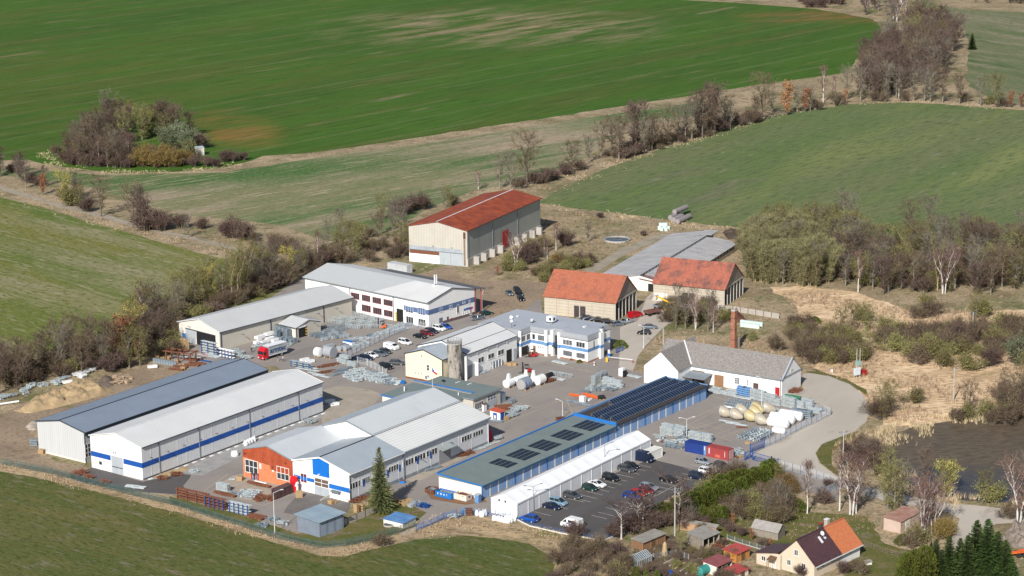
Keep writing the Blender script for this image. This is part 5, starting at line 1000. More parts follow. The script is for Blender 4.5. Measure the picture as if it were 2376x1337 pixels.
# scrub on the right
sw = 'in the scrub beside the curved road'
row([(1975,775,'olive',9),(2010,770,'olive',8),(1950,770,'olive',7),(2005,745,'othicket',6),(2060,770,'othicket',6),(2100,785,'othicket',6),(2130,740,'thicket',5),(2160,735,'thicket',6),(2150,715,'othicket',5),(2265,740,'olive',8),(2280,735,'othicket',7),(2285,790,'pthicket',5),(2330,770,'othicket',6),(2360,790,'thicket',6),(2375,800,'thicket',6),(2215,800,'pthicket',7),(2180,810,'thicket',6),(2110,830,'othicket',6),(2150,835,'othicket',7),(2190,850,'othicket',6),(2130,845,'thicket',6),(2250,860,'othicket',6),(2290,850,'pthicket',6),(2360,850,'sage',8),(2376,900,'olive',9),(2050,975,'olive',8.5),(2035,970,'thicket',6.5),(2065,960,'olive',8),(2120,935,'othicket',5),(2250,965,'alder',9),(2240,975,'othicket',5),(2290,970,'othicket',6),(2330,960,'brown',8),(2350,940,'brown',9),(2376,960,'purple',8),(2300,985,'thicket',4),(2220,980,'thicket',4),(2345,975,'othicket',5),(2180,785,'thicket',5),(2070,815,'othicket',6),(2040,800,'thicket',5)],[],(5,8),sw)
scatter([(1830,755),(1930,780),(2000,800),(2030,840),(1940,850),(1880,850),(1840,800)],40,[('othicket',3),('thicket',3),('olive',1)],{'*': (4,6.5)},sw,3)
scatter([(2040,790),(2200,830),(2376,830),(2376,760),(2250,770),(2100,780)],44,[('othicket',2),('thicket',3),('thicket',2)],{'*': (4,6.5)},sw,3.5)
scatter([(2290,900),(2420,900),(2420,985),(2300,985)],12,[('brown',1),('thicket',2),('othicket',2)],{'*': (4,7)},sw,3.5)
scatter([(1560,700),(1640,690),(1700,735),(1690,770),(1600,772),(1530,755)],20,[('thicket',3),('grey',2),('othicket',2)],{'*': (6.5,9.5),'thicket': (3.5,5),'othicket': (4,6)},'between the brick chimney and the dark red barn',2.5)
row([(1615,765,'birchm',10),(1655,772,'birch',9),(1643,768,'grey',10),(1800,815,'thicket',5.5),(1745,790,'othicket',3),(1890,750,'juniper',2),(1440,807,'juniper',2.2)],[],(8,9),'on the rough ground by the brick chimney')
# scrub between the hangar and the barns
hw = 'in the scrub in front of the rusty hangar'
row([(1197,620,'birchm',11),(1290,582,'birch',9.5),(1263,590,'birch',7),(1365,562,'grey',7),(1175,628,'othicket',5),(1215,615,'pthicket',7),(1240,600,'pthicket',7),(1230,590,'othicket',6),(1265,575,'othicket',5),(1155,640,'russet',3),(1310,570,'pthicket',6),(1260,645,'othicket',5),(1275,630,'thicket',4),(1330,625,'othicket',5),(1345,615,'pthicket',5),(1370,612,'thicket',4),(1270,612,'birch',8),(1492,548,'pthicket',2.5),(1392,506,'pthicket',2.5),(1290,610,'ochre',4),(1310,620,'ochre',3.5),(1180,612,'othicket',5),(1208,628,'othicket',4.5)],[],(5,7),hw)
scatter([(1265,660),(1300,640),(1370,620),(1300,600),(1240,640)],12,[('thicket',2),('othicket',3)],{'*': (3,5)},hw,3)
# wood behind the grey and beige halls
vw = 'in the wood beyond the grey hall'
scatter([(300,770),(300,830),(420,745),(520,700),(600,668),(700,645),(700,622),(600,640),(480,680),(370,720),(310,740)],62,[('olive',5),('brown',2),('grey',2),('othicket',2),('yellow',.5)],{'*': (8,12),'othicket': (4,6)},vw,3)
scatter([(-10,905),(60,900),(200,860),(340,830),(420,790),(400,760),(300,800),(200,815),(80,850),(-10,870)],44,[('brown',4),('purple',2),('alder',2),('thicket',2),('russet',.5)],{'*': (8,12),'thicket': (4,6),'russet': (3,5)},vw,3)
scatter([(-10,900),(200,872),(400,840),(430,760),(600,690),(720,640),(640,650),(400,730),(300,780),(100,850),(-10,875)],60,[('othicket',2),('thicket',3),('pthicket',1)],(3.5,6),vw,2.6,1.2)
row([(330,770,'birch',13),(145,858,'grey',12),(190,870,'alder',12),(75,880,'alder',10),(240,858,'grey',9),(300,855,'olive',11),(325,850,'olive',10),(285,830,'russet',11),(270,835,'russet',9),(535,705,'poplar',20),(548,703,'poplar',20),(560,700,'poplar',19),(570,694,'poplar',19),(20,900,'brown',9),(40,905,'purple',7),(-5,915,'purple',9),(410,560+180,'othicket',6),(555,694,'pthicket',5),(600,680,'grey',10),(630,672,'grey',10),(715,628,'grey',8),(660,655,'brown',9)],[],(9,12),vw)
scatter([(560,700),(640,672),(720,640),(760,620),(830,612),(760,600),(700,620),(620,655)],22,[('thicket',3),('grey',2),('pthicket',1)],{'*': (5,8)},vw,3)
# lone spruce, gardens, conifers
tree('spruce',G(883,1187),15.2,'lone olive-green spruce beside the concrete wall and production hall')
ge = 'between the car park and the gardens'
for i in range(21):
    f = i/20; p = G(1525+(1790-1525)*f,1208+(1100-1208)*f+6*sin(f*9)); tree('thuja',p,TR.uniform(3.4,4.4),DESC['thuja']+' in the tall hedge by the car park','thuja shrubs in the tall hedge by the car park',1.35)
    p2 = G(1540+(1800-1540)*f,1215+(1108-1215)*f); tree('thuja',p2,TR.uniform(3,4.2),DESC['thuja']+' in the tall hedge by the car park','thuja shrubs in the tall hedge by the car park',1.35)
row([(1640,1215,'thuja',3.6),(1655,1218,'thuja',4.2),(1668,1215,'thuja',4),(1680,1210,'thuja',3.5),(1630,1208,'thuja',3.5),(1820,1140,'ochre',5),(1835,1145,'ochre',4.5),(1810,1135,'olive',6),(1850,1185,'juniper',2.6),(1835,1180,'juniper',2.8),(1740,1195,'thicket',5),(1765,1205,'othicket',5),(1785,1200,'pthicket',5),(1800,1215,'othicket',4.5),(1720,1190,'thicket',4),(1825,1190,'thicket',5),(1810,1165,'thicket',5),(1780,1170,'thicket',4),(1690,1200,'thicket',4),(1450,1125,'thicket',.1),(1655,1130,'thicket',5),(1680,1118,'thicket',5),(1710,1105,'thicket',4.5),(1640,1140,'othicket',4),(1700,1220,'russet',2.5),(1720,1245,'pthicket',2.5),(1745,1255,'russet',2.5),(1770,1270,'pthicket',2.5),(1700,1235,'pthicket',2.5),(1680,1225,'pthicket',2.5),(1790,1275,'russet',2.2)],[],(3,4),ge)
row([(1873,1192,'birch',12.5),(1948,1185,'birch',13),(1975,1195,'birchm',14),(1985,1190,'birchm',13),(2150,1240,'birchm',13),(2165,1238,'birchm',12),(2140,1250,'birchm',13),(2075,1190,'olive',11),(2090,1185,'grey',11),(2060,1180,'olive',10),(2145,1130,'purple',9),(2190,1160,'olive',9),(2200,1158,'yellow',8),(2285,1162,'olive',7),(2300,1165,'othicket',6),(2365,1215,'birchm',15),(2376,1200,'grey',14),(2185,1250,'ochre',6),(2200,1235,'ochre',4),(2130,1262,'othicket',5),(2095,1262,'juniper',2),(2110,1270,'thicket',4),(1995,1075,'pthicket',6),(2020,1065,'pthicket',6),(2040,1075,'pthicket',6),(2000,1050,'thicket',5),(1960,1050,'pthicket',3),(2030,1100,'thicket',6),(2060,1120,'olive',8),(1910,1170,'pthicket',4),(1925,1135,'pthicket',3),(2340,1205,'thicket',4)],[],(8,12),'between the gardens and the pond')
row([(2170,1347,'fir',9),(2125,1352,'thuja',7),(2145,1356,'thuja',8),(2105,1356,'thuja',6.5),(2200,1345,'fir',9.5),(2225,1350,'fir',9.5),(2262,1352,'fir',13.5),(2288,1354,'fir',14),(2312,1356,'fir',11.5),(2242,1360,'fir',11),(2335,1350,'fir',8),(2100,1350,'thuja',6),(2185,1350,'fir',7),(2330,1360,'fir',10),(2160,1300,'fir',4)],[],(8,12),'beside the gravel road at the lower right')
scatter([(1480,1290),(1560,1300),(1640,1290),(1700,1300),(1760,1337),(1760,1380),(1480,1380)],16,[('thicket',3),('pthicket',1),('othicket',2)],(1.8,3),'along the bottom of the gardens',2)
row([(1442,1252,'birchgnarl',7.5),(1480,1232,'birchgnarl',7),(1492,1228,'birchgnarl',8),(1578,1225,'birchgnarl',10),(1530,1215,'birchgnarl',4),(1330,1250,'pthicket',4.5),(1420,1245,'pthicket',4),(1462,1240,'pthicket',5),(1510,1230,'pthicket',5),(1545,1222,'pthicket',4),(1590,1225,'pthicket',5),(1470,1225,'pthicket',4),(1580,1278,'olive',4.5),(1500,1250,'thicket',3)],[],(5,7),'at the lower edge of the car park')
scatter([(1285,1300),(1340,1275),(1400,1280),(1450,1290),(1460,1337),(1450,1380),(1285,1380)],24,[('thicket',4),('othicket',2),('brown',1),('pthicket',1)],{'*': (3,5),'brown': (4,6)},'at the bottom edge between meadow and gardens',2)
scatter([(1470,1225),(1560,1215),(1640,1250),(1660,1230),(1580,1190),(1480,1200)],16,[('thicket',2),('pthicket',1),('grey',1)],{'*': (2,4),'grey': (4,6)},'around the timber sheds',2)
scatter([(1690,1180),(1780,1150),(1850,1180),(1830,1220),(1730,1215)],22,[('thicket',3),('othicket',2),('grey',1)],{'*': (3,5),'grey': (5,7)},'in the overgrown garden plot',2)
scatter([(1560,1290),(1680,1260),(1690,1337),(1560,1380)],10,[('thicket',1),('othicket',1)],{'*': (1.5,2.5)},'among the lower vegetable beds',2)
row([(1475,1350,'thuja',3.2),(1500,1352,'thuja',2.5),(1525,1350,'thuja',2.4),(1600,1330,'othicket',2.5),(1680,1296,'thuja',1.8),(1860,1337,'pthicket',3),(1960,1330,'pthicket',3),(2000,1332,'thicket',3),(1985,1320,'thicket',2.5),(1690,1345,'thicket',3),(1885,1268,'pthicket',1.5),(885,1268,'thicket',3.4),(880,1266,'thicket',2.6)],[],(2,3),'among the gardens and sheds')
for q,h in (((1330,835),1.0),((1300,825),1.0),((1345,842),.9),((1315,830),.8)): tree('juniper',G(*q),h,'low evergreen shrub along the foot of the office block','low evergreen shrubs along the foot of the office block')
# dry grass, reeds
def blades(name,poly_px,dens,h,mats,kind='stuff',w_=.12,clump=5):
    P = [G(*p) for p in poly_px]; xs = [p.x for p in P]; ys = [p.y for p in P]; area = abs(sum(P[i].x*P[(i+1) % len(P)].y-P[(i+1) % len(P)].x*P[i].y for i in range(len(P))))/2; mb = MB(); n = int(area*dens); k = 0; tries = 0
    while k < n and tries < n*6:
        tries += 1; x,y = TR.uniform(min(xs),max(xs)),TR.uniform(min(ys),max(ys))
        if not inpoly(x,y,P) or noise.noise((x*.06,y*.06,3))+.35*noise.noise((x*.4,y*.4,5)) < -.05: continue
        k += 1; m_ = 0 if TR.random() < .72 else 1; hh = h*TR.uniform(.5,1.2)
        for c in range(clump):
            a = TR.uniform(0,6.28); p = Vector((x+TR.uniform(-.3,.3),y+TR.uniform(-.3,.3),0)); s = Vector((cos(a),sin(a),0))*w_/2; mb.add([p-s,p+s,p+Vector((TR.uniform(-.4,.4)*hh,TR.uniform(-.4,.4)*hh,hh))],[(0,1,2)],m_)
    mb.build(name,[MATS[m] for m in mats],kind=kind,label='tufts of dry grass' if 0 else None)
def strip(name,pts,wd,dens,h,mats,w_=.12):
    mb = MB()
    for i in range(len(pts)-1):
        a,c = G(*pts[i]),G(*pts[i+1]); d = c-a; nr = Vector((-d.y,d.x,0)).normalized()
        for k in range(int(d.length*dens)):
            p = a+d*TR.random()+nr*TR.gauss(0,wd*.6)
            if noise.noise((p.x*.09,p.y*.09,7))+.5*noise.noise((p.x*.3,p.y*.3,2)) < .02: continue
            hh = h*TR.uniform(.5,1.2); m_ = 0 if TR.random() < .7 else 1
            for c_ in range(4):
                t = TR.uniform(0,6.28); q = p+Vector((TR.uniform(-.25,.25),TR.uniform(-.25,.25),0)); s = Vector((cos(t),sin(t),0))*w_/2; mb.add([q-s,q+s,q+Vector((TR.uniform(-.4,.4)*hh,TR.uniform(-.4,.4)*hh,hh))],[(0,1,2)],m_)
    mb.build(name,[MATS[m] for m in mats],kind='stuff')
SB = ['mat_straw_blade','mat_brown_blade']
strip('dry_grass',[(0,1082),(100,1106),(180,1126),(300,1156),(420,1184),(520,1216),(620,1246),(700,1268),(745,1282),(800,1284),(900,1262),(960,1248)],2.2,15,0.50,SB)
strip('dry_grass',[(960,1244),(1000,1215),(1060,1206),(1130,1208),(1220,1228),(1320,1256),(1400,1280)],4,20,0.50,SB)
strip('dry_grass',[(1250,478),(1330,490),(1450,503),(1560,519),(1640,528),(1730,535)],4,8,0.62,SB)
strip('dry_grass',[(1275,440),(1345,412),(1430,380),(1520,350),(1620,322),(1720,288),(1800,266),(1900,248),(2000,238),(2100,236),(2200,241),(2376,253)],5,8,0.62,SB)
strip('dry_grass',[(100,350),(115,378),(160,390),(280,400),(400,396),(480,392),(560,380)],4,8,0.62,SB)
strip('dry_grass',[(0,446),(110,478),(240,520),(340,545),(420,560),(520,590),(640,612),(720,632)],4,6,0.56,SB)
blades('reeds',[(1800,672),(1960,682),(2060,710),(2376,730),(2420,960),(2200,975),(2060,985),(2020,955),(1990,900),(1900,860),(1900,800),(1830,700)],.55,1.3,SB,w_=.14,clump=4)
strip('reeds',[(2018,1034),(2040,1018),(2070,1006),(2130,990),(2230,975),(2376,958)],5,24,1.5,SB)
strip('reeds',[(2060,1092),(2130,1132),(2210,1162),(2300,1168),(2376,1174)],3,22,1.5,SB)
blades('reeds',[(1930,1040),(1970,1010),(2080,990),(2060,1020),(2010,1050),(1990,1090),(1950,1080)],1.2,1.2,['mat_brown_blade','mat_straw_blade'])
blades('rough_grass',[(1130,560),(1260,490),(1400,505),(1560,530),(1450,575),(1350,625),(1270,655),(1150,640)],.5,.6,['mat_brown_blade','mat_green_blade'],clump=4)
blades('rough_grass',[(1510,800),(1540,765),(1700,770),(1860,760),(1880,850),(1700,800),(1560,795)],.9,.7,['mat_brown_blade','mat_straw_blade'],clump=4)
blades('rough_grass',[(1320,1260),(1450,1250),(1560,1290),(1560,1400),(1290,1400),(1295,1290)],1.0,.6,['mat_brown_blade','mat_green_blade'],clump=4)
blades('rough_grass',[(1640,1180),(1700,1150),(1800,1130),(1870,1190),(1950,1180),(2060,1210),(2050,1300),(1900,1260),(1700,1230)],.6,.45,['mat_brown_blade','mat_green_blade'],clump=4)

L('mat_tramline',(.13,.16,.06),[((.22,.21,.11),.05,1,0,.45,.6)])
FP_ = [G(*p) for p in ((-60,372),(60,372),(150,388),(400,400),(585,372),(700,357),(900,330),(1100,299),(1250,277),(1400,253),(1600,222),(1760,197),(1962,168),(2040,85),(2020,43),(1700,6),(600,-12),(-300,-12),(-300,300))]; mb = MB(); d_ = Vector((cos(radians(48.5)),sin(radians(48.5)),0)); n_ = Vector((-d_.y,d_.x,0)); o_ = G(900,200)
for k in range(-16,17):
    for s_ in (-1.0,1.0):
        for j in range(-70,70):
            a = o_+n_*(k*27+s_+3*noise.noise((k,j*.02,1)))+d_*j*12; c = o_+n_*(k*27+s_+3*noise.noise((k,(j+1)*.02,1)))+d_*(j+1)*12
            if inpoly(a.x,a.y,FP_) and inpoly(c.x,c.y,FP_) and noise.noise((k*1.7,j*.11,4)) > -.12: m_ = n_*.22; mb.quad((a.x-m_.x,a.y-m_.y,.026),(c.x-m_.x,c.y-m_.y,.026),(c.x+m_.x,c.y+m_.y,.026),(a.x+m_.x,a.y+m_.y,.026))
mb.build('tractor_tracks',MATS['mat_tramline'],kind='structure')
# ---------------------------------------------------------------- vehicles
TYRE = RUBBER; RIM = M('mat_wheel_rim',(.45,.46,.48),var=.1,rough=.4,metal=.3); CGLASS = M('mat_car_glass',(.012,.016,.02),c2=(.03,.035,.04),sc=1,rough=.08,spec=.7); HLAMP = M('mat_headlight',(.75,.77,.8),var=.02,rough=.2); TLAMP = M('mat_tail_light',(.35,.01,.01),var=.05,rough=.3); PLATE = M('mat_plate',(.7,.7,.68),var=.02)
def paint(name,c,metal=.25,rough=.28): return M('mat_car_'+name,c,var=.04,sc=.5,rough=rough,metal=metal,spec=.6)
PAINT = {'white': paint('white',(.78,.79,.80),0),'black': paint('black',(.012,.014,.018)),'navy': paint('navy',(.012,.022,.06)),'grey': paint('grey',(.075,.082,.09)),'silver': paint('silver',(.36,.40,.44),.4),'slate': paint('slate',(.16,.19,.23),.3),'red': paint('red',(.50,.012,.022)),'darkred': paint('dark_red',(.20,.012,.02)),'blue': paint('blue',(.01,.04,.28)),'bright': paint('bright_blue',(.01,.10,.48)),'pale': paint('pale_blue',(.25,.42,.55),.3),'green': paint('dark_green',(.012,.05,.04)),'lime': paint('lime',(.22,.75,.10),0)}
def ring(x,hw,z0,zs,zt,tw=None):
    tw = hw*.93 if tw is None else tw
    return [(x,-hw*.92,z0),(x,-hw,z0+.18),(x,-hw,zs),(x,-tw,zt),(x,tw,zt),(x,hw,zs),(x,hw,z0+.18),(x,hw*.92,z0)]
SHAPES = {  # lower body stations (x, half width, shoulder z), cabin base (rear, front), roof (rear, front, z), wheel x
 'hatch': ([(-1.98,.72,.78),(-1.85,.85,.92),(-.9,.87,.93),(.75,.87,.92),(1.55,.84,.80),(1.98,.72,.62)],(-1.88,1.0),(-1.55,.15,1.46),1.22),
 'estate': ([(-2.28,.74,.80),(-2.15,.86,.92),(-.9,.89,.93),(.85,.89,.92),(1.75,.86,.80),(2.28,.74,.62)],(-2.18,1.05),(-1.85,.25,1.46),1.35),
 'sedan': ([(-2.28,.74,.86),(-2.1,.86,.96),(-.9,.89,.93),(.85,.89,.92),(1.75,.86,.80),(2.28,.74,.62)],(-1.60,1.05),(-.85,.2,1.43),1.35),
 'mpv': ([(-2.1,.76,.86),(-2.0,.88,1.0),(-.9,.90,1.02),(.95,.90,1.0),(1.7,.86,.86),(2.1,.74,.66)],(-2.04,1.35),(-1.85,.35,1.66),1.28),
 'suv': ([(-2.15,.78,.90),(-2.05,.90,1.04),(-.9,.92,1.06),(.85,.92,1.04),(1.7,.88,.94),(2.15,.76,.72)],(-2.05,1.1),(-1.75,.3,1.66),1.3)}
def car_proto(kind):
    st,(cb0,cb1),(r0,r1,rz),wx = SHAPES[kind]; t = thing('car','x','car',(0,0,-50)); mb = MB()
    mb.loft([ring(x,hw,.22 if abs(x) < st[-1][0]-.1 else .34,z-.22,z) for x,hw,z in st]); zb = st[2][2]-.02; hw = st[2][1]
    # roof and pillars belong to the body
    mb.loft([[(r0,-hw*.76,rz-.06),(r0,-hw*.66,rz),(r0,hw*.66,rz),(r0,hw*.76,rz-.06)],[(r1,-hw*.76,rz-.05),(r1,-hw*.66,rz+.01),(r1,hw*.66,rz+.01),(r1,hw*.76,rz-.05)]])
    for s in (-1,1):
        for a,c in (((cb0+.05,s*hw*.93,zb),(r0,s*hw*.75,rz-.04)),((cb1-.05,s*hw*.93,zb),(r1,s*hw*.75,rz-.04)),(((cb0+cb1)/2-.2,s*hw*.955,zb),((r0+r1)/2,s*hw*.765,rz-.04))): mb.bar(a,c,.07,.07)
        mb.box(cb1-.45,s*(hw+.02)-.07,zb-.02,cb1-.3,s*(hw+.02)+.07,zb+.12)
    body = mb.build('body',PAINT['grey'],t,smooth=False); w_ = MB()
    w_.loft([[(cb0,-hw*.92,zb),(cb0+.0,hw*.92,zb),(cb1,hw*.90,zb),(cb1,-hw*.90,zb)],[(r0+.02,-hw*.745,rz-.045),(r0+.02,hw*.745,rz-.045),(r1-.02,hw*.745,rz-.04),(r1-.02,-hw*.745,rz-.04)]]); w_.build('windows',CGLASS,t)
    for x in (-wx,wx):
        for s in (-1,1):
            wh = MB().tube((x,s*(hw-.22),.32),(x,s*(hw+.015),.32),.32,None,12).build('wheel',TYRE,t); MB().tube((x,s*(hw+.0),.32),(x,s*(hw+.03),.32),.2,None,8).build('rim',RIM,wh)
    xe = st[-1][0]; xr = st[0][0]
    for s in (-1,1):
        MB().box(xe-.14,s*.5-.17,.52,xe-.015+.03,s*.5+.17,.66).build('headlight',HLAMP,t); MB().box(xr-.02,s*.56-.13,.66,xr+.12,s*.56+.13,.86).build('tail_light',TLAMP,t)
    MB().box(xr-.03,-.26,.5,xr+.02,.26,.62).build('number_plate',PLATE,t)
    return t
def van_proto(L_=5.0,H_=2.4,hood=.9,name='van',win=True,hw=.95):
    t = thing(name,'x','van',(0,0,-50)); h = L_/2; mb = MB()
    prof = [(-h,.3),(-h,1.2),(-h+.08,H_-.1),(-h+.25,H_),(h-hood-.9,H_),(h-hood-.55,H_-.15),(h-hood*.55,1.35),(h-.12,1.1),(h,.75),(h,.3)]
    r0 = [(x,-hw if z < H_-.3 else -hw*.9,z) for x,z in prof]; 
    mb.add(r0+[(x,-y,z) for x,y,z in r0],[tuple(range(9,-1,-1)),tuple(range(10,20))]+[(i,(i+1) % 10,10+(i+1) % 10,10+i) for i in range(10)]); mb.build('body',PAINT['white'],t)
    w_ = MB(); x0,z0,x1,z1 = h-hood-.5,H_-.18,h-hood*.6,1.38; w_.add([(x0+.03,-hw*.85,z0),(x0+.03,hw*.85,z0),(x1+.04,hw*.9,z1),(x1+.04,-hw*.9,z1)],[(0,1,2,3)])
    for s in (-1,1):
        w_.add([(h-hood-.75,s*(hw+.012),1.3),(x1-.05,s*(hw+.012),1.3),(x0-.1,s*(hw+.004-.04),H_-.4),(h-hood-.75,s*(hw-.03),H_-.4)],[(0,1,2,3)])
        if win: w_.box(-h+1.0,s*(hw+.006)-.012,1.35,h-hood-1.2,s*(hw+.006)+.012,H_-.45)
    w_.build('windows',CGLASS,t)
    for x in (-h+1.0,h-.95):
        for s in (-1,1):
            wh = MB().tube((x,s*(hw-.24),.34),(x,s*(hw+.015),.34),.34,None,12).build('wheel',TYRE,t); MB().tube((x,s*hw,.34),(x,s*(hw+.03),.34),.2,None,8).build('rim',RIM,wh)
    for s in (-1,1): MB().box(h-.1,s*.7-.15,.75,h+.03,s*.7+.15,.95).build('headlight',HLAMP,t); MB().box(-h-.02,s*.8-.08,.8,-h+.1,s*.8+.08,1.3).build('tail_light',TLAMP,t)
    return t
protos = {k: car_proto(k) for k in SHAPES}; protos['van'] = van_proto(); protos['bigvan'] = van_proto(5.6,2.5,.8,win=False); protos['minibus'] = van_proto(4.6,1.95,.9)
index_kids()
def put(kind,px,head,colr,label,group=None):
    p = G(px[0],px[1]+3); c = copy_tree(protos[kind]); c.location = p; c.rotation_euler = (0,0,radians(head)); c['label'] = label
    if group: c['group'] = group
    c['category'] = 'van' if 'van' in kind or kind == 'minibus' else 'car'
    for ch in c.children: pass
    for o in bpy.data.objects:
        pass
    return c
NEWCARS = []
def putc(*a,**k): NEWCARS.append((put(*a,**k),a[3]))
pk = 'cars in the lower car park'; z8 = Zm(1300,1000)
putc('bigvan',z8(760,265),-37,'navy','dark blue panel van parked beside the small white container',pk)
putc('hatch',z8(655,330),-37,'black','black hatchback squeezed behind the dark estate next to the dark blue panel van',pk)
putc('estate',z8(610,357),-37,'grey','dark grey estate in front of the tent, next to the black hatchback',pk)
putc('mpv',z8(465,440),-37,'black','black people carrier in front of the tent by the far lamp post',pk)
putc('sedan',z8(338,497),-37,'white','white coupe in front of the tent beside a dark green hatchback',pk)
putc('hatch',z8(275,530),-37,'green','dark green hatchback in front of the tent',pk)
putc('estate',z8(110,603),-37,'grey','lone grey people carrier in front of the tent',pk)
putc('mpv',(1296,1168),-37,'pale','pale blue people carrier in front of the tent',pk)
putc('sedan',(1281,1177),-37,'navy','dark blue saloon in front of the tent next to a pale blue car',pk)
putc('suv',(1228,1206),143,'bright','bright blue crossover parked beside the near end of the tent',pk)
putc('van',(1327,1221),143,'white','white van with blue side stripe near the car park kerb')
putc('hatch',z8(1312,290),-37,'silver','silver hatchback parked before the red shipping container',pk)
putc('hatch',z8(1482,325),-37,'grey','dark grey hatchback at the gate end of the car park',pk)
putc('estate',z8(1358,378),-37,'white','white estate car at the far side of the car park',pk)
putc('mpv',z8(1262,430),-37,'navy','dark blue people carrier next to the white estate car',pk)
putc('sedan',z8(997,455),-37,'black','lone black saloon in the middle of the car park',pk)
putc('estate',z8(818,525),-37,'silver','pale silver estate beside two red cars',pk)
putc('hatch',z8(793,555),-37,'darkred','dark red hatchback between bright red car and silver estate',pk)
putc('hatch',z8(716,583),-37,'red','bright red hatchback between the dark red and the blue car',pk)
putc('estate',z8(663,610),-37,'blue','blue hatchback beside the bright red one',pk)
putc('minibus',z8(965,745),-37,'navy','dark van half hidden by gnarled birches at the car park edge')
up = 'cars in the upper car park'; z2 = Zm(400,600); z3 = Zm(900,600)
putc('sedan',z2(1715,925),-40,'navy','dark blue saloon nearest the steel yard fence corner',up)
putc('estate',z2(1782,918),-40,'navy','dark blue estate between navy saloon and white saloon',up)
putc('sedan',z2(1828,893),-40,'white','white saloon between dark blue cars in the upper car park',up)
putc('estate',z2(1908,880),-40,'slate','slate blue estate in the upper car park',up)
putc('hatch',z2(1958,860),-40,'grey','dark grey hatchback beside the white minibus',up)
putc('minibus',z2(2012,822),-40,'white','white minibus in the upper car park',up)
putc('mpv',z2(2138,775),-40,'white','lone white people carrier beside the mesh fence',up)
putc('sedan',z2(2278,718),-40,'black','black saloon beside the dark red estate',up)
putc('estate',z3(360,692),-40,'darkred','dark red estate between the black and the dark blue car',up)
putc('estate',z3(402,670),-40,'navy','dark blue estate between dark red and white cars',up)
putc('suv',z3(472,648),-40,'white','white sport utility car next to the blue one',up)
putc('hatch',z3(535,632),-40,'bright','bright blue hatchback at the end of the row by the office hall',up)
putc('suv',z2(1962,1000),-40,'black','black sport utility car inside the fence corner near the cream house',up)
putc('estate',z2(2065,965),-10,'grey','dark estate parked behind the cream gable house',up)
putc('sedan',z3(822,550),35,'slate','slate grey saloon beside the red-posted canopy')
putc('estate',z3(905,508),35,'green','dark green estate by the red-posted canopy')
rg = 'cars on the ground between hangar and orange-roofed barn'
putc('sedan',z3(1115,322),-75,'slate','blue-grey saloon on bare ground left of two black cars',rg); putc('hatch',z3(1187,293),-75,'black','black car farthest back on the bare ground',rg); putc('sedan',z3(1205,325),-75,'black','black saloon in the middle of the three in a line on bare ground',rg); putc('hatch',z3(1222,372),-78,'black','black hatchback nearest the office on the bare ground',rg)
bg_ = 'cars parked along the orange-roofed barn'
putc('estate',z3(1840,552),-5,'navy','dark car half hidden behind the office roof, leftmost along the barn',bg_); putc('sedan',z3(1935,568),-5,'black','black saloon half hidden behind the office roof',bg_); putc('hatch',z3(2022,583),-5,'black','black hatchback showing above the right end of the office roof',bg_)
putc('estate',z3(2112,603),30,'slate','slate estate by the barn corner next to the silver saloon',bg_); putc('sedan',z3(2193,580),35,'silver','silver saloon between slate estate and red van',bg_)
putc('minibus',z3(2272,528),40,'red','bright red small van at the open end of the orange-roofed barn')
z4f = Zm(1400,600)
putc('sedan',z4f(425,632),-8,'slate','slate saloon on the lane verge behind the farm building'); putc('hatch',z4f(372,685),172,'black','black hatchback on the lane below the slate saloon')
putc('hatch',z4f(1232,1165),-10,'lime','lime green open car by the whitewashed farm building'); putc('sedan',(1643,903),60,'navy','dark car in the shade at the end of the solar garage row')
index_kids()
for c,colr in NEWCARS:
    for ch in KIDS.get(c.name,()):
        if ch.name.startswith('body'): ch.material_slots[0].link = 'OBJECT'; ch.material_slots[0].material = PAINT[colr]
for t in protos.values():
    for ch in list(KIDS.get(t.name,())):
        for g_ in list(KIDS.get(ch.name,())): bpy.data.objects.remove(g_)
        bpy.data.objects.remove(ch)
    bpy.data.objects.remove(t)
wv = [c for c,k in NEWCARS if 'blue side stripe' in c['label']][0]
for s in (-1,1): MB().box(-1.6,s*.965-.01,1.0,.9,s*.965+.01,1.22).build('side_stripe',BLUE,wv)
# the lorry
p = G(600,836); t = thing('lorry','red-cabbed lorry with grey tarpaulin body reading armtec beside the beige hall','lorry',p,radians(228)); t.location = G(632,829)
TARP = M('mat_tarpaulin',(.36,.37,.39),var=.05); LR = M('mat_lorry_red',(.58,.015,.03),var=.05,rough=.3)
MB().box(-4.6,-1.2,1.15,2.35,1.2,3.75).build('cargo_body',TARP,t); MB().box(-4.62,-1.22,3.75,2.37,1.22,3.82).build('cargo_roof',WFOIL,t); MB().box(-4.6,-1.0,.75,3.5,1.0,1.1).build('chassis',BLACK,t)
mb = MB(); mb.extr([(2.5,.55),(2.5,3.2),(2.9,3.6),(3.5,3.55),(4.15,2.75),(4.35,1.6),(4.4,.5)],-1.2,1.2); cb = mb.build('cab',LR,t)
mb = MB(); mb.add([(4.18,-1.05,2.62),(4.18,1.05,2.62),(4.40,1.1,1.75),(4.40,-1.1,1.75)],[(0,1,2,3)]); 
for s in (-1,1): mb.box(3.3,s*1.21-.01,1.75,4.1,s*1.21+.01,2.5)
mb.build('windscreen',CGLASS,cb); mb = MB().box(4.38,-.7,.95,4.43,.7,1.35); mb.build('grille',DARK,cb)
for s in (-1,1): MB().box(4.36,s*.9-.2,.65,4.44,s*.9+.2,.9).build('headlight',HLAMP,cb); MB().box(4.0,s*1.35-.08,1.7,4.2,s*1.35+.08,2.4).build('mirror',BLACK,cb); MB().box(-4.55,s*1.21-.02,1.0,2.3,s*1.21+.02,1.2).build('side_rail',LTRIM,t)
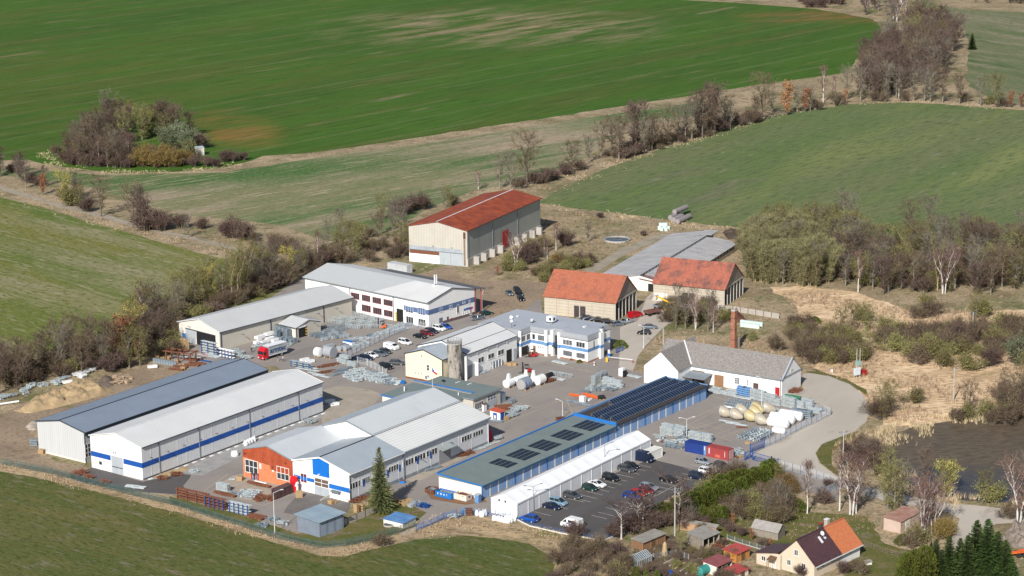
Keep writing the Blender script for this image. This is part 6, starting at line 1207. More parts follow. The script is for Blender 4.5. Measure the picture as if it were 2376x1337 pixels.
for x in (3.4,-2.6):
    for s in (-1,1): wh = MB().tube((x,s*.85,.5),(x,s*1.18,.5),.5,None,14).build('wheel',TYRE,t); MB().tube((x,s*1.15,.5),(x,s*1.2,.5),.28,None,8).build('rim',RIM,wh)
LB = M('mat_letter_blue',(.02,.07,.17),var=.05)
for s in (1,):
    o = text_mesh('armtec',2.15,LB,'lettering',t,space=.98); o.matrix_local = Matrix.Translation((-1.15,1.23*s,2.4)) @ Matrix(((-1,0,0,0),(0,0,1,0),(0,1,0,0),(0,0,0,1)))
    MB().box(-3.0,1.215,3.45,2.2,1.23,3.55).build('stripe',LB,t)
# forklifts
def forklift(label,px,rz,col_=REDP):
    p = G(*px); t = thing('forklift',label,'forklift',p,radians(rz)); MB().extr([(-1.3,.25),(-1.35,.95),(-.6,1.1),(-.2,.75),(.7,.7),(.9,.25)],-.6,.6).build('body',col_,t)
    mb = MB()
    for x,x2 in ((-.8,-.6),(.65,.3)):
        for s in (-.52,.52): mb.bar((x,s,.8),(x2,s,2.15),.07,.07)
    mb.box(-.7,-.58,2.12,.4,.58,2.2); mb.build('overhead_guard',BLACK,t); mb = MB()
    for s in (-.32,.32): mb.box(.95,s-.07,.1,1.1,s+.07,3.0)
    for z in (.5,1.5,2.9): mb.box(.95,-.32,z,1.1,.32,z+.12)
    mb.build('mast',BLACK,t); mb = MB()
    for s in (-.3,.3): mb.box(1.1,s-.06,.12,2.2,s+.06,.17)
    mb.build('fork',DARK,t); MB().box(-.35,-.25,.75,.1,.25,1.25).build('seat',BLACK,t)
    for x in (-.85,.6):
        for s in (-1,1): MB().tube((x,s*.42,.27),(x,s*.64,.27),.27,None,10).build('wheel',TYRE,t)
zo = Zm(1160,700,7.425); z6b = Zm(1100,820,7.425)
forklift('red forklift standing in front of the office block recess',zo(560,950),190); forklift('red forklift with black mast behind the wrapped white tanks',z6b(900,330),200)
forklift('orange-red forklift with long black mast near the stacked trestles',z2(1925,640),170,ORP)
# loader and trailers
p = G(*Zm(1470,640,6.25)(540,520)); t = thing('loader','yellow telescopic loader working over the flat trailers by the dark red barn','loader',p,radians(160))
MB().extr([(-2.2,.9),(-2.2,1.7),(-.9,1.8),(-.9,1.5),(1.4,1.4),(2,.9)],-.8,.8).build('body',M('mat_loader_green',(.12,.14,.05),var=.2),t); MB().box(-.9,-.75,1.7,.5,.1,2.9).build('cab',CGLASS,t); MB().box(-.95,-.8,2.9,.55,.15,3.0).build('cab_roof',YEL,t)
mb = MB(); mb.bar((-2,.45,1.9),(4.2,.45,4.6),.35,.45); mb.build('boom',YEL,t); mb = MB(); mb.extr([(4.0,4.3),(4.2,4.9),(5.2,4.6),(5.5,3.5),(4.4,3.4)],-.7,1.5); mb.build('bucket',BEIGE,t)
for x in (-1.5,1.3):
    for s in (-1,1): wh = MB().tube((x,s*.75,.7),(x,s*1.2,.7),.7,None,12).build('wheel',TYRE,t); MB().tube((x,s*1.15,.7),(x,s*1.22,.7),.38,None,8).build('rim',YEL,wh)
def trailer(label,px,rz,L_,colr,side=.5):
    t = thing('flat_trailer',label,'trailer',G(*px),radians(rz)); mb = MB(); mb.box(-L_/2,-1.15,.95,L_/2,1.15,1.1); mb.build('deck',colr,t); mb = MB()
    for s in (-1,1): mb.box(-L_/2,s*1.15-.04,1.1,L_/2,s*1.15+.04,1.1+side)
    for x in (-L_/2,L_/2): mb.box(x-.04,-1.1,1.1,x+.04,1.1,1.1+side)
    mb.build('side_board',colr,t); mb = MB().bar((L_/2,0,.8),(L_/2+1.4,0,.5),.12,.12); mb.build('drawbar',DARK,t)
    for x in (-L_/3,L_/3):
        for s in (-1,1): MB().tube((x,s*.8,.45),(x,s*1.08,.45),.45,None,10).build('wheel',TYRE,t)
zt = Zm(1470,640,6.25); trailer('dark red flat trailer nearest the parked red van',zt(270,570),35,5,M('mat_trailer_red',(.13,.05,.045),c2=(.2,.1,.08),sc=1)); trailer('dark grey flat trailer under the loader bucket',zt(405,480),35,5,GALV2)
# orange lorry chassis bottom right
zl = Zm(2180,1180,5.214); t = thing('old_lorry','old orange lorry chassis with cab partly behind the dark firs','lorry',G(*zl(880,585)),radians(188)); MB().extr([(1.9,.6),(1.9,2.5),(2.6,2.6),(3.2,2.5),(3.5,1.6),(3.5,.6)],-1.1,1.1).build('cab',ORP,t); MB().box(2.2,-1.13,1.6,3.2,1.13,2.2).build('cab_window',CGLASS,t)
MB().box(-3.6,-.5,.8,1.9,.5,1.1).build('chassis',ORP,t); MB().box(-3.4,-.9,1.1,-1.5,.9,1.25).build('bed_frame',ORP,t)
for x in (2.7,-1.1,-2.3):
    for s in (-1,1): MB().tube((x,s*.75,.52),(x,s*1.1,.52),.52,None,12).build('wheel',TYRE,t)
# ---------------------------------------------------------------- containers
def container(label,x,y,th,s,c,L_=6.06,W_=2.44,H_=2.59,doors='G',ribs=True):
    mt = M('mat_container_'+c[0],c[1],var=.1,sc=.6,stripe=('X',.3),amt=.16 if ribs else .02,bump=.4,dirt=(c[2],.8,.6,.5)); b = Bld('shipping_container',label,'container',x,y,th,L_,W_,H_,0,s); W2 = W_*s
    b.mesh('body',MB().box(0,min(0,W2),.12,L_,max(0,W2),H_-.02),mt); mb = MB()
    for xx in (0,L_):
        for yy in (0,W2): mb.box(xx-.06,yy-.06,0,xx+.06,yy+.06,H_)
    for z in (.08,H_-.06):
        for yy in (0,W2): mb.box(0,yy-.055,z-.06,L_,yy+.055,z+.06)
        for xx in (0,L_): mb.box(xx-.055,min(0,W2),z-.06,xx+.055,max(0,W2),z+.06)
    b.mesh('frame',mb,mt); y0 = W2/2
    for q in (-1,1): d = MB().box(-.07,y0+q*.58-.55,.15,-.01,y0+q*.58+.55,H_-.15).build('door',mt,b.o); mb = MB(); mb.box(-.12,y0+q*.35-.025,.15,-.07,y0+q*.35+.025,H_-.15); mb.box(-.12,y0+q*.85-.025,.15,-.07,y0+q*.85+.025,H_-.15); mb.build('lock_bar',LTRIM,d)
    return b
b = container('red shipping container with white lettering beside the yard gate',51.3,504.6,143.2,-1,('red',(.34,.055,.055),(.5,.16,.12)))
o = text_mesh('triton',.62,WFOIL,'lettering',b.o); o.matrix_local = Matrix.Translation((5.35,.04,1.6)) @ Matrix(((0,1,0,0),(0,0,1,0),(1,0,0,0),(0,0,0,1))); MB().box(.9,.02,.7,1.0,.05,2.0).build('marking',WFOIL,b.o); MB().box(2.2,.02,.3,3.6,.045,1.0).build('paint_patch',M('mat_faded_red',(.52,.12,.08),var=.1),b.o)
b = container('dark blue shipping container next to the red one',46.44,508.62,143.6,-1,('blue',(.012,.04,.22),(.03,.06,.2))); MB().box(.02,.02,.15,.75,.045,2.45).build('pale_end_panel',OFBAND,b.o); MB().box(.45,.05,1.3,.6,.06,2.2).build('marking',WFOIL,b.o)
b = container('small white container at the end of the white tent',32.03,504.1,49.3,1,('white',(.74,.73,.69),(.6,.58,.53)),5.7,2.44,2.35,ribs=False)
b = container('pale grey ribbed container on grass near the rusty hangar',-34.13,700.6,141.8,-1,('grey',(.50,.52,.54),(.4,.41,.43)),8.4,2.6,2.9)
# ---------------------------------------------------------------- fences
def fence(label,pts,h,sp,post,mesh_mat,name='mesh_fence',panel=True,pw=.09,wires=7,base=None,group=None):
    P = [G(*p) for p in pts]; t = thing(name,label,'fence',P[0],0,group); o = P[0]; mw = MB(); k = 0; mbb = MB()
    for i in range(len(P)-1):
        a,c = P[i]-o,P[i+1]-o; n = max(1,int((c-a).length/sp+.5))
        for j in range(n+(i == len(P)-2)):
            q = a.lerp(c,j/n)
            if k < 100: MB().box(q.x-pw/2,q.y-pw/2,0,q.x+pw/2,q.y+pw/2,h+.08).build('post',post,t); k += 1
        for j in range(wires): z = .12+(h-.18)*j/(wires-1); mw.bar(a+Vector((0,0,z)),c+Vector((0,0,z)),.03,.03)
        for j in range(int((c-a).length/.42)): q = a.lerp(c,(j+.5)/max(1,int((c-a).length/.42))); mw.bar(q+Vector((0,0,.1)),q+Vector((0,0,h)),.022,.022)
        if base: mbb.bar(a+Vector((0,0,.12)),c+Vector((0,0,.12)),.12,.24)
    mw.build('wire_mesh',mesh_mat,t)
    if base: mbb.build('kerb',base,t)
    return t
WIREW = M('mat_pale_wire',(.62,.66,.70),var=.05); WIREG = M('mat_green_wire',(.06,.12,.11),var=.2); WIREB = M('mat_blue_wire',(.05,.16,.42),var=.1)
z7 = Zm(1400,850)
fence('blue-posted pale mesh fence curving along the road beside the white-wrapped silos',[z7(1480,755),z7(1580,710),z7(1720,635),z7(1865,560),z7(1960,520),z7(2090,450)],2.0,2.5,BLUEM,WIREW,base=CONC,wires=11); fence('short mesh fence on the far side of the steel store by the gravel turn',[z7(2090,450),z7(2010,430),z7(1850,395),z7(1700,370)],2.0,2.8,BLUEM,WIREW,base=CONC,wires=8)
fence('pale mesh fence from the yard gate to the garden corner',[z7(1600,935),z7(1665,950),z7(1810,990),z7(1960,1035),z7(2090,1075),z7(2190,1110),z7(2085,1165),z7(1985,1205)],2.0,2.6,BLUEM,WIREW,wires=9)
fence('mesh fence between the steel yard and the upper car park',[z2(1570,930),z2(1650,890),z2(1770,830),z2(1900,765),z2(2040,700),z2(2140,660),z2(2260,640),z2(2380,645)],2.0,3.0,BLUEM,WIREW,wires=9); fence('mesh fence from the upper car park down to the pallet yard',[z2(1700,965),z2(1790,985),z2(1900,1040),z2(1965,1080)],2.0,2.5,LTRIM,WIREW,wires=8)
fence('thin green mesh fence along the meadow edge',[(0,1078),(120,1100),(215,1126),(330,1156),(400,1172),(460,1192),(560,1223),(630,1247),(690,1262),(745,1272),(800,1268),(860,1255),(930,1236),(965,1222)],1.7,2.6,WIREG,WIREG,wires=14,pw=.08); fence('low railing with blue posts on the kerb of the car park',[(1200,1207),(1230,1222),(1300,1238),(1345,1246),(1397,1256),(1430,1243)],1.0,2.6,BLUEM,WIREB,wires=3,base=BEIGE2); fence('short blue mesh fence beside the white sacks',[(1060,1205),(1082,1194),(1110,1198),(1150,1200),(1185,1206)],1.6,2.4,BLUEM,WIREB,wires=6)
fence('rusty blue mesh fence along the path to the blue-roofed pump house',[(966,1232),(1000,1220),(1030,1206),(1060,1198)],1.6,2.4,BLUEM,WIREB,wires=12)
def gate(label,p0,p1,h=2.0):
    a,c = G(*p0),G(*p1); t = thing('blue_gate',label,'gate',a); d = c-a; mb = MB(); Z = lambda f,z: Vector((d.x*f,d.y*f,z))
    for z in (.15,h*.5,h): mb.bar(Z(0,z),Z(1,z),.09,.09)
    mb.build('frame',BLUEM,t); mb = MB(); n = int(d.length/.2)
    for i in range(n+1): mb.bar(Z(i/n,.15),Z(i/n,h),.035,.035)
    mb.build('bars',BLUEM,t)
    for f in (0,1): MB().box(d.x*f-.12,d.y*f-.12,0,d.x*f+.12,d.y*f+.12,h+.3).build('gate_post',BLUEM,t)
gate('big blue sliding gate leaf standing along the road fence',z7(1350,795),z7(1480,745)); gate('blue sliding gate leaf across the car park entrance',z7(1370,862),z7(1545,912)); gate('short blue gate leaf at the corner of the white mesh fence',z7(1545,912),z7(1605,932)); gate('white wire panel between the gate and the red container',z7(1300,865),z7(1350,845),1.9); gate('blue railing at the right corner of the office block',zo(2005,890),zo(2110,850),1.2)
# barrier, concrete wall with sheds, rail
def concfence(label,pts,h=1.9,n=None):
    P = [G(*p) for p in pts]; t = thing('concrete_fence',label,'wall',P[0]); o = P[0]
    for i in range(len(P)-1):
        a,c = P[i]-o,P[i+1]-o; k = max(1,int((c-a).length/2.7+.5))
        for j in range(k):
            q,r_ = a.lerp(c,(j+.03)/k),a.lerp(c,(j+.97)/k); MB().bar(q+Vector((0,0,h/2)),r_+Vector((0,0,h/2)),.08,h).build('slab',M('mat_concrete_slab',(.42,.39,.35),var=.08,sc=.8,stripe=('Z',.48),amt=.15),t)
            u = a.lerp(c,j/k); MB().box(u.x-.1,u.y-.1,0,u.x+.1,u.y+.1,h+.1).build('post',RUSTD,t)
z5 = Zm(400,950); concfence('grey concrete panel fence with rusty posts between pallet yard and lawn',[z5(1150,1110),z5(1355,1172),z5(1530,1090),z5(1850,955),z5(2005,890)],1.5)
concfence('long low concrete wall of the silage pit by the brick chimney',[(1628,718),(1700,722),(1808,740)],1.6)
# sheds
box_hut('steel_shed','open steel shed with blue-grey metal roof at the corner of the concrete fence','shed',Vector((-42.66,455.41,0)),50.06,7.5,6.9,3.6,M('mat_shed_mesh_wall',(.25,.30,.38),var=.1,stripe=('X',2.4),amt=.2),M('mat_shed_roof',(.25,.33,.40),c2=(.33,.42,.48),sc=.3,stripe=('X',.9),amt=.08,rough=.5),.35,.5)
box_hut('pump_house','small white pump house with bright blue sheet roof on the lawn','hut',Vector((-24.73,460.58,0)),57.2,5.0,5.3,1.15,BEIGE2,M('mat_blue_sheet_roof',(.07,.20,.46),c2=(.15,.30,.55),sc=.6,stripe=('X',.9),amt=.12),.15,.2)
t = thing('round_cover','round dark manhole cover beside the small blue-roofed pump house','manhole cover',G(902,1220)); MB().tube((0,0,0),(0,0,.35),1.2,1.2,18).build('ring',CONC,t); MB().tube((0,0,.35),(0,0,.4),1.05,1.05,18).build('lid',DARK,t)
b = Bld('kiosk','small white kiosk with orange-red roof and blue poster in the central yard','kiosk',-3.54,538.77,54,2.2,3.1,2.3,0); b.mesh('wall',MB().box(0,0,0,2.2,3.1,2.35),LIME); b.mesh('roof',slab([(-.25,-.25,2.42),(2.45,-.25,2.42),(2.45,3.35,2.6),(-.25,3.35,2.6)],.1),M('mat_kiosk_roof',(.55,.10,.05),var=.08)); pz = b.panel('poster','G',.9,2.1,.3,2.0,BLUE,0,.05); b.panel('poster_motif','G',1.2,1.8,.5,1.4,CREAM2,.05,.07,parent=pz); b.panel('door','F',.4,1.8,0,2.1,BLUE,0,.05)
box_hut('tool_locker','low brown ribbed locker beside the red wrapped silo cone','locker',G(*Zm(400,1100,7.425)(1800,440)),53,5.5,1.6,2.1,M('mat_brown_locker',(.085,.045,.045),var=.1,stripe=('X',1.5),amt=.3),M('mat_locker_roof',(.10,.06,.06),var=.1),.1,.1)
box_hut('metal_shed','grey metal shed against the end of the green-grey flat annex','shed',G(*z6b(415,880)),54,3.4,2.6,2.3,GALV2,GALV,.4,.1); box_hut('guard_hut','tiny white hut with brown roof beside the kiosk','hut',G(*z6b(165,1010)),54,1.4,1.6,2.0,LIME,M('mat_brown_roof',(.16,.08,.06),var=.1),.1,.15,BLUE)
box_hut('service_box','pale green-grey cabin standing by the strip windows behind the spruce','cabin',G(*z7b(1740,655)),53,2.0,2.4,2.4,M('mat_cabin',(.34,.42,.43),var=.06),GALV,.05,.05)
# ---------------------------------------------------------------- steelwork and goods in the yards
rg_ = random.Random(5)
def mk_bundle(L_,W_,H_,nw=5,nh=3,seed=0):
    r = random.Random(seed); mb = MB(); dw,dh = W_/nw,H_/nh
    for j in range(nh):
        for i in range(nw):
            if j == nh-1 and r.random() < .15: continue
            e = r.uniform(-.08,.08); mb.box(-L_/2+e,-W_/2+i*dw+.05,j*dh+.12,L_/2+e,-W_/2+(i+1)*dw-.05,(j+1)*dh)
    return mb
def mk_spacers(L_,W_,H_,nh=3):
    mb = MB()
    for x in (-L_*.35,L_*.35):
        for j in range(nh): mb.box(x-.06,-W_/2-.05,j*H_/nh,x+.06,W_/2+.05,j*H_/nh+.09)
    return mb
def mk_cage(s=1.0,h=.95):
    mb = MB(); mb.box(-s/2+.05,-s/2+.05,.15,s/2-.05,s/2-.05,h*.55)
    for a in range(6):
        u = -s/2+s*a/5
        for p,q in (((u,-s/2),0),((u,s/2),0),((-s/2,u),1),((s/2,u),1)): mb.box(p[0]-.03,p[1]-.03,.1,p[0]+.03,p[1]+.03,h)
    for z in (.12,h*.5,h-.04):
        for sg in (-1,1): mb.box(-s/2,sg*s/2-.03,z,s/2,sg*s/2+.03,z+.06); mb.box(sg*s/2-.03,-s/2,z,sg*s/2+.03,s/2,z+.06)
    return mb
def mk_trestles(L_=5.,n=9,w_=.9,h=1.1):
    mb = MB()
    for i in range(n):
        x = -L_/2+L_*i/(n-1); mb.bar((x,-w_/2,0),(x,-.1,h),.09,.09); mb.bar((x,w_/2,0),(x,.1,h),.09,.09); mb.bar((x-.05,-.2,h),(x-.05,.2,h),.12,.1); mb.bar((x,-w_*.4,.3),(x,w_*.4,.3),.07,.07)
    mb.bar((-L_/2,0,h-.1),(L_/2,0,h-.1),.1,.1); return mb
def mk_tangle(L_,W_,H_,n,seed):
    r = random.Random(seed); mb = MB()
    for i in range(n):
        z = r.uniform(.08,H_); a = r.choice((0,0,1.57,r.uniform(0,3.1))); l = r.uniform(.25,.5)*L_ if a < 1 else r.uniform(.3,.6)*W_; x,y = r.uniform(-L_/2+l/3,L_/2-l/3),r.uniform(-W_/2,W_/2); d = Vector((cos(a),sin(a),r.uniform(-.12,.12)))*l/2; s = r.uniform(.05,.14); mb.bar(Vector((x,y,z))-d,Vector((x,y,z))+d,s,s)
    for i in range(n//12): x,y = r.uniform(-L_/2,L_/2),r.uniform(-W_/2,W_/2); s = r.uniform(.15,.4); mb.box(x-s,y-s*.7,.05,x+s,y+s*.7,H_*r.uniform(.3,.8))
    return mb
def mk_poles(L_,W_,n,seed):
    r = random.Random(seed); mb = MB()
    for i in range(n):
        y = -W_/2+W_*(i+.5)/n; z = .15+.22*(i % 2)+.2*(i % 3); x0 = r.uniform(-.3,.3); mb.tube((-L_/2+x0,y,z),(L_/2+x0,y,z),.09,.05,5); mb.box(-L_/2+x0-.05,y-.2,z-.2,-L_/2+x0+.03,y+.2,z+.2); mb.box(L_/2+x0-.2,y-.16,z-.1,L_/2+x0+.1,y+.16,z+.3)
    return mb
def mk_pallet(h=1.): 
    mb = MB(); n = max(1,int(h/.15))
    for j in range(n):
        z = j*.15
        for y in (-.38,0,.38): mb.box(-.6,y-.05,z,.6,y+.05,z+.1)
        for x in (-.5,-.25,0,.25,.5): mb.box(x-.06,-.4,z+.1,x+.06,.4,z+.13)
    return mb
def mk_bag():
    mb = MB(); r = random.Random(3); rings = []
    for z,q in ((0,.42),(.3,.5),(.7,.48),(.95,.34),(1.05,.12)): rings.append([(q*cos(a*pi/5)*r.uniform(.9,1.1),q*sin(a*pi/5)*r.uniform(.9,1.1),z*r.uniform(.96,1.04)) for a in range(10)])
    mb.loft(rings)
    for s in (-1,1): mb.bar((s*.2,0,1.0),(s*.3,.05,1.25),.06,.06)
    return mb
KINDS = {'bundle': ('steel_bundle','steel bundle',[mk_bundle(3.4,1.3,.9,5,3,s).mesh('bundle',GALV) for s in (1,2)],[mk_spacers(3.4,1.3,.9).mesh('sp',TIMB)]*2),
 'low': ('steel_bundle','steel bundle',[mk_bundle(3.0,1.4,.4,6,1,s).mesh('bundle',GALV) for s in (3,)],[mk_spacers(3,1.4,.4,1).mesh('sp',TIMB)]),
 'rusty': ('rusty_beams','beams',[mk_bundle(4.5,1.3,.5,5,2,s).mesh('bundle',RUSTM) for s in (4,)],[mk_spacers(4.5,1.3,.5,2).mesh('sp',TIMB)]),
 'cage': ('steel_cage','crate',[mk_cage().mesh('cage',GALV),mk_cage().mesh('cage',GALV2)],None),'trest': ('steel_trestles','trestles',[mk_trestles().mesh('t',GALV)],None),'trestd': ('steel_trestles','trestles',[mk_trestles(3,6,1.2,.9).mesh('t',GALV2)],None),
 'tangle': ('steel_parts','steel parts',[mk_tangle(3.2,2.2,.8,46,s).mesh('t',GALV) for s in (5,6,7)]+[mk_tangle(3.2,2.2,.8,46,8).mesh('t',GALV2)],None),'rtangle': ('scrap_steel','scrap',[mk_tangle(3,2,.7,40,s).mesh('t',RUSTM) for s in (9,10)],None),
 'junk': ('scrap_parts','scrap',[mk_tangle(2.6,1.6,1.0,40,s).mesh('t',GALV) for s in (11,12)],None),'pallet': ('pallet_stack','pallets',[mk_pallet(.9).mesh('p',TIMB),mk_pallet(.5).mesh('p',TIMB)],None),'tallpallet': ('pallet_stack','pallets',[mk_pallet(2.4).mesh('p',TIMB)],None),
 'bag': ('bulk_bag','sack',[mk_bag().mesh('b',WFOIL)],None),'darkbundle': ('steel_bundle','steel bundle',[mk_bundle(5.0,.9,.45,4,2,14).mesh('bundle',GALV2)],None),
 'long': ('steel_bundle','steel bundle',[mk_bundle(6.0,.8,.3,4,1,15).mesh('bundle',GALV)],None),'orange': ('orange_beams','beams',[mk_bundle(4.4,.8,.5,4,2,16).mesh('bundle',ORP)],None),
 'poles': ('steel_poles','poles',[mk_poles(4.6,1.6,7,s).mesh('p',GALV2 if s % 2 else GALV) for s in (17,18)],None),'white': ('wrapped_bundle','bundle',[mk_bundle(2.6,1.2,.8,2,1,19).mesh('b',WFOIL)],None),'block': ('crate_stack','crates',[mk_bundle(1.6,1.2,1.5,2,4,20).mesh('b',GALV2)],None)}
def item(kind,px,rz,label,group=None,z=0,sc=1.,mat=None):
    nm,cat,ms,sp = KINDS[kind]; i = rg_.randrange(len(ms)); o = bpy.data.objects.new(nm,ms[i]); col.objects.link(o); P = px if isinstance(px,Vector) else G(*px); o.location = (P.x,P.y,z+.04); o.rotation_euler = (0,0,radians(rz+rg_.uniform(-3,3))); o.scale = (sc,sc,sc); tag(o,label,cat,group)
    if mat: o.material_slots[0].link = 'OBJECT'; o.material_slots[0].material = mat
    if sp: q = bpy.data.objects.new('timber_spacers',sp[0]); col.objects.link(q); q.parent = o
    return o
def many(kind,pxs,rz,label,z=0,sc=1.):
    for p in pxs: item(kind,p,rz,label,label.replace('one of the ','') if label.startswith('one of') else label,z,sc)
def grid(kind,p0,pu,pv,nu,nv,rz,label,z=0,sc=1.,skip=0.):
    a,u,v = G(*p0),G(*pu),G(*pv)
    for i in range(nu):
        for j in range(nv):
            if rg_.random() < skip: continue
            item(kind,a+(u-a)*(i/max(1,nu-1))+(v-a)*(j/max(1,nv-1)),rz,label,label.replace('one of the ',''),z,sc)
zb = Zm(560,740,7.425); zr = Zm(1640,880,7.425)
# upper steel yard beside beige hall
grid('trest',zb(1620,30),zb(2180,20),zb(1930,160),4,3,-35,'one of the rows of galvanised trestles between annex and office hall')
grid('trest',z2(1500,600),z2(1720,530),z2(1660,640),3,2,-35,'one of the rows of galvanised trestles between annex and office hall')
grid('cage',zb(1215,300),zb(1640,235),zb(1400,380),8,4,50,'one of the galvanised cage crates beside the hall annex',skip=.08)
grid('trestd',zb(1420,170),zb(1700,150),zb(1480,220),3,2,50,'one of the dark trestles behind the cage crates')
for i,(x,y) in enumerate(((620,300),(680,310),(740,330),(800,350),(860,300),(620,370),(700,400),(780,420),(870,430),(920,420),(840,400))):
    for k in range(2 if i < 6 else 1): item('block',zb(x,y),50,'stack of grey crates piled against the beige hall by the annex','grey crate stacks against the beige hall',z=k*1.6)
WH = ((300,430),(400,420),(500,370),(600,400)); 
for q in WH: item('white',zb(*q),50,'white plastic-wrapped bundle behind the lorry','white-wrapped bundles behind the lorry',sc=1.2,z=0)
for q in ((320,400),(480,345)): item('white',zb(*q),50,'white plastic-wrapped bundle behind the lorry','white-wrapped bundles behind the lorry',sc=1.2,z=1)
many('tangle',[zb(300,480),zb(700,460),zb(790,470),zb(380,460)],50,'one of the heaps of steel parts beside the red-cabbed lorry')
many('tangle',[z2(1640,760),z2(1700,745),z2(1760,750),z2(1590,800),z2(1820,720),z2(1880,705),z2(1940,690),z2(1850,730),z2(2000,670),z2(2060,660),z2(2120,655),z2(2100,620),z2(2160,620),z2(1700,800),z2(1760,790),z2(1660,830)],45,'one of the heaps of bright steel parts inside the mesh fence of the upper yard')
many('bundle',[z2(1620,780),z2(2020,660),z2(2090,640),z2(1440,820),z2(1560,830)],45,'one of the steel bundles inside the mesh fence of the upper yard')
# racks in front of beige hall
def rack(label,px,rz,L_,H_,nlev,mat,load,both=False,posts=4,dp=1.1):
    t = thing('storage_rack',label,'rack',G(*px),radians(rz))
    for i in range(posts): x = -L_/2+L_*i/(posts-1); MB().box(x-.09,-.09,0,x+.09,.09,H_).build('post',mat,t)
    for j in range(nlev):
        z = .3+(H_-.5)*j/max(1,nlev-1); mb = MB()
        for i in range(posts): x = -L_/2+L_*i/(posts-1); mb.box(x-.05,-dp if both else 0,z-.1,x+.05,dp,z)
        mb.build('arm',mat,t); lb = MB()
        for k in range(5): y = .12+k*.19; e = rg_.uniform(-.3,.3); lb.box(-L_/2-.4+e,y,z+.01,L_/2+.3+e,y+.13,z+.14+.1*rg_.random())
        lb.build('load',load,t)
    return t
zq = Zm(400,770,6.3)
rack('tall rack of grey sheet packs by the open gateway of the beige hall',zq(520,330),-38,5.0,3.6,5,BLUEM,GALV,posts=3); rack('blue rack of white profiles left of the lorry',zq(770,385),-38,5.0,2.4,3,BLUEM,WFOIL,posts=5)
many('long',[zq(560,370),zq(500,360),zq(600,355)],-38,'one of the long pale profiles lying before the sheet rack'); item('orange',zq(470,352),-38,'red and white profiles lying before the sheet rack',mat=REDP,sc=.7)
many('junk',[zq(930,320),zq(1000,330),zq(960,370),zq(1060,390),zq(900,290),zq(1100,400)],20,'one of the heaps of mixed metal between the racks and the lorry')
item('tallpallet',zq(160,265),10,'tall stack of timber pallets at the corner of the beige hall',sc=1.4); item('tallpallet',zq(205,270),20,'second tall stack of timber pallets nearer the sliding door',sc=1.2)
# rusty frame stock behind grey hall
t = thing('rusty_gantry','rusty steel frame gantry behind the far end of the grey hall','frame',G(*zq(130,440)),radians(-25))
for x in (-4,0,4):
    for y in (-1.4,1.4): MB().box(x-.15,y-.15,0,x+.15,y+.15,3.0).build('post',RUSTM,t)
mb = MB()
for y in (-1.4,1.4): mb.bar((-5,y,3.1),(5,y,3.1),.3,.3)
for x in (-4.4,-2,0,2,4.4): mb.bar((x,-1.8,3.3),(x,1.8,3.3),.22,.22)
mb.build('beam',RUSTM,t)
many('rusty',[zq(280,420),zq(330,410),zq(350,470),zq(290,500),zq(380,480),zq(120,520),zq(60,560)],-15,'one of the rusty beam stacks behind the grey hall'); many('pallet',[zq(90,500),zq(180,490),zq(60,450),zq(150,560)],10,'one of the timber heaps behind the grey hall')
item('long',zq(300,385),-20,'pale profiles on the ground beside the rusty gantry'); item('long',zq(440,430),-30,'blue-tipped profile bundle at the eaves of the grey hall',mat=BLUEM)
for i in range(9): p = G(*z1(1420+i*24,165+i*4)); o = MB().tube((0,0,0),(0,0,1.3),.45,.45,10).build('steel_drum',GALV2); o.location = (p.x,p.y,.04); tag(o,'grey steel drum in the row behind the grey hall','drum','grey steel drums behind the grey hall')
many('pallet',[z1(1440,120),z1(1490,128),z1(1540,135)],15,'one of the pallets of timber behind the drums'); 
# pallet yard between halls and cream house
rack('long low rack of blue, white and yellow profiles behind the white warehouse',zb(1010,850),-35,6.5,1.7,3,BLUEM,M('mat_mixed_profile',(.5,.5,.3),c2=(.1,.2,.45),sc=2),posts=4)
many('long',[zb(1180,850),zb(1230,900),zb(1300,960),zb(1380,1000),zb(1100,880)],-35,'one of the long bundles beside the profile rack'); 
many('rusty',[zb(1440,830),zb(1540,800),zb(1500,920),zb(1440,930)],28,'one of the rust-brown beam stacks beside the grey beams'); many('darkbundle',[zb(1700,900),zb(1780,870),zb(1690,960),zb(1800,920)],40,'one of the long dark steel bundles beside the rust-brown beams')
grid('bundle',zb(1740,740),zb(1900,790),zb(1750,770),2,2,-38,'one of the stacked grey beams by the car park fence corner'); item('bundle',zb(1790,740),-38,'top bundle of grey beams by the car park fence corner',z=1)
many('tangle',[zb(1950,920),zb(2030,900),zb(2110,940),zb(2190,960),zb(2280,990),zb(2350,1010),zb(1880,960),zb(1990,980),zb(2080,1010),zb(2170,1040),zb(2260,1070),zb(1900,1050),zb(2000,1070),zb(2350,1090),zb(1840,1000)],-20,'one of the heaps of steel parts before the cream gable house')
many('tangle',[z3b(40,60),z3b(120,90),z3b(200,120),z3b(280,140),z3b(60,180),z3b(160,210),z3b(260,190),z3b(360,180),z3b(100,130),z3b(20,120),z3b(340,240)],-20,'one of the heaps of steel parts before the cream gable house')
many('low',[z3b(430,210),z3b(480,200),z3b(400,245)],-20,'one of the low grey bundles nearest the blue crate'); item('block',z3b(560,235),-20,'small bright blue crate at the end of the steel heaps',mat=BLUE2,sc=.7)
many('junk',[z5(1230,120),z5(1280,130)],50,'one of the dark scrap heaps by the brick hall'); many('white',[zb(1090,730),zb(1180,760)],40,'one of the white packs standing alone in the upper yard'); many('white',[(765,935),(775,942)],30,'one of the white bundles at the end of the white warehouse')
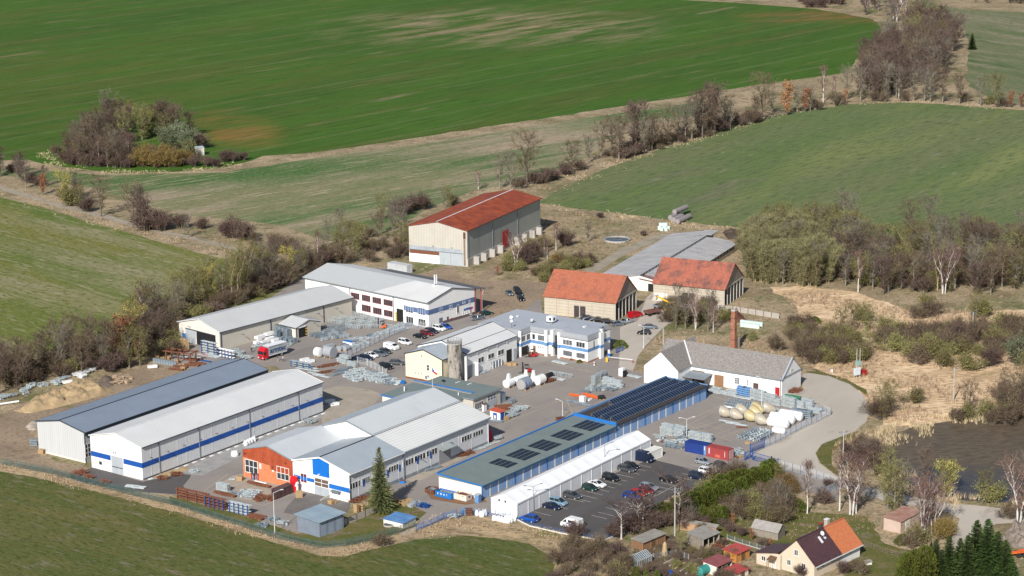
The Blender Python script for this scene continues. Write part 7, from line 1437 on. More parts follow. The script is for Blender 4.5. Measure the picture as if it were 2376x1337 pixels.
# tanks
def tank(label,px,rz,L_,r_,mat,dome=.3,lift=.15,name='tank',extras=None,seg=20):
    t = thing(name,label,'tank',G(*px),radians(rz)); mb = MB(); rings = []
    for x,q in ((-L_/2-dome,.25),(-L_/2-dome*.7,.7),(-L_/2,1),(L_/2,1),(L_/2+dome*.7,.7),(L_/2+dome,.25)): rings.append([(x,r_*q*cos(a*2*pi/seg),lift+r_+r_*q*sin(a*2*pi/seg)) for a in range(seg)])
    if dome == 0: rings = rings[2:4]
    mb.loft(rings); mb.build('shell',mat,t,smooth=False)
    for x in (-L_*.35,L_*.35): MB().box(x-.12,-r_*.8,0,x+.12,r_*.8,lift+r_*.25).build('cradle',TIMB,t)
    return t
TGREY = M('mat_tank_grey',(.24,.28,.33),var=.05,rough=.4); TPALE = M('mat_tank_white',(.78,.78,.77),var=.03,rough=.35); TSIL = M('mat_tank_silver',(.34,.36,.39),var=.05,rough=.4)
t = tank('grey steel tank with a blue and white emblem lying in the central yard',z6b(870,620),54,3.2,1.55,TGREY,0); MB().loft([[(-1.68,1.35*cos(a*pi/10),1.7+1.35*sin(a*pi/10)) for a in range(20)],[(-1.6,1.35*cos(a*pi/10),1.7+1.35*sin(a*pi/10)) for a in range(20)]]).build('end_plate',M('mat_tank_end',(.36,.35,.34),var=.06),t)
mb = MB(); mb2 = MB()
for i in range(5):
    a0,a1 = radians(62-i*9-90+60),radians(62-(i+1)*9-90+60)
    for m_,r_,xa,xb in ((mb,1.57,-1.1,.1),(mb2,1.59,-.75,-.62),(mb2,1.592,-.35,-.2)): m_.add([(xa,-r_*sin(pi/2-a0),1.7+r_*cos(pi/2-a0)),(xb,-r_*sin(pi/2-a0),1.7+r_*cos(pi/2-a0)),(xb,-r_*sin(pi/2-a1),1.7+r_*cos(pi/2-a1)),(xa,-r_*sin(pi/2-a1),1.7+r_*cos(pi/2-a1))],[(0,1,2,3)])
em = mb.build('emblem',BLUE,t); mb2.build('emblem_lettering',WFOIL,em)
tank('white cylindrical tank lying behind the grey emblem tank',z6b(1130,540),54,2.9,1.3,TPALE,.05); tank('white plastic-wrapped tank with upright neck in the central yard',z6b(600,590),54,2.6,1.15,WFOIL,.25); o = MB().loft([[(-.5,-.5,2.1),(.5,-.5,2.1),(.5,.5,2.1),(-.5,.5,2.1)],[(-.3,-.35,3.9),(.35,-.3,3.9),(.3,.35,3.9),(-.35,.3,3.9)]]).build('neck',WFOIL,bpy.data.objects['tank.002']); 
tank('long white wrapped tank behind the grey emblem tank and left of the cones',z6b(770,520),54,3.4,1.0,WFOIL,.4)
for k,(q,lb) in enumerate(((z6b(895,470),'white upright cone left of its twin behind the tanks'),(z6b(1025,480),'white upright cone right of its twin behind the tanks'))): t = thing('silo_cone',lb,'cone',G(*q)); MB().loft([[(r_*cos(a*pi/9),r_*sin(a*pi/9),z) for a in range(18)] for z,r_ in ((0,1.15),(2.4,.5),(2.9,.42))]).build('shell',M('mat_cone_ivory',(.66,.65,.6),var=.03,rough=.4),t); MB().tube((0,0,2.9),(0,0,3.05),.5,.5,12).build('rim',LTRIM,t)
tank('black wrapped pipe bundle at the end of the white tanks',z6b(1290,430),54,2.6,.7,BLACK,.1); many('rtangle',[z6b(1330,470),z6b(1290,490)],54,'one of the timber and scrap heaps under the black pipes')
tank('big grey open steel tank lying in the upper yard',zb(1530,670),-38+0,2.8,1.6,TSIL,0); tank('white wrapped tank beside the big grey one in the upper yard',zb(1330,660),-38,1.6,1.35,WFOIL,.2); tank('small grey barrel tank nearest the fence, left of its pair',zb(1710,560),52,1.2,.75,TSIL,0); tank('small grey barrel tank nearest the fence, right of its pair',zb(1810,555),52,1.6,.75,TSIL,0); bx_ = item('white',zb(1850,450),-38,'white box with blue lid beside the fence of the upper yard',sc=1.3); MB().box(-1.25,-.62,.82,1.25,.62,.9).build('lid',BLUE2,bx_)
grid('trest',z6b(1420,380),z6b(1580,400),z6b(1420,390),2,1,-40,'one of the two galvanised trestle rows right of the white tanks',sc=.9); many('low',[z6b(1400,440),z6b(1480,460)],-38,'one of the low packs in front of the two trestle rows')
# goods in the middle of central yard
grid('bundle',z6b(2110,540),z6b(2240,460),z6b(2112,545),3,1,54,'one of the stacked galvanised bundles left of the solar garages'); grid('bundle',z6b(2110,540),z6b(2240,460),z6b(2112,545),3,1,54,'one of the stacked galvanised bundles left of the solar garages',z=.95); grid('bundle',z6b(2110,540),z6b(2200,490),z6b(2112,545),2,1,54,'one of the stacked galvanised bundles left of the solar garages',z=1.9)
zv2 = Zm(1270,860,7.425); grid('bundle',zv2(1050,240),zv2(1200,290),zv2(1060,250),2,1,-38,'one of the wide galvanised packs behind the solar garages',sc=1.1); grid('bundle',zv2(1060,235),zv2(1190,275),zv2(1060,250),2,1,-38,'one of the wide galvanised packs behind the solar garages',z=.95)
grid('cage',zv2(620,400),zv2(900,400),zv2(760,300),5,3,54,'one of the small galvanised crates before the orange beams',skip=.2); grid('tangle',zv2(960,320),zv2(1120,340),zv2(980,290),2,2,54,'one of the heaps between crates and packs in the central yard')
many('orange',[zv2(500,450),zv2(720,440),zv2(800,475)],-38,'one of the stacks of bright orange beams in the central yard'); t = thing('white_cabinet','white upright cabinet in front of the bright orange beams','cabinet',G(*zv2(615,560)),radians(54)); MB().box(-.6,-.6,.1,.6,.8,1.9).build('case',WFOIL,t); MB().box(-.63,-.4,.3,-.6,.2,1.6).build('door',LTRIM,t); many('white',[zv2(730,520),zv2(870,540)],54,'one of the small white packs beside the white cabinet',sc=.6) if 0 else item('white',zv2(730,520),54,'small white pack beside the white cabinet',sc=.6)
tank('black tarpaulin-covered heap beside the bright orange beams',zv2(930,500),20,1.4,.55,BLACK,.3); many('darkbundle',[zv2(470,560),zv2(620,600)],-38,'one of the dark long bundles by the blue roof edging'); item('rtangle',zv2(230,850),54,'rusty rods by the lamp post beside the garages'); many('low',[z6b(1430,165),z6b(1520,185)],-38,'one of the flat steel packs before the shrub bed'); 
many('pallet',[z6b(560,185),z6b(620,215),z6b(700,215)],-20,'one of the low pallets near the white workshop door'); rack('white shelf rack with long profiles against the white workshop wall',z6b(400,240),54,4.0,1.9,4,LTRIM,GALV2,posts=4); many('low',[z6b(190,330),z6b(130,345)],54,'one of the flat packs in the shade of the silo')
# stock around kiosk
many('rusty',[z6b(560,940),z6b(620,960),z6b(500,920)],10,'one of the rusty beam stacks behind the kiosk'); many('tangle',[z6b(760,960),z6b(830,960),z6b(700,990)],-30,'one of the grey part heaps right of the kiosk'); many('junk',[z6b(650,1060),z6b(680,1090),z6b(620,1110),z6b(570,1080),z6b(720,1020)],40,'one of the mixed scrap heaps beside the kiosk'); item('pallet',z6b(560,1150),40,'small pallet in front of the kiosk'); item('cage',z6b(650,860),54,'pale crate by the grey metal shed',sc=1.3)
item('darkbundle',z6b(330,1180),-20,'long grey beam lying in front of the kiosk'); item('darkbundle',zw(920,110),35,'dark long bundle under the wall end of the production hall')
t = thing('red_machine','bright red upright machine cover at the far corner of the production hall','machine',G(*zw(900,115)),radians(54)); MB().loft([[(-1,-.5,0),(1,-.5,0),(1,.5,0),(-1,.5,0)],[(-.8,-.4,3),(.5,-.4,2.6),(.5,.4,2.6),(-.8,.4,3)]]).build('cover',M('mat_crimson',(.55,.01,.06),var=.08),t); MB().tube((-.2,0,2.9),(-.2,0,3.6),.3,.2,8).build('hood',M('mat_crimson',(.5,.01,.06)),t)
# strip along the production hall
many('rtangle',[zw(600,290),zw(650,270),zw(540,300)],40,'one of the rusty scrap heaps between production hall and garages'); many('long',[zw(760,230),zw(840,195),zw(920,160)],38,'one of the long steel lattices between production hall and garages'); item('junk',zw(1010,105),20,'stone and scrap heap at the narrow end of the passage'); item('darkbundle',zw(230,460),40,'low concrete kerb beam beside the production hall')
many('rtangle',[z7b(1200,930),z7b(1290,890),z7b(1370,850)],30,'one of the dark red steel trestle heaps at the foot of the production hall')
# containers of scrap at whitewashed garage end
zc = Zm(1000,1120,18.28)
def skip(label,px,rz,L_,W_,H_,mat,load,txt=None):
    t = thing('skip',label,'skip',G(*px),radians(rz)); mb = MB(); th = .08
    for s in (-1,1): mb.box(-L_/2,s*(W_/2-.04)-th/2,.15,L_/2,s*(W_/2-.04)+th/2,H_); mb.box(s*(L_/2-.04)-th/2,-W_/2+.085,.15,s*(L_/2-.04)+th/2,W_/2-.085,H_)
    mb.box(-L_/2+.09,-W_/2+.09,.15,L_/2-.09,W_/2-.09,.25)
    for i in range(6): x = -L_/2+.3+i*(L_-.6)/5; mb.box(x-.05,-W_/2-.06,.15,x+.05,-W_/2,H_)
    mb.build('tub',mat,t); r = random.Random(4); lm_ = mk_tangle(L_-.4,W_-.4,.7,60,31); l = lm_.build('load',load,t); l.location = (0,0,H_-.75); MB().box(-L_/2+.1,-W_/2+.1,.3,L_/2-.1,W_/2-.1,H_-.5).build('fill',RUSTD,t)
    if txt: o = text_mesh(txt,.62,WFOIL,'lettering',t,space=1.5); o.matrix_local = Matrix.Translation((-.2,-W_/2-.08,H_*.62)) @ Matrix(((1,0,0,0),(0,0,-1,0),(0,1,0,0),(0,0,0,1)))
    return t
skip('bright blue open skip with white characters full of scrap at the whitewashed garage end',zc(640,620),-36,4.6,2.0,1.5,M('mat_skip_blue',(.01,.16,.50),var=.05),GALV2,'P M 8 T'); skip('white and rusty open skip half full at the whitewashed garage end',zc(1350,720),-36,3.6,2.1,1.55,M('mat_skip_white',(.60,.54,.46),c2=(.70,.66,.6),sc=1,dirt=((.35,.16,.07),1.2,.6,.8)),RUSTM); skip('dark open skip left of the bright blue one',zc(40,420),-36,2.6,2.0,1.1,RUSTD,GALV2)
box_hut('blue_cubicle','pale blue cubicle between the rusty skip and garage corner','cabin',G(*zc(1850,850)),-36,1.1,1.1,1.9,OFBAND,GALV,.05,.08)
# bottom yard
rack('long rusty rack of brown beams at the lower fence',z10(330,480),-33,8.5,2.5,4,RUSTM,RUSTM,posts=4); rack('blue-posted rack loaded with rusty bars',z10(720,600),-33,5.2,2.6,4,BLUEM,RUSTM,posts=5); rack('blue-posted rack loaded with pale bars, nearest the lamp post',z10(1140,700),-33,5.2,2.6,4,BLUEM,GALV,posts=5)
many('rusty',[z10(1430,770),z10(1490,740)],-33,'one of the rusty packs right of the blue-posted racks'); item('tangle',z10(1740,800),-33,'grey frames beside the rusty packs'); item('junk',z10(1900,880),-33,'dark pile of bars near the steel shed'); item('tangle',z10(1560,900),-33,'grey steel rests on the grass by the green fence')
many('bundle',[z10(880,290)],-33,'one of the grey pack stacks on the concrete yard'); item('bundle',z10(880,290),-33,'upper grey pack stacked on the concrete yard',z=.9); many('tangle',[z10(1230,380),z10(1340,400),z10(1280,330),z10(1400,340)],-33,'one of the galvanised frame heaps before the brick hall'); item('trestd',z10(1080,370),-33,'white trestle at the edge of the concrete yard'); many('rtangle',[z10(1500,460),z10(1540,420),z10(1680,440)],-33,'one of the brown scrap heaps beside the brown locker')
many('rusty',[z10(1430,180),z10(1560,215),z10(860,350),z10(960,380)],-33,'one of the rusty beams lying flat before the brick hall'); item('long',z10(1520,150),-33,'white long beam lying before the brick hall',mat=WFOIL,sc=.6); item('pallet',z10(1170,110),-20,'timber pallets at the left corner of the brick hall',sc=1.2); item('low',z10(1030,100),0,'grey wire coil pack left of the pallets',sc=.5); item('pallet',z10(2185,400),10,'timber crate in front of the red wrapped cone',sc=1.3); item('pallet',z10(2185,400),10,'second timber crate stacked on the first near the red wrapped cone',z=1.0,sc=1.25)
for i in range(4): p = G(*z4(340+i*80,1290)); t = thing('bottle_cage','steel cage of blue and red gas bottles against the brick hall wall','cage',p,radians(-37),'gas bottle cages against the brick hall'); [MB().tube((x,y,0),(x,y,1.4),.12,.1,8).build('bottle',OFBAND if (i+k) % 3 else REDP,t) for k,(x,y) in enumerate(((-.3,0),(0,.2),(.3,0)))]; MB().box(-.5,-.3,1.5,.5,.4,1.55).build('frame',RUSTD,t)
t = thing('wrapped_cone','glossy red wrapped funnel leaning between brick hall and white front','machine',G(*z7b(175,760)),radians(-37)); MB().loft([[(x+r_*cos(a*pi/7),r_*sin(a*pi/7),z) for a in range(14)] for x,z,r_ in ((.2,0,.15),(.0,1.6,.6),(-.1,2.9,1.0),(0,3.8,.75),(.1,4.0,.2))]).build('cover',M('mat_red_wrap',(.68,.01,.02),var=.05,rough=.25),t); MB().loft([[(.9+.25*cos(a*pi/4),.3*sin(a*pi/4),z) for a in range(8)] for z in (0,1.8)]).build('pipe',TPALE,t); MB().tube((.6,0,1.7),(1.0,0,2.6),.45,.35,10).build('collar',LTRIM,t)
t = thing('bus_shelter','small glazed smoking shelter with flat green-grey roof beside the ramp','shelter',G(*z7b(880,900)),radians(-37)); MB().box(-1.3,-.6,2.1,1.3,.9,2.2).build('roof',ROOFGR,t); [MB().box(x-.04,y-.04,0,x+.04,y+.04,2.1).build('post',LTRIM,t) for x in (-1.2,1.2) for y in (-.5,.8)]; MB().box(-1.1,.7,0,1.1,.75,1.8).build('back_panel',CGLASS,t)
many('pallet',[z7b(800,960),z7b(870,940)],-37,'one of the handcarts and pallets under the glazed shelter'); t = thing('ramp','pale concrete ramp wall beside the grey sliding gate','ramp',G(*z7b(620,910)),radians(50)); MB().extr([(0,0),(4.6,0),(4.6,1.1),(0,.25)],-.15,.15).build('side_wall',CONC,t)
for k,q in enumerate(((1240,1110),(1340,1080),(1480,1000),(1540,960))): 
    for j in range(3 if k < 2 else 2): item('pallet',z7b(*q),-37,'timber crate in the stacks behind the concrete fence','timber crate stacks behind the concrete fence',z=j*.6,sc=.9)
many('bundle',[z7b(1590,930),z7b(2240,1000)],50,'one of the grey stillages near the spruce'); many('pallet',[z7b(2000,960),z7b(2080,990),z7b(2150,940),z7b(2060,930),z7b(1940,950)],30,'one of the wooden crates in line right of the spruce'); item('tangle',z6(330,1095),-30,'blue steel frame on trestles by the lawn corner',mat=BLUEM); item('block',z6(245,1085),-30,'grey crate stack at the end of the wooden crates',sc=.8); t = thing('planter','blue planter box at the foot of the production hall pier','planter',G(*z7b(2030,600))); MB().box(-.6,-.5,0,.6,.5,.6).build('box',BLUE2,t); MB().box(-.5,-.4,.6,.5,.4,.72).build('soil',RUSTM,t)
for q in ((735,915+60),(800,950),(840,965)): pass
zw2 = zw
for i,q in enumerate(((760,1010),(810,1025),(845,1010))): item('bag',zw(*q),0,'white bulk bag standing left of the tent front','white bulk bags left of the tent front',sc=1.25)
for i,q in enumerate(((960,1070),(1010,1075),(1050,1085),(1090,1095),(1130,1100),(1160,1090),(1200,1075),(1100,1075),(1150,1075))): item('bag',zw(*q),30*i,'white bulk bag in the row before the tent front','white bulk bags before the tent front',sc=1.1)
item('block',zw(610,1000),0,'light blue bin beside the dark red one at the fence',mat=OFBAND,sc=.9); item('block',zw(660,1005),0,'dark red bin beside the light blue one at the fence',mat=RUSTD,sc=1.0); item('junk',zw(470,1040),20,'pale wrapped heap at the fence by the path')
for i in range(7): item('bag',z5(560+i*12 if i < 3 else 600+i*25,430 if i < 3 else 370-i*12),10*i,'white sack beside the paved strip by the brick hall','white sacks beside the paved strip',sc=1.2)
# right-hand steel store
many('bundle',[zr(140,240),zr(280,260),zr(420,290),zr(160,200),zr(450,240)],-35,'one of the low grey beams before the lime green car'); many('low',[zr(600,330),zr(690,345),zr(560,320)],-35,'one of the flat packs near the pale blue wrapped stacks')
for k,(q,r0) in enumerate((((850,350),3),((910,370),3),((1100,430),3),((1180,450),2),((1380,470),3),((1430,490),3),((1580,490),2),((1720,500),2),((1740,460),2),((1860,580),1),((1900,560),1))):
    for j in range(r0): item('bundle',zr(*q),-35,'galvanised bundle in the back row of the fenced steel store','galvanised bundles in the back row of the steel store',z=j*.93,sc=.95)
for q in ((1020,500),(1120,520),(1220,550),(1300,570),(1380,590),(1180,575),(1080,545)): item('low',zr(*q),-35,'low flat bundle in the middle row of the steel store','low flat bundles in the middle row of the steel store')
grid('trestd',zr(430,430),zr(800,500),zr(410,470),5,2,-35,'one of the bright steel trestles at the near end of the steel store'); grid('trestd',zr(470,400),zr(760,450),zr(410,470),4,1,-35,'one of the bright steel trestles at the near end of the steel store'); item('long',zr(470,510),-35,'white long pack before the bright trestles',mat=WFOIL)
for q in ((1530,640),(1600,650),(1670,660),(1740,670)): item('block',zr(*q),-35,'tall grey block stack by the white wrapped silos','tall grey block stacks by the white wrapped silos',sc=1.35)
for q in ((600,270),(690,290)): item('block',zr(*q),-35,'pale blue wrapped block stack behind the fence by the farm building','pale blue wrapped stacks by the farm building',sc=1.5,mat=OFBAND)
GRP = M('mat_grp_shell',(.40,.35,.27),c2=(.48,.43,.35),sc=.5,rough=.35,dirt=((.5,.42,.2),.3,.6,.5)); GRPY = M('mat_grp_shell_yellow',(.48,.39,.20),c2=(.55,.47,.28),sc=.5,rough=.35)
def pod(label,px,rz,mat,sc=1.):
    t = thing('silo_hopper',label,'hopper',G(*px),radians(rz)); t.scale = (sc,)*3; prof = ((-1.45,.05),(-1.4,1.0),(-.9,1.38),(-.1,1.45),(.7,1.2),(1.6,.72),(2.15,.38),(2.2,.05)); MB().loft([[(x*cos(.25)+0*r_,r_*cos(a*pi/10),1.5+r_*sin(a*pi/10)-x*.22) for a in range(20)] for x,r_ in prof]).build('shell',mat,t,smooth=True); MB().loft([[(x*cos(.25),r_*cos(a*pi/10),1.5+r_*sin(a*pi/10)-x*.22) for a in range(20)] for x,r_ in ((-.98,1.42),(-.88,1.44),(-.78,1.46))],caps=False).build('rim',GALV,t)
for q,lb,m_,rz in (((310,660),'grey-beige hopper shell leftmost of the group',GRP,-25),((500,700),'grey-beige hopper shell second from left at the front',GRP,-35),((600,620),'beige hopper shell behind the front two',GRP,-35),((750,730),'ochre hopper shell at the front middle of the group',GRPY,-40),((830,650),'ochre hopper shell behind the front one',GRPY,-40),((860,590),'pale ochre hopper shell farthest back',GRPY,-40),((930,790),'pinkish beige hopper shell nearest the white wraps',GRP,-40),((1060,590),'sand coloured hopper shell lying behind the white wraps',GRP,-10)): pod(lb,zr(*q),rz,m_)
for q,lb,L_ in (((1450,700),'long white wrapped silo farthest from the gate',6.6),((1300,750),'long white wrapped silo second from the grey blocks',7.2),((1230,830),'long white wrapped silo in front of the others',6.0),((1240,940),'short white wrapped silo nearest the pole bundles',3.2)): tank(lb,zr(*q),-33,L_*.85,1.25 if L_ > 4 else .85,WFOIL,.45,0,'wrapped_silo')
grid('poles',zr(640,990),zr(960,1030),zr(760,930),4,2,54,'one of the bundles of long steel poles by the blue gate'); many('long',[zr(400,750),zr(520,790)],-33,'one of the long white channels before the hopper shells'); item('rusty',zr(600,840),-8,'single rusty beam near the hopper shells',sc=.6); item('pallet',zr(700,1110),0,'small pallet at the end of the pole bundles')
z15 = Zm(1500,880,4.095); grid('bundle',z15(200,530),z15(300,545),z15(215,500),2,2,-36,'one of the big galvanised frame packs beside the yard lamp',sc=1.1); grid('bundle',z15(200,530),z15(300,545),z15(215,500),2,2,-36,'one of the big galvanised frame packs beside the yard lamp',z=1.0,sc=1.1); item('rtangle',z15(165,600),54,'rusty crate in front of the galvanised frame packs',sc=.5); many('tangle',[z15(230,610),z15(250,645),z15(210,640),z15(340,570),z15(360,600),z15(120,560),z15(300,655)],-36,'one of the heaps of bright steel before the frame packs'); item('white',z15(118,590),54,'white cabinet pack beside the rusty crate',sc=.5)
grid('bundle',z15(470,575),z15(560,590),z15(480,560),2,2,-36,'one of the wide grey packs behind the blue container',z=.0,sc=1.1); grid('bundle',z15(470,575),z15(560,590),z15(480,560),2,1,-36,'one of the wide grey packs behind the blue container',z=1.0,sc=1.1); many('tangle',[z15(850,690),z15(870,720)],50,'one of the grey heaps right of the red container'); item('pallet',z15(890,745),40,'timber pallets with rusty parts right of the red container'); item('rtangle',z15(870,745),40,'rusty parts right of the red container',sc=.6)
# lean red door and timber at the farm building
many('rtangle',[zr(1480,230),zr(1560,200)],20,'one of the red timber heaps at the gable of the farm building'); many('rtangle',[zr(930,200),zr(1040,220)],-20,'one of the old machine heaps along the whitewashed wall'); box_hut('green_container','long dark green roofed bin behind the steel store','bin',G(*zr(1310,380)),-33,4.5,1.6,1.3,GALV2,M('mat_green_lid',(.03,.20,.10),var=.15),.2,.1); t = thing('black_bins','white cabinet with black rolls beside the cross wing of the farm building','cabinet',G(*zo(2120,1280)),radians(54)); MB().box(-.7,-.4,0,.7,1.0,2.2).build('case',WFOIL,t); [MB().tube((-.9+.8*i,-.9,0),(-.9+.8*i,-.9,1.7),.38,.38,10).build('roll',BLACK,t) for i in range(2)]; many('low',[zo(2250,1290),zo(2340,1310)],-37,'one of the low grey packs at the cross wing wall')
# junk line behind the sand heap
zj = Zm(0,820,7.425)
for i,q in enumerate(((60,760),(120,770),(240,740),(20,800),(400,660),(460,640),(520,600),(560,560),(430,700),(700,570),(780,560),(930,530),(1000,500),(1060,460),(1140,440),(1000,540))): item('junk',zj(*q),30*i,'one of the scrap heaps strewn along the wood edge','scrap heaps strewn along the wood edge',sc=.9)
for i,q in enumerate(((1330,400),(1380,380),(1430,360),(1480,360),(1540,330),(1580,310),(1620,280),(1410,420))): item('junk',zj(*q),25*i,'heap of pale white frames at the end of the scrap line','pale frame heaps at the end of the scrap line',mat=LTRIM)
t = tank('long white pipe lying at the left edge of the picture',zj(150,880),28,5.5,.28,TPALE,0,name='pipe'); many('white',[zj(2020,240),zj(1980,230),zj(1160,520)],30,'one of the white packs on the grass beyond the grey hall'); item('white',zj(1880,270),20,'pale turquoise pack on the grass beyond the grey hall',mat=M('mat_turquoise',(.3,.5,.5))); many('white',[z1(1330,205),z1(1420,215),z1(1480,200)],20,'one of the white packs near the row of drums',sc=.8) if 0 else item('white',z1(1400,215),20,'white flat pack near the row of drums')
def heap(name,label,px_poly,h,mat,cat='heap',seed=1,stp=.7,kind=None,rough=.5):
    P = [G(*p) for p in px_poly]; c = sum(P,Vector())/len(P); xs = [p.x for p in P]; ys = [p.y for p in P]; nx = int((max(xs)-min(xs))/stp)+2; ny = int((max(ys)-min(ys))/stp)+2; mb = MB(); idx = {}
    for i in range(nx):
        for j in range(ny):
            x,y = min(xs)+i*stp,min(ys)+j*stp; d = min(((Vector((x,y,0))-P[k]).cross((P[(k+1) % len(P)]-P[k]).normalized())).length for k in range(len(P))) if inpoly(x,y,P) else 0
            z = h*min(1,d/2.8)**.8*(.55+.6*noise.noise((x*.25+seed,y*.25,0))+rough*noise.noise((x*.9,y*.9,seed)))-.05 if d > 0 else -.3
            idx[i,j] = len(mb.v); mb.v.append((x-c.x,y-c.y,z))
    for i in range(nx-1):
        for j in range(ny-1): mb.f.append((idx[i,j],idx[i+1,j],idx[i+1,j+1],idx[i,j+1])); mb.m.append(0)
    o = mb.build(name,mat,smooth=True); o.location = (c.x,c.y,0); tag(o,label,cat,kind=kind); return o
SAND = M('mat_sand',(.46,.33,.185),c2=(.34,.25,.15),sc=1.2,dirt=((.17,.16,.08),.6,.54,.8),rough=.95)
heap('sand_heap','long yellow sand heap behind the grey hall',[zj(200,1000),zj(420,900),zj(560,780),zj(900,660),zj(1200,560),zj(1500,480),zj(1700,540),zj(1950,640),zj(1700,750),zj(1300,860),zj(900,960),zj(500,1040)],3.0,SAND)
heap('brushwood_heap','dark brushwood heap at the end of the sand heap',[zj(1660,540),zj(1720,420),zj(1900,380),zj(1980,460),zj(1960,560),zj(1850,600)],2.2,M('mat_brush',(.10,.075,.06),c2=(.18,.14,.11),sc=3),seed=4)
for i in range(9): item('rtangle' if i % 2 else 'pallet',zj(1980+(i % 5)*70,430+(i//5)*60+(i % 3)*15),40*i,'broken timber in the wood pile beyond the sand heap','broken timber pieces beyond the sand heap',sc=1.0,mat=M('mat_pale_timber',(.50,.38,.26),c2=(.38,.28,.2),sc=2))
heap('rubble_heap','pale rubble heap at the corner of the grey hall',[zj(420,1270),zj(500,1200),zj(620,1150),zj(700,1200),zj(640,1330),zj(480,1336)],1.6,M('mat_rubble',(.50,.43,.36),c2=(.36,.30,.25),sc=2),seed=7,rough=.9)
heap('sand_heap','small sand heap along the foot of the white warehouse',[z1(1385,1235),z1(1470,1180),z1(1600,1140),z1(1700,1110),z1(1760,1150),z1(1640,1190),z1(1480,1240)],1.0,SAND,seed=9)
heap('manure_heap','dark brown manure heap in the silage pit by the chimney',[(1665,738),(1675,728),(1705,724),(1728,734),(1735,745),(1700,750)],3.2,RUSTD,seed=12); heap('earth_heap','dark earth heap behind the far end of the cowshed',[(1675,540),(1700,532),(1735,545),(1728,556),(1690,556)],2.5,M('mat_dark_earth',(.06,.045,.035),c2=(.1,.07,.05),sc=1),seed=13)
heap('branch_heap','grey heap of cut branches behind the orange lorry chassis',[zl(740,360),zl(800,250),zl(880,210),zl(1100,210),zl(1100,500),zl(900,480)],2.8,M('mat_branch_pile',(.15,.12,.10),c2=(.30,.25,.21),sc=3),seed=15,rough=1.0,stp=.5)
many('rtangle',[z1(700,1200),z1(760,1180),z1(820,1225),z1(960,1275)],-20,'one of the rusty bars along the asphalt apron'); many('low',[z1(1210,1310),z1(1280,1320)],-15,'one of the pale packs on the asphalt apron edge'); item('pallet',z1(385,1000),-20,'pallet row leaning by the grey hall gable',sc=1.2); item('block',z1(310,930),10,'grey bin at the left foot of the grey hall gable',sc=1.1); many('rtangle',[z1(1500,1235),z1(1620,1200)],30,'one of the steel rests beside the small sand heap'); item('tangle',z1(1780,1170),30,'steel parts at the end of the small sand heap',sc=.8)
# bales
t0 = None
for k,(x,y) in enumerate(((1565,507),(1573,512),(1582,516),(1590,512),(1575,503),(1583,500))):
    p = G(x,y); o = MB().loft([[(xx,r_*cos(a*pi/8),.95+r_*sin(a*pi/8)) for a in range(16)] for xx,r_ in ((-3.6,.05),(-3.6,.92),(-1.2,.95),(-1.19,.9),(-1.15,.95),(1.2,.95),(1.25,.9),(1.3,.95),(3.6,.92),(3.6,.05))]).build('round_bales',M('mat_grey_bale',(.22,.20,.21),c2=(.32,.29,.29),sc=1.5)); o.location = (p.x,p.y,0 if k < 4 else 1.5); o.rotation_euler = (0,0,radians(60)); tag(o,'row of grey net-wrapped round bales at the pasture edge','bales','rows of grey round bales at the pasture edge')
MINT = M('mat_mint_wrap',(.62,.76,.70),var=.04,rough=.4)
def bale(px,label,group,z=0,h=1.25): p = G(*px); o = MB().loft([[(r_*cos(a*pi/7),r_*sin(a*pi/7),zz) for a in range(14)] for zz,r_ in ((0,.5),(.06,.64),(h-.06,.64),(h,.5))]).build('wrapped_bale',MINT,smooth=False); o.location = (p.x,p.y,z); tag(o,label,'bale',group)
for i in range(5): bale((1530+i*5.2,533+(i % 2)*3),'mint-white wrapped bale in the pile by the cowshed','wrapped bales in the pile by the cowshed')
for i in range(3): bale((1533+i*6,533),'mint-white wrapped bale in the pile by the cowshed','wrapped bales in the pile by the cowshed',1.2)
for i in range(13): bale((1722+(i % 7)*7.2,752+(i//7)*6+(i % 7)*.9),'mint-green wrapped bale in the silage pit behind the chimney','wrapped bales in the silage pit')
t = thing('round_basin','round concrete basin with railing and dark water in the scrub','basin',G(1432,558)); MB().loft([[(r_*cos(a*pi/14),r_*sin(a*pi/14),z) for a in range(28)] for r_,z in ((4.6,0),(4.6,.6),(4.2,.6),(4.2,.1))],caps=False).build('wall',CONC,t); MB().tube((0,0,.05),(0,0,.25),4.25,4.25,28).build('water',M('mat_basin_water',(.01,.02,.05),rough=.08),t)
mb = MB()
for a in range(20): A_ = a*pi/10; mb.tube((4.7*cos(A_),4.7*sin(A_),0),(4.7*cos(A_),4.7*sin(A_),1.3),.04,None,4); B_ = A_+pi/10; mb.tube((4.7*cos(A_),4.7*sin(A_),1.3),(4.7*cos(B_),4.7*sin(B_),1.3),.03,None,4)
mb.build('railing',GUT,t)
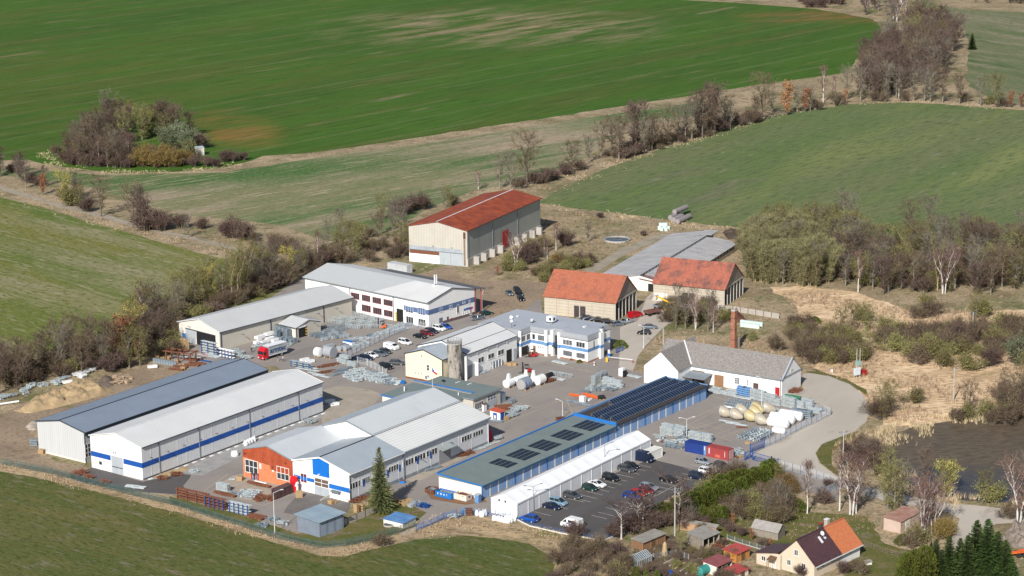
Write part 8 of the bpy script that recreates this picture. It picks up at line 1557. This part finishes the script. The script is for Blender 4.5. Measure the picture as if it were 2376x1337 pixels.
# ---------------------------------------------------------------- lamps, poles, transformer
def lamp(label,px,h,rz=0,arms=1,mat=LTRIM,ln=1.6):
    t = thing('street_lamp',label,'street lamp',G(*px),radians(rz)); MB().tube((0,0,0),(0,0,h),.1,.055,7).build('pole',mat,t); MB().tube((0,0,0),(0,0,.5),.17,.15,7).build('base',mat,t)
    for k in range(arms): s = 1 if k == 0 else -1; MB().bar((0,0,h-.05),(s*ln,0,h+.45),.07,.07).build('arm',mat,t); MB().box(min(s*ln,s*(ln+.7)),-.13,h+.4,max(s*ln,s*(ln+.7)),.13,h+.53).build('lamp_head',mat,t)
lamp('tall white lamp post on the grass by the green meadow fence',z10(1765,1030),9.5,20,1); lamp('tall lamp post with two arms in front of the near end of the tent',(1238,1186),5.8,20,2,GUT); lamp('tall lamp post with bent arm in front of the middle of the tent',z8(408,390),7.0,20,1,GUT); lamp('white lamp post with two arms beside the galvanised frame packs',z7(765,670),5.2,10,2,LTRIM,1.4); lamp('white bent lamp post beside the garages in the central yard',z6b(1525,1130),4.6,150,1,LTRIM,1.3); lamp('thin lamp post between the farm building and the steel store',zr(945,470),7.5,150,1,LTRIM,1.0); lamp('lamp post on the lane behind the farm building',Zm(1470,640,6.25)(147,1050),6.2,150,1,LTRIM,1)
def pole(label,px,h,arm=1.1,rz=20,mat=CONC):
    t = thing('power_pole',label,'power pole',G(*px),radians(rz)); MB().tube((0,0,0),(0,0,h),.19,.10,8).build('pole',mat,t); mb = MB(); mb.bar((-arm,0,h-.4),(arm,0,h-.4),.1,.1); mb.bar((-arm*.8,0,h-.4),(0,0,h-1.4),.06,.06); mb.bar((arm*.8,0,h-.4),(0,0,h-1.4),.06,.06); mb.build('crossarm',GUT,t)
    for x in (-arm,-arm*.55,arm*.55,arm): MB().tube((x,0,h-.35),(x,0,h-.1),.07,.05,6).build('insulator',DARK,t)
pole('concrete power pole in the grass bend of the curved road',Zm(1776,1000)(712,330),9.0); pole('concrete power pole rising from the gardens behind the timber sheds',Zm(1300,1000)(1052,965),11.2); zk = Zm(1776,650); pole('concrete power pole on the straw-coloured slope above the pond',zk(1727,1110),9.0); pole('concrete power pole in the scrub at the far right',zk(1903,490),6.5,.9); pole('thin timber pole beside the lane behind the farm building',(1539,800),5.0,.5)
p = G(*zk(835,900)); t = thing('transformer_station','pole-mounted transformer station with pale cabinet beside the road','transformer',p,radians(30)); [MB().tube((x,0,0),(x,0,8.2),.14,.09,7).build('pole',CONC,t) for x in (0,1.1)]; MB().box(-.1,-.6,3.6,1.2,.4,4.7).build('transformer',M('mat_transformer',(.25,.38,.36),var=.1),t); MB().box(-1.0,-.5,.9,1.0,-.1,2.9).build('cabinet',M('mat_pale_cabinet',(.6,.66,.72)),t); mb = MB(); mb.bar((-.6,0,7.9),(1.7,0,7.9),.1,.1); mb.bar((-.5,0,6.4),(1.6,0,6.4),.1,.1); mb.build('crossarm',DARK,t)
item('block',zk(900,875),30,'red and white boxes lying beside the transformer station',mat=REDP,sc=1.0); t = thing('white_post_box','small white meter box in the grass by the road bend','box',G(*zk(607,858))); MB().box(-.3,-.2,.1,.3,.2,1.2).build('case',WFOIL,t); MB().box(-.35,-.25,1.2,.35,.25,1.27).build('lid',GUT,t)
t = thing('bollard','yellow bollard beside the lifting barrier at the office corner','bollard',G(*zo(1840,1035))); MB().box(-.3,-.3,0,.3,.3,1.1).build('housing',YEL,t); MB().box(-.2,-.2,1.1,.2,.2,1.3).build('cap',YEL,t); a,c_ = G(*zo(1860,1010)),G(*zo(2290,1060)); t = thing('barrier','white lifting barrier bar across the lane at the office corner','barrier',a); MB().bar((0,0,1.0),(c_.x-a.x,c_.y-a.y,1.0),.12,.12).build('bar',WFOIL,t); MB().box(c_.x-a.x-.1,c_.y-a.y-.1,0,c_.x-a.x+.1,c_.y-a.y+.1,1.0).build('rest_post',REDP,t)
t = thing('advertising_column','small blue and white column at the office entrance','column',G(*zo(1880,960))); MB().tube((0,0,0),(0,0,1.2),.4,.4,12).build('base',BLUE2,t); MB().tube((0,0,1.2),(0,0,2.2),.38,.38,12).build('body',LTRIM,t)
t = thing('warning_post','white post with red mark on the kerb in front of the office block','post',G(*zo(1625,1100))); MB().tube((0,0,0),(0,0,1.0),.2,.15,8).build('post',WFOIL,t); MB().tube((0,0,.5),(0,0,.7),.22,.22,8).build('red_mark',REDP,t)
# ---------------------------------------------------------------- people
SKIN = M('mat_skin',(.45,.27,.19),var=.05); HAIR = M('mat_hair',(.05,.03,.02))
def person(label,px,rz,top,legs,step=.25):
    me = bpy.data.meshes.new('person'); V = [(0,0,.95),(0,0,1.2),(0,0,1.42),(0,0,1.52),(.02,0,1.62),(.02,0,1.74),(0,.1,.92),(step,.11,.5),(step*.8,.11,.07),(step*.8+.16,.11,.04),(0,-.1,.92),(-step*.3,-.11,.5),(-step*1.1,-.11,.07),(-step*1.1+.16,-.11,.04),(0,.2,1.4),(.02,.25,1.13),(.2,.24,.95),(0,-.2,1.4),(-.03,-.26,1.12),(.12,-.25,.93)]
    E_ = [(0,1),(1,2),(2,3),(3,4),(4,5),(0,6),(6,7),(7,8),(8,9),(0,10),(10,11),(11,12),(12,13),(2,14),(14,15),(15,16),(2,17),(17,18),(18,19)]; me.from_pydata(V,E_,[]); o = bpy.data.objects.new('person',me); col.objects.link(o); o.modifiers.new('s','SKIN'); sv = me.skin_vertices[0].data
    for v,r_ in zip(sv,(.15,.14,.15,.06,.1,.09,.1,.065,.045,.04,.1,.065,.045,.04,.065,.045,.035,.065,.045,.035)): v.radius = (r_,r_)
    sv[0].use_root = True; o.modifiers.new('u','SUBSURF').levels = 1; dg = bpy.context.evaluated_depsgraph_get(); m2 = bpy.data.meshes.new_from_object(o.evaluated_get(dg)); bpy.data.objects.remove(o); o = bpy.data.objects.new('person',m2); col.objects.link(o); m2.materials.clear()
    for x in (top,legs,SKIN,HAIR): m2.materials.append(x)
    for f in m2.polygons: z = f.center.z; f.material_index = 1 if z < .95 and abs(f.center.y) < .2 else (3 if z > 1.68 else (2 if z > 1.5 or (z < 1.0 and abs(f.center.y) > .2) else 0)); f.use_smooth = True
    o.location = G(*px); o.rotation_euler = (0,0,radians(rz)); tag(o,label,'person')
zp = Zm(580,780,11.7); person('person in dark jacket and pale trousers walking beside the rear wheel of the lorry',zp(755,690),20,M('mat_navy_cloth',(.03,.04,.08)),M('mat_pale_cloth',(.45,.42,.38))); person('person in white shirt and dark blue trousers beside the lorry',zp(900,695),-20,WFOIL,M('mat_navy_cloth',(.03,.04,.08))); person('person in dark blue overalls standing left of the red lorry cab',zp(45,450),90,M('mat_navy_cloth',(.03,.04,.08)),M('mat_navy_cloth',(.03,.04,.08)),.08)
# ---------------------------------------------------------------- gardens, house
zu = Zm(1740,1180,7.425)
b = Bld('family_house','cream family house with dark brown roof and orange-tiled extension at the bottom right','house',61.43,427.34,47.5,16.8,8.9,3.0,7.4)
HW = M('mat_house_render',(.60,.52,.41),var=.04,sc=.6,dirt=((.48,.38,.28),.5,.6,.4)); BRT = M('mat_brown_tile',(.07,.035,.04),c2=(.10,.05,.055),sc=1.5,stripe=('X',.35),amt=.1,rough=.5); ORT = M('mat_orange_tile',(.50,.155,.065),c2=(.58,.20,.09),sc=1.5,stripe=('X',.35),amt=.08,rough=.6)
xs_ = 9.6; mb = MB(); mb.quad((0,0,0),(xs_,0,0),(xs_,0,3),(0,0,3)); mb.quad((xs_,0,0),(16.8,0,0),(16.8,0,3),(xs_,0,3),m=1); mb.quad((0,8.9,0),(16.8,8.9,0),(16.8,8.9,3),(0,8.9,3)); mb.quad((0,0,0),(0,8.9,0),(0,8.9,3),(0,4.45,7.35),(0,0,3)); mb.quad((16.8,0,0),(16.8,8.9,0),(16.8,8.9,3),(16.8,4.45,7.35),(16.8,0,3),m=1); b.mesh('wall',mb,[HW,LIME])
for nm,mt,xa,xb in (('brown_roof',BRT,-.3,xs_-.05),('orange_roof',ORT,xs_,17.1)):
    r = b.mesh(nm,slab([(xa,-.5,2.75),(xb,-.5,2.75),(xb,4.45,7.5),(xa,4.45,7.5)],.15),mt); slab([(xa,9.4,2.75),(xb,9.4,2.75),(xb,4.45,7.5),(xa,4.45,7.5)],.15).build('rear_slope',mt,r); MB().box(xa,-.68,2.5,xb,-.52,2.68).build('gutter',LTRIM,r); MB().box(xa,4.3,7.45,xb,4.6,7.6).build('ridge_tiles',mt,r)
c1 = b.mesh('chimney',MB().box(8.9,4.6,6,9.5,5.2,8.3),DARK); MB().box(8.8,4.5,8.3,9.6,5.3,8.4).build('cap',REDP,c1); c1 = b.mesh('chimney',MB().box(11.6,4.9,6,12.5,5.7,8.4),CONC); MB().box(11.5,4.8,8.4,12.6,5.8,8.5).build('cap',LTRIM,c1)
for p,q in (((765,805),(835,720)),((640,970),(710,890)),((890,1040),(965,955))): b.pwin('G',zu(*p),zu(*q),2)
for p,q in (((1225,1020),(1285,945)),((1390,940),(1445,870)),((1550,860),(1590,795)),((1705,780),(1745,715))): b.pwin('F',zu(*p),zu(*q),2)
SL = lambda y: 2.75+(7.5-2.75)/4.95*(y+.5)
for x,y in ((6.0,2.3),(7.6,2.7)): w_ = b.mesh('roof_window',MB().add([(x,y,SL(y)+.12),(x+.6,y,SL(y)+.12),(x+.6,y+1.1,SL(y+1.1)+.12),(x,y+1.1,SL(y+1.1)+.12),(x,y,SL(y)),(x+.6,y,SL(y)),(x+.6,y+1.1,SL(y+1.1)),(x,y+1.1,SL(y+1.1))],[(0,1,2,3),(0,4,5,1),(1,5,6,2),(2,6,7,3),(3,7,4,0)]),LTRIM)
mb = MB(); mb.bar((7.2,3.2,SL(3.2)),(7.0,2.9,SL(3.2)+.9),.08,.08); d_ = b.mesh('dish_arm',mb,GUT); MB().loft([[(6.95-.1*q*q+0,2.85+.5*q*cos(a*pi/6),SL(3.2)+1.0+.5*q*sin(a*pi/6)) for a in range(12)] for q in (.1,1)]).build('satellite_dish',LTRIM,d_)
# side wing toward the left
mb = MB(); mb.quad((-.6,8.9,0),(-.6,14.2,0),(-.6,14.2,2.5),(-.6,8.9,3.4)); mb.quad((-.6,14.2,0),(5,14.2,0),(5,14.2,2.5),(-.6,14.2,2.5)); mb.quad((-.6,8.0,0),(-.6,8.9,0),(-.6,8.9,3.4),(-.6,8.0,3.4)); b.mesh('wing_wall',mb,HW); b.mesh('wing_roof',slab([(-1.0,14.6,2.5),(6,14.6,2.5),(6,8.6,3.9),(-1.0,8.6,3.9)],.14),BRT); b.win((0,-.6),11.8,12.9,1.0,2.1,2)
mb = MB(); mb.add([(-.65,10.6,2.75),(-.65,8.9,2.75),(-2.1,8.9,2.2),(-2.1,10.6,2.2),(-.65,10.6,2.65),(-.65,8.9,2.65),(-2.1,8.9,2.1),(-2.1,10.6,2.1)],[(0,1,2,3),(7,6,5,4),(0,3,7,4),(2,6,7,3),(1,5,6,2)]); pr_ = b.mesh('porch_roof',mb,WOOD); [MB().box(-2.05,y-.05,0,-1.95,y+.05,2.1).build('porch_post',WOOD,pr_) for y in (9.0,10.5)]; b.panel('door',(0,-.6),9.3,10.2,0,2.1,LIME,.0,.06)
zg_ = Zm(1470,1120,5.94); DSH = M('mat_grey_boards',(.23,.20,.17),c2=(.33,.29,.24),sc=1.5,stripe=('X',.3),amt=.15); FELT = M('mat_old_felt',(.24,.225,.20),c2=(.33,.31,.28),sc=.8); REDR = M('mat_red_sheet',(.38,.05,.05),c2=(.46,.09,.08),sc=1); MARR = M('mat_maroon_sheet',(.22,.06,.065),c2=(.30,.10,.10),sc=1)
def hut2(name,label,px,rz,sx,sy,h0,h1,wall,roof,open_=False):
    t = thing(name,label,'shed',G(*px),radians(rz)); mb = MB()
    mb.quad((0,sy,0),(sx,sy,0),(sx,sy,h1),(0,sy,h1)); mb.quad((0,0,0),(0,sy,0),(0,sy,h1),(0,0,h0)); mb.quad((sx,0,0),(sx,sy,0),(sx,sy,h1),(sx,0,h0))
    if not open_: mb.quad((0,0,0),(sx,0,0),(sx,0,h0),(0,0,h0))
    mb.build('wall',wall,t); slab([(-.3,-.35,h0+.02),(sx+.3,-.35,h0+.02),(sx+.3,sy+.3,h1+.1),(-.3,sy+.3,h1+.1)],.08).build('roof',roof,t)
    for i in range(4): x = sx*i/3; MB().box(x-.07,-.07,0,x+.07,.07,h0).build('post',WOODL if not open_ else CONC,t)
    if not open_: MB().box(sx*.4,-.09,.02,sx*.4+.9,-.04,min(1.9,h0-.1)).build('door',WOOD,t)
    return t
hut2('timber_shed','long low timber shed with grey felt roof under the gnarled birches',zg_(130,940),47,7.5,3.0,1.9,2.0,WOODL,FELT); hut2('timber_shed','ramshackle open shed with pale grey roof and leaning planks',zg_(960,905),47,5.5,4.2,2.1,2.5,DSH,FELT,True); many('rtangle',[zg_(1150,900),zg_(1230,840),zg_(1120,940)],60,'one of the leaning plank heaps at the ramshackle shed') ; hut2('garden_shed','bright red-roofed shed with orange timber wall on the garden lawn',zg_(1420,1110),47,4.4,3.4,2.1,2.3,M('mat_orange_timber',(.55,.24,.05),var=.1,stripe=('X',.3),amt=.1),REDR); hut2('garden_shed','maroon-roofed open shed with white posts in the lower garden',zg_(1150,1290),47,5.0,3.6,2.2,2.4,BEIGE2,MARR,True); hut2('garden_shed','small red roof at the lower picture edge beside the maroon shed',zg_(1420,1345),47,4,3,1.5,1.6,BEIGE2,REDR)
b = Bld('timber_barn','old plank shed with silvery corrugated ridge roof among bushes','shed',G(*zg_(1990,800)).x,G(*zg_(1990,800)).y,146,6.3,3.4,2.0,3.2,s=-1); b.gable_walls(DSH,DSH); b.gable_roof(M('mat_silvery_sheet',(.36,.34,.32),c2=(.27,.25,.235),sc=1,stripe=('X',.4),amt=.1),.2,.3,gutter=None)
b = Bld('pink_garage','long low pinkish outbuilding with rusty brown roof behind white birches','outbuilding',G(*Zm(1776,1000)(1240,945)).x,G(*Zm(1776,1000)(1240,945)).y,50,8.5,4.2,2.7,0); b.mesh('wall',MB().box(0,0,0,8.5,4.2,2.7),M('mat_pink_render',(.52,.40,.34),var=.06)); b.mesh('roof',slab([(-.2,-.2,2.75),(8.7,-.2,2.75),(8.7,4.4,3.1),(-.2,4.4,3.1)],.1),M('mat_rusty_sheet',(.30,.15,.11),c2=(.42,.26,.21),sc=.6)); b.panel('door','F',2,4,0,2.2,BEIGE2,0,.06)
t = thing('firewood_stack','long stack of split firewood under a sheet beside the hedge','firewood',G(*zg_(900,680)),radians(-30)); MB().box(-4.6,-.6,0,4.4,.5,1.9).build('logs',M('mat_split_logs',(.36,.20,.11),c2=(.50,.33,.2),sc=6),t); slab([(-4.8,-.8,1.95),(4.6,-.8,1.95),(4.6,.7,2.25),(-4.8,.7,2.25)],.06).build('cover',FELT,t)
t = thing('greenhouse','glass greenhouse with pale frame in the lower garden','greenhouse',G(*zg_(60,1180)),radians(47)); fr = MB(); gl = MB(); Lg,Wg,hg,rg2 = 4.6,3.2,1.5,2.5
for i in range(9):
    x = Lg*i/8
    for y0,y1 in ((0,Wg/2),(Wg,Wg/2)): fr.bar((x,y0,0),(x,y0,hg),.05,.05); fr.bar((x,y0,hg),(x,y1,rg2),.05,.05)
for y,z in ((0,hg),(Wg,hg),(Wg/2,rg2),(0,.05)): fr.bar((0,y,z),(Lg,y,z),.06,.06)
fr.build('frame',LTRIM,t); gl.quad((0,0.01,0),(Lg,.01,0),(Lg,.01,hg),(0,.01,hg)); gl.quad((0,0,hg-.02),(Lg,0,hg-.02),(Lg,Wg/2,rg2-.03),(0,Wg/2,rg2-.03)); gl.quad((0,Wg,hg-.02),(Lg,Wg,hg-.02),(Lg,Wg/2,rg2-.03),(0,Wg/2,rg2-.03)); gl.quad((0.01,0,0),(.01,Wg,0),(.01,Wg,hg),(.01,Wg/2,rg2-.04),(.01,0,hg)); gl.build('glazing',M('mat_greenhouse_glass',(.09,.12,.14),c2=(.16,.19,.2),sc=.6,rough=.15),t)
t = thing('straw_rick','narrow upright straw rick beside the timber shed','straw rick',G(*zg_(430,1000))); MB().loft([[(r_*cos(a*pi/6),r_*sin(a*pi/6),z) for a in range(12)] for z,r_ in ((0,.7),(1.2,.55),(2.4,.45),(3.0,.12))]).build('straw',M('mat_straw',(.50,.36,.19),c2=(.38,.27,.15),sc=4),t)
for i in range(5): a,c_ = G(*zg_(420+i*75,1120+i*35)),G(*zg_(560+i*75,1050+i*30)); o = MB().bar((0,0,.1),(c_.x-a.x,c_.y-a.y,.1),.25,.2).build('bed_edging',CONC if i != 2 else M('mat_yellow_plank',(.45,.42,.12))); o.location = a; tag(o,'low edging strip between the vegetable beds','edging','edging strips between the vegetable beds')
t = thing('water_barrel','dark blue water barrel by the vegetable beds','barrel',G(*zg_(510,1280))); MB().tube((0,0,0),(0,0,1.0),.45,.48,12).build('drum',BLUE,t); MB().tube((0,0,1.0),(0,0,1.06),.5,.5,12).build('lid',BLUE,t); tank('turquoise tarpaulin hoop beside the maroon-roofed shed',zg_(960,1270),47,2.6,1.0,M('mat_teal_tarp',(.04,.26,.24),var=.15),.2,0,'tarpaulin_hoop')
fence('weathered timber picket fence behind the orange-tiled house',[Zm(1776,1000)(890,1050),Zm(1776,1000)(1050,1110),Zm(1776,1000)(1220,1160),Zm(1776,1000)(1300,1130)],1.2,2.2,WOOD,DSH,'picket_fence',wires=3); fence('low garden fence between hedge and lawn above the cream house',[zg_(1290,780),zg_(1500,850),zg_(1700,910),zg_(1900,970)],1.1,2.4,CONC,GUT,'garden_fence',wires=6,base=CONC); fence('short fence before the timber sheds',[zg_(270,1050),zg_(580,1000),zg_(700,1040),zg_(760,1060)],1.2,2.4,CONC,GUT,'garden_fence',wires=5)
t = thing('dog_kennel','small pale hut on the lawn beside the orange-tiled house','hut',G(*zu(2040,960)),radians(20)); MB().box(-.6,-.5,0,.6,.5,.6).build('wall',BEIGE2,t); slab([(-.8,-.6,.62),(.8,-.6,.62),(.8,.6,.8),(-.8,.6,.8)],.06).build('roof',FELT,t)
bpy.context.view_layer.update()
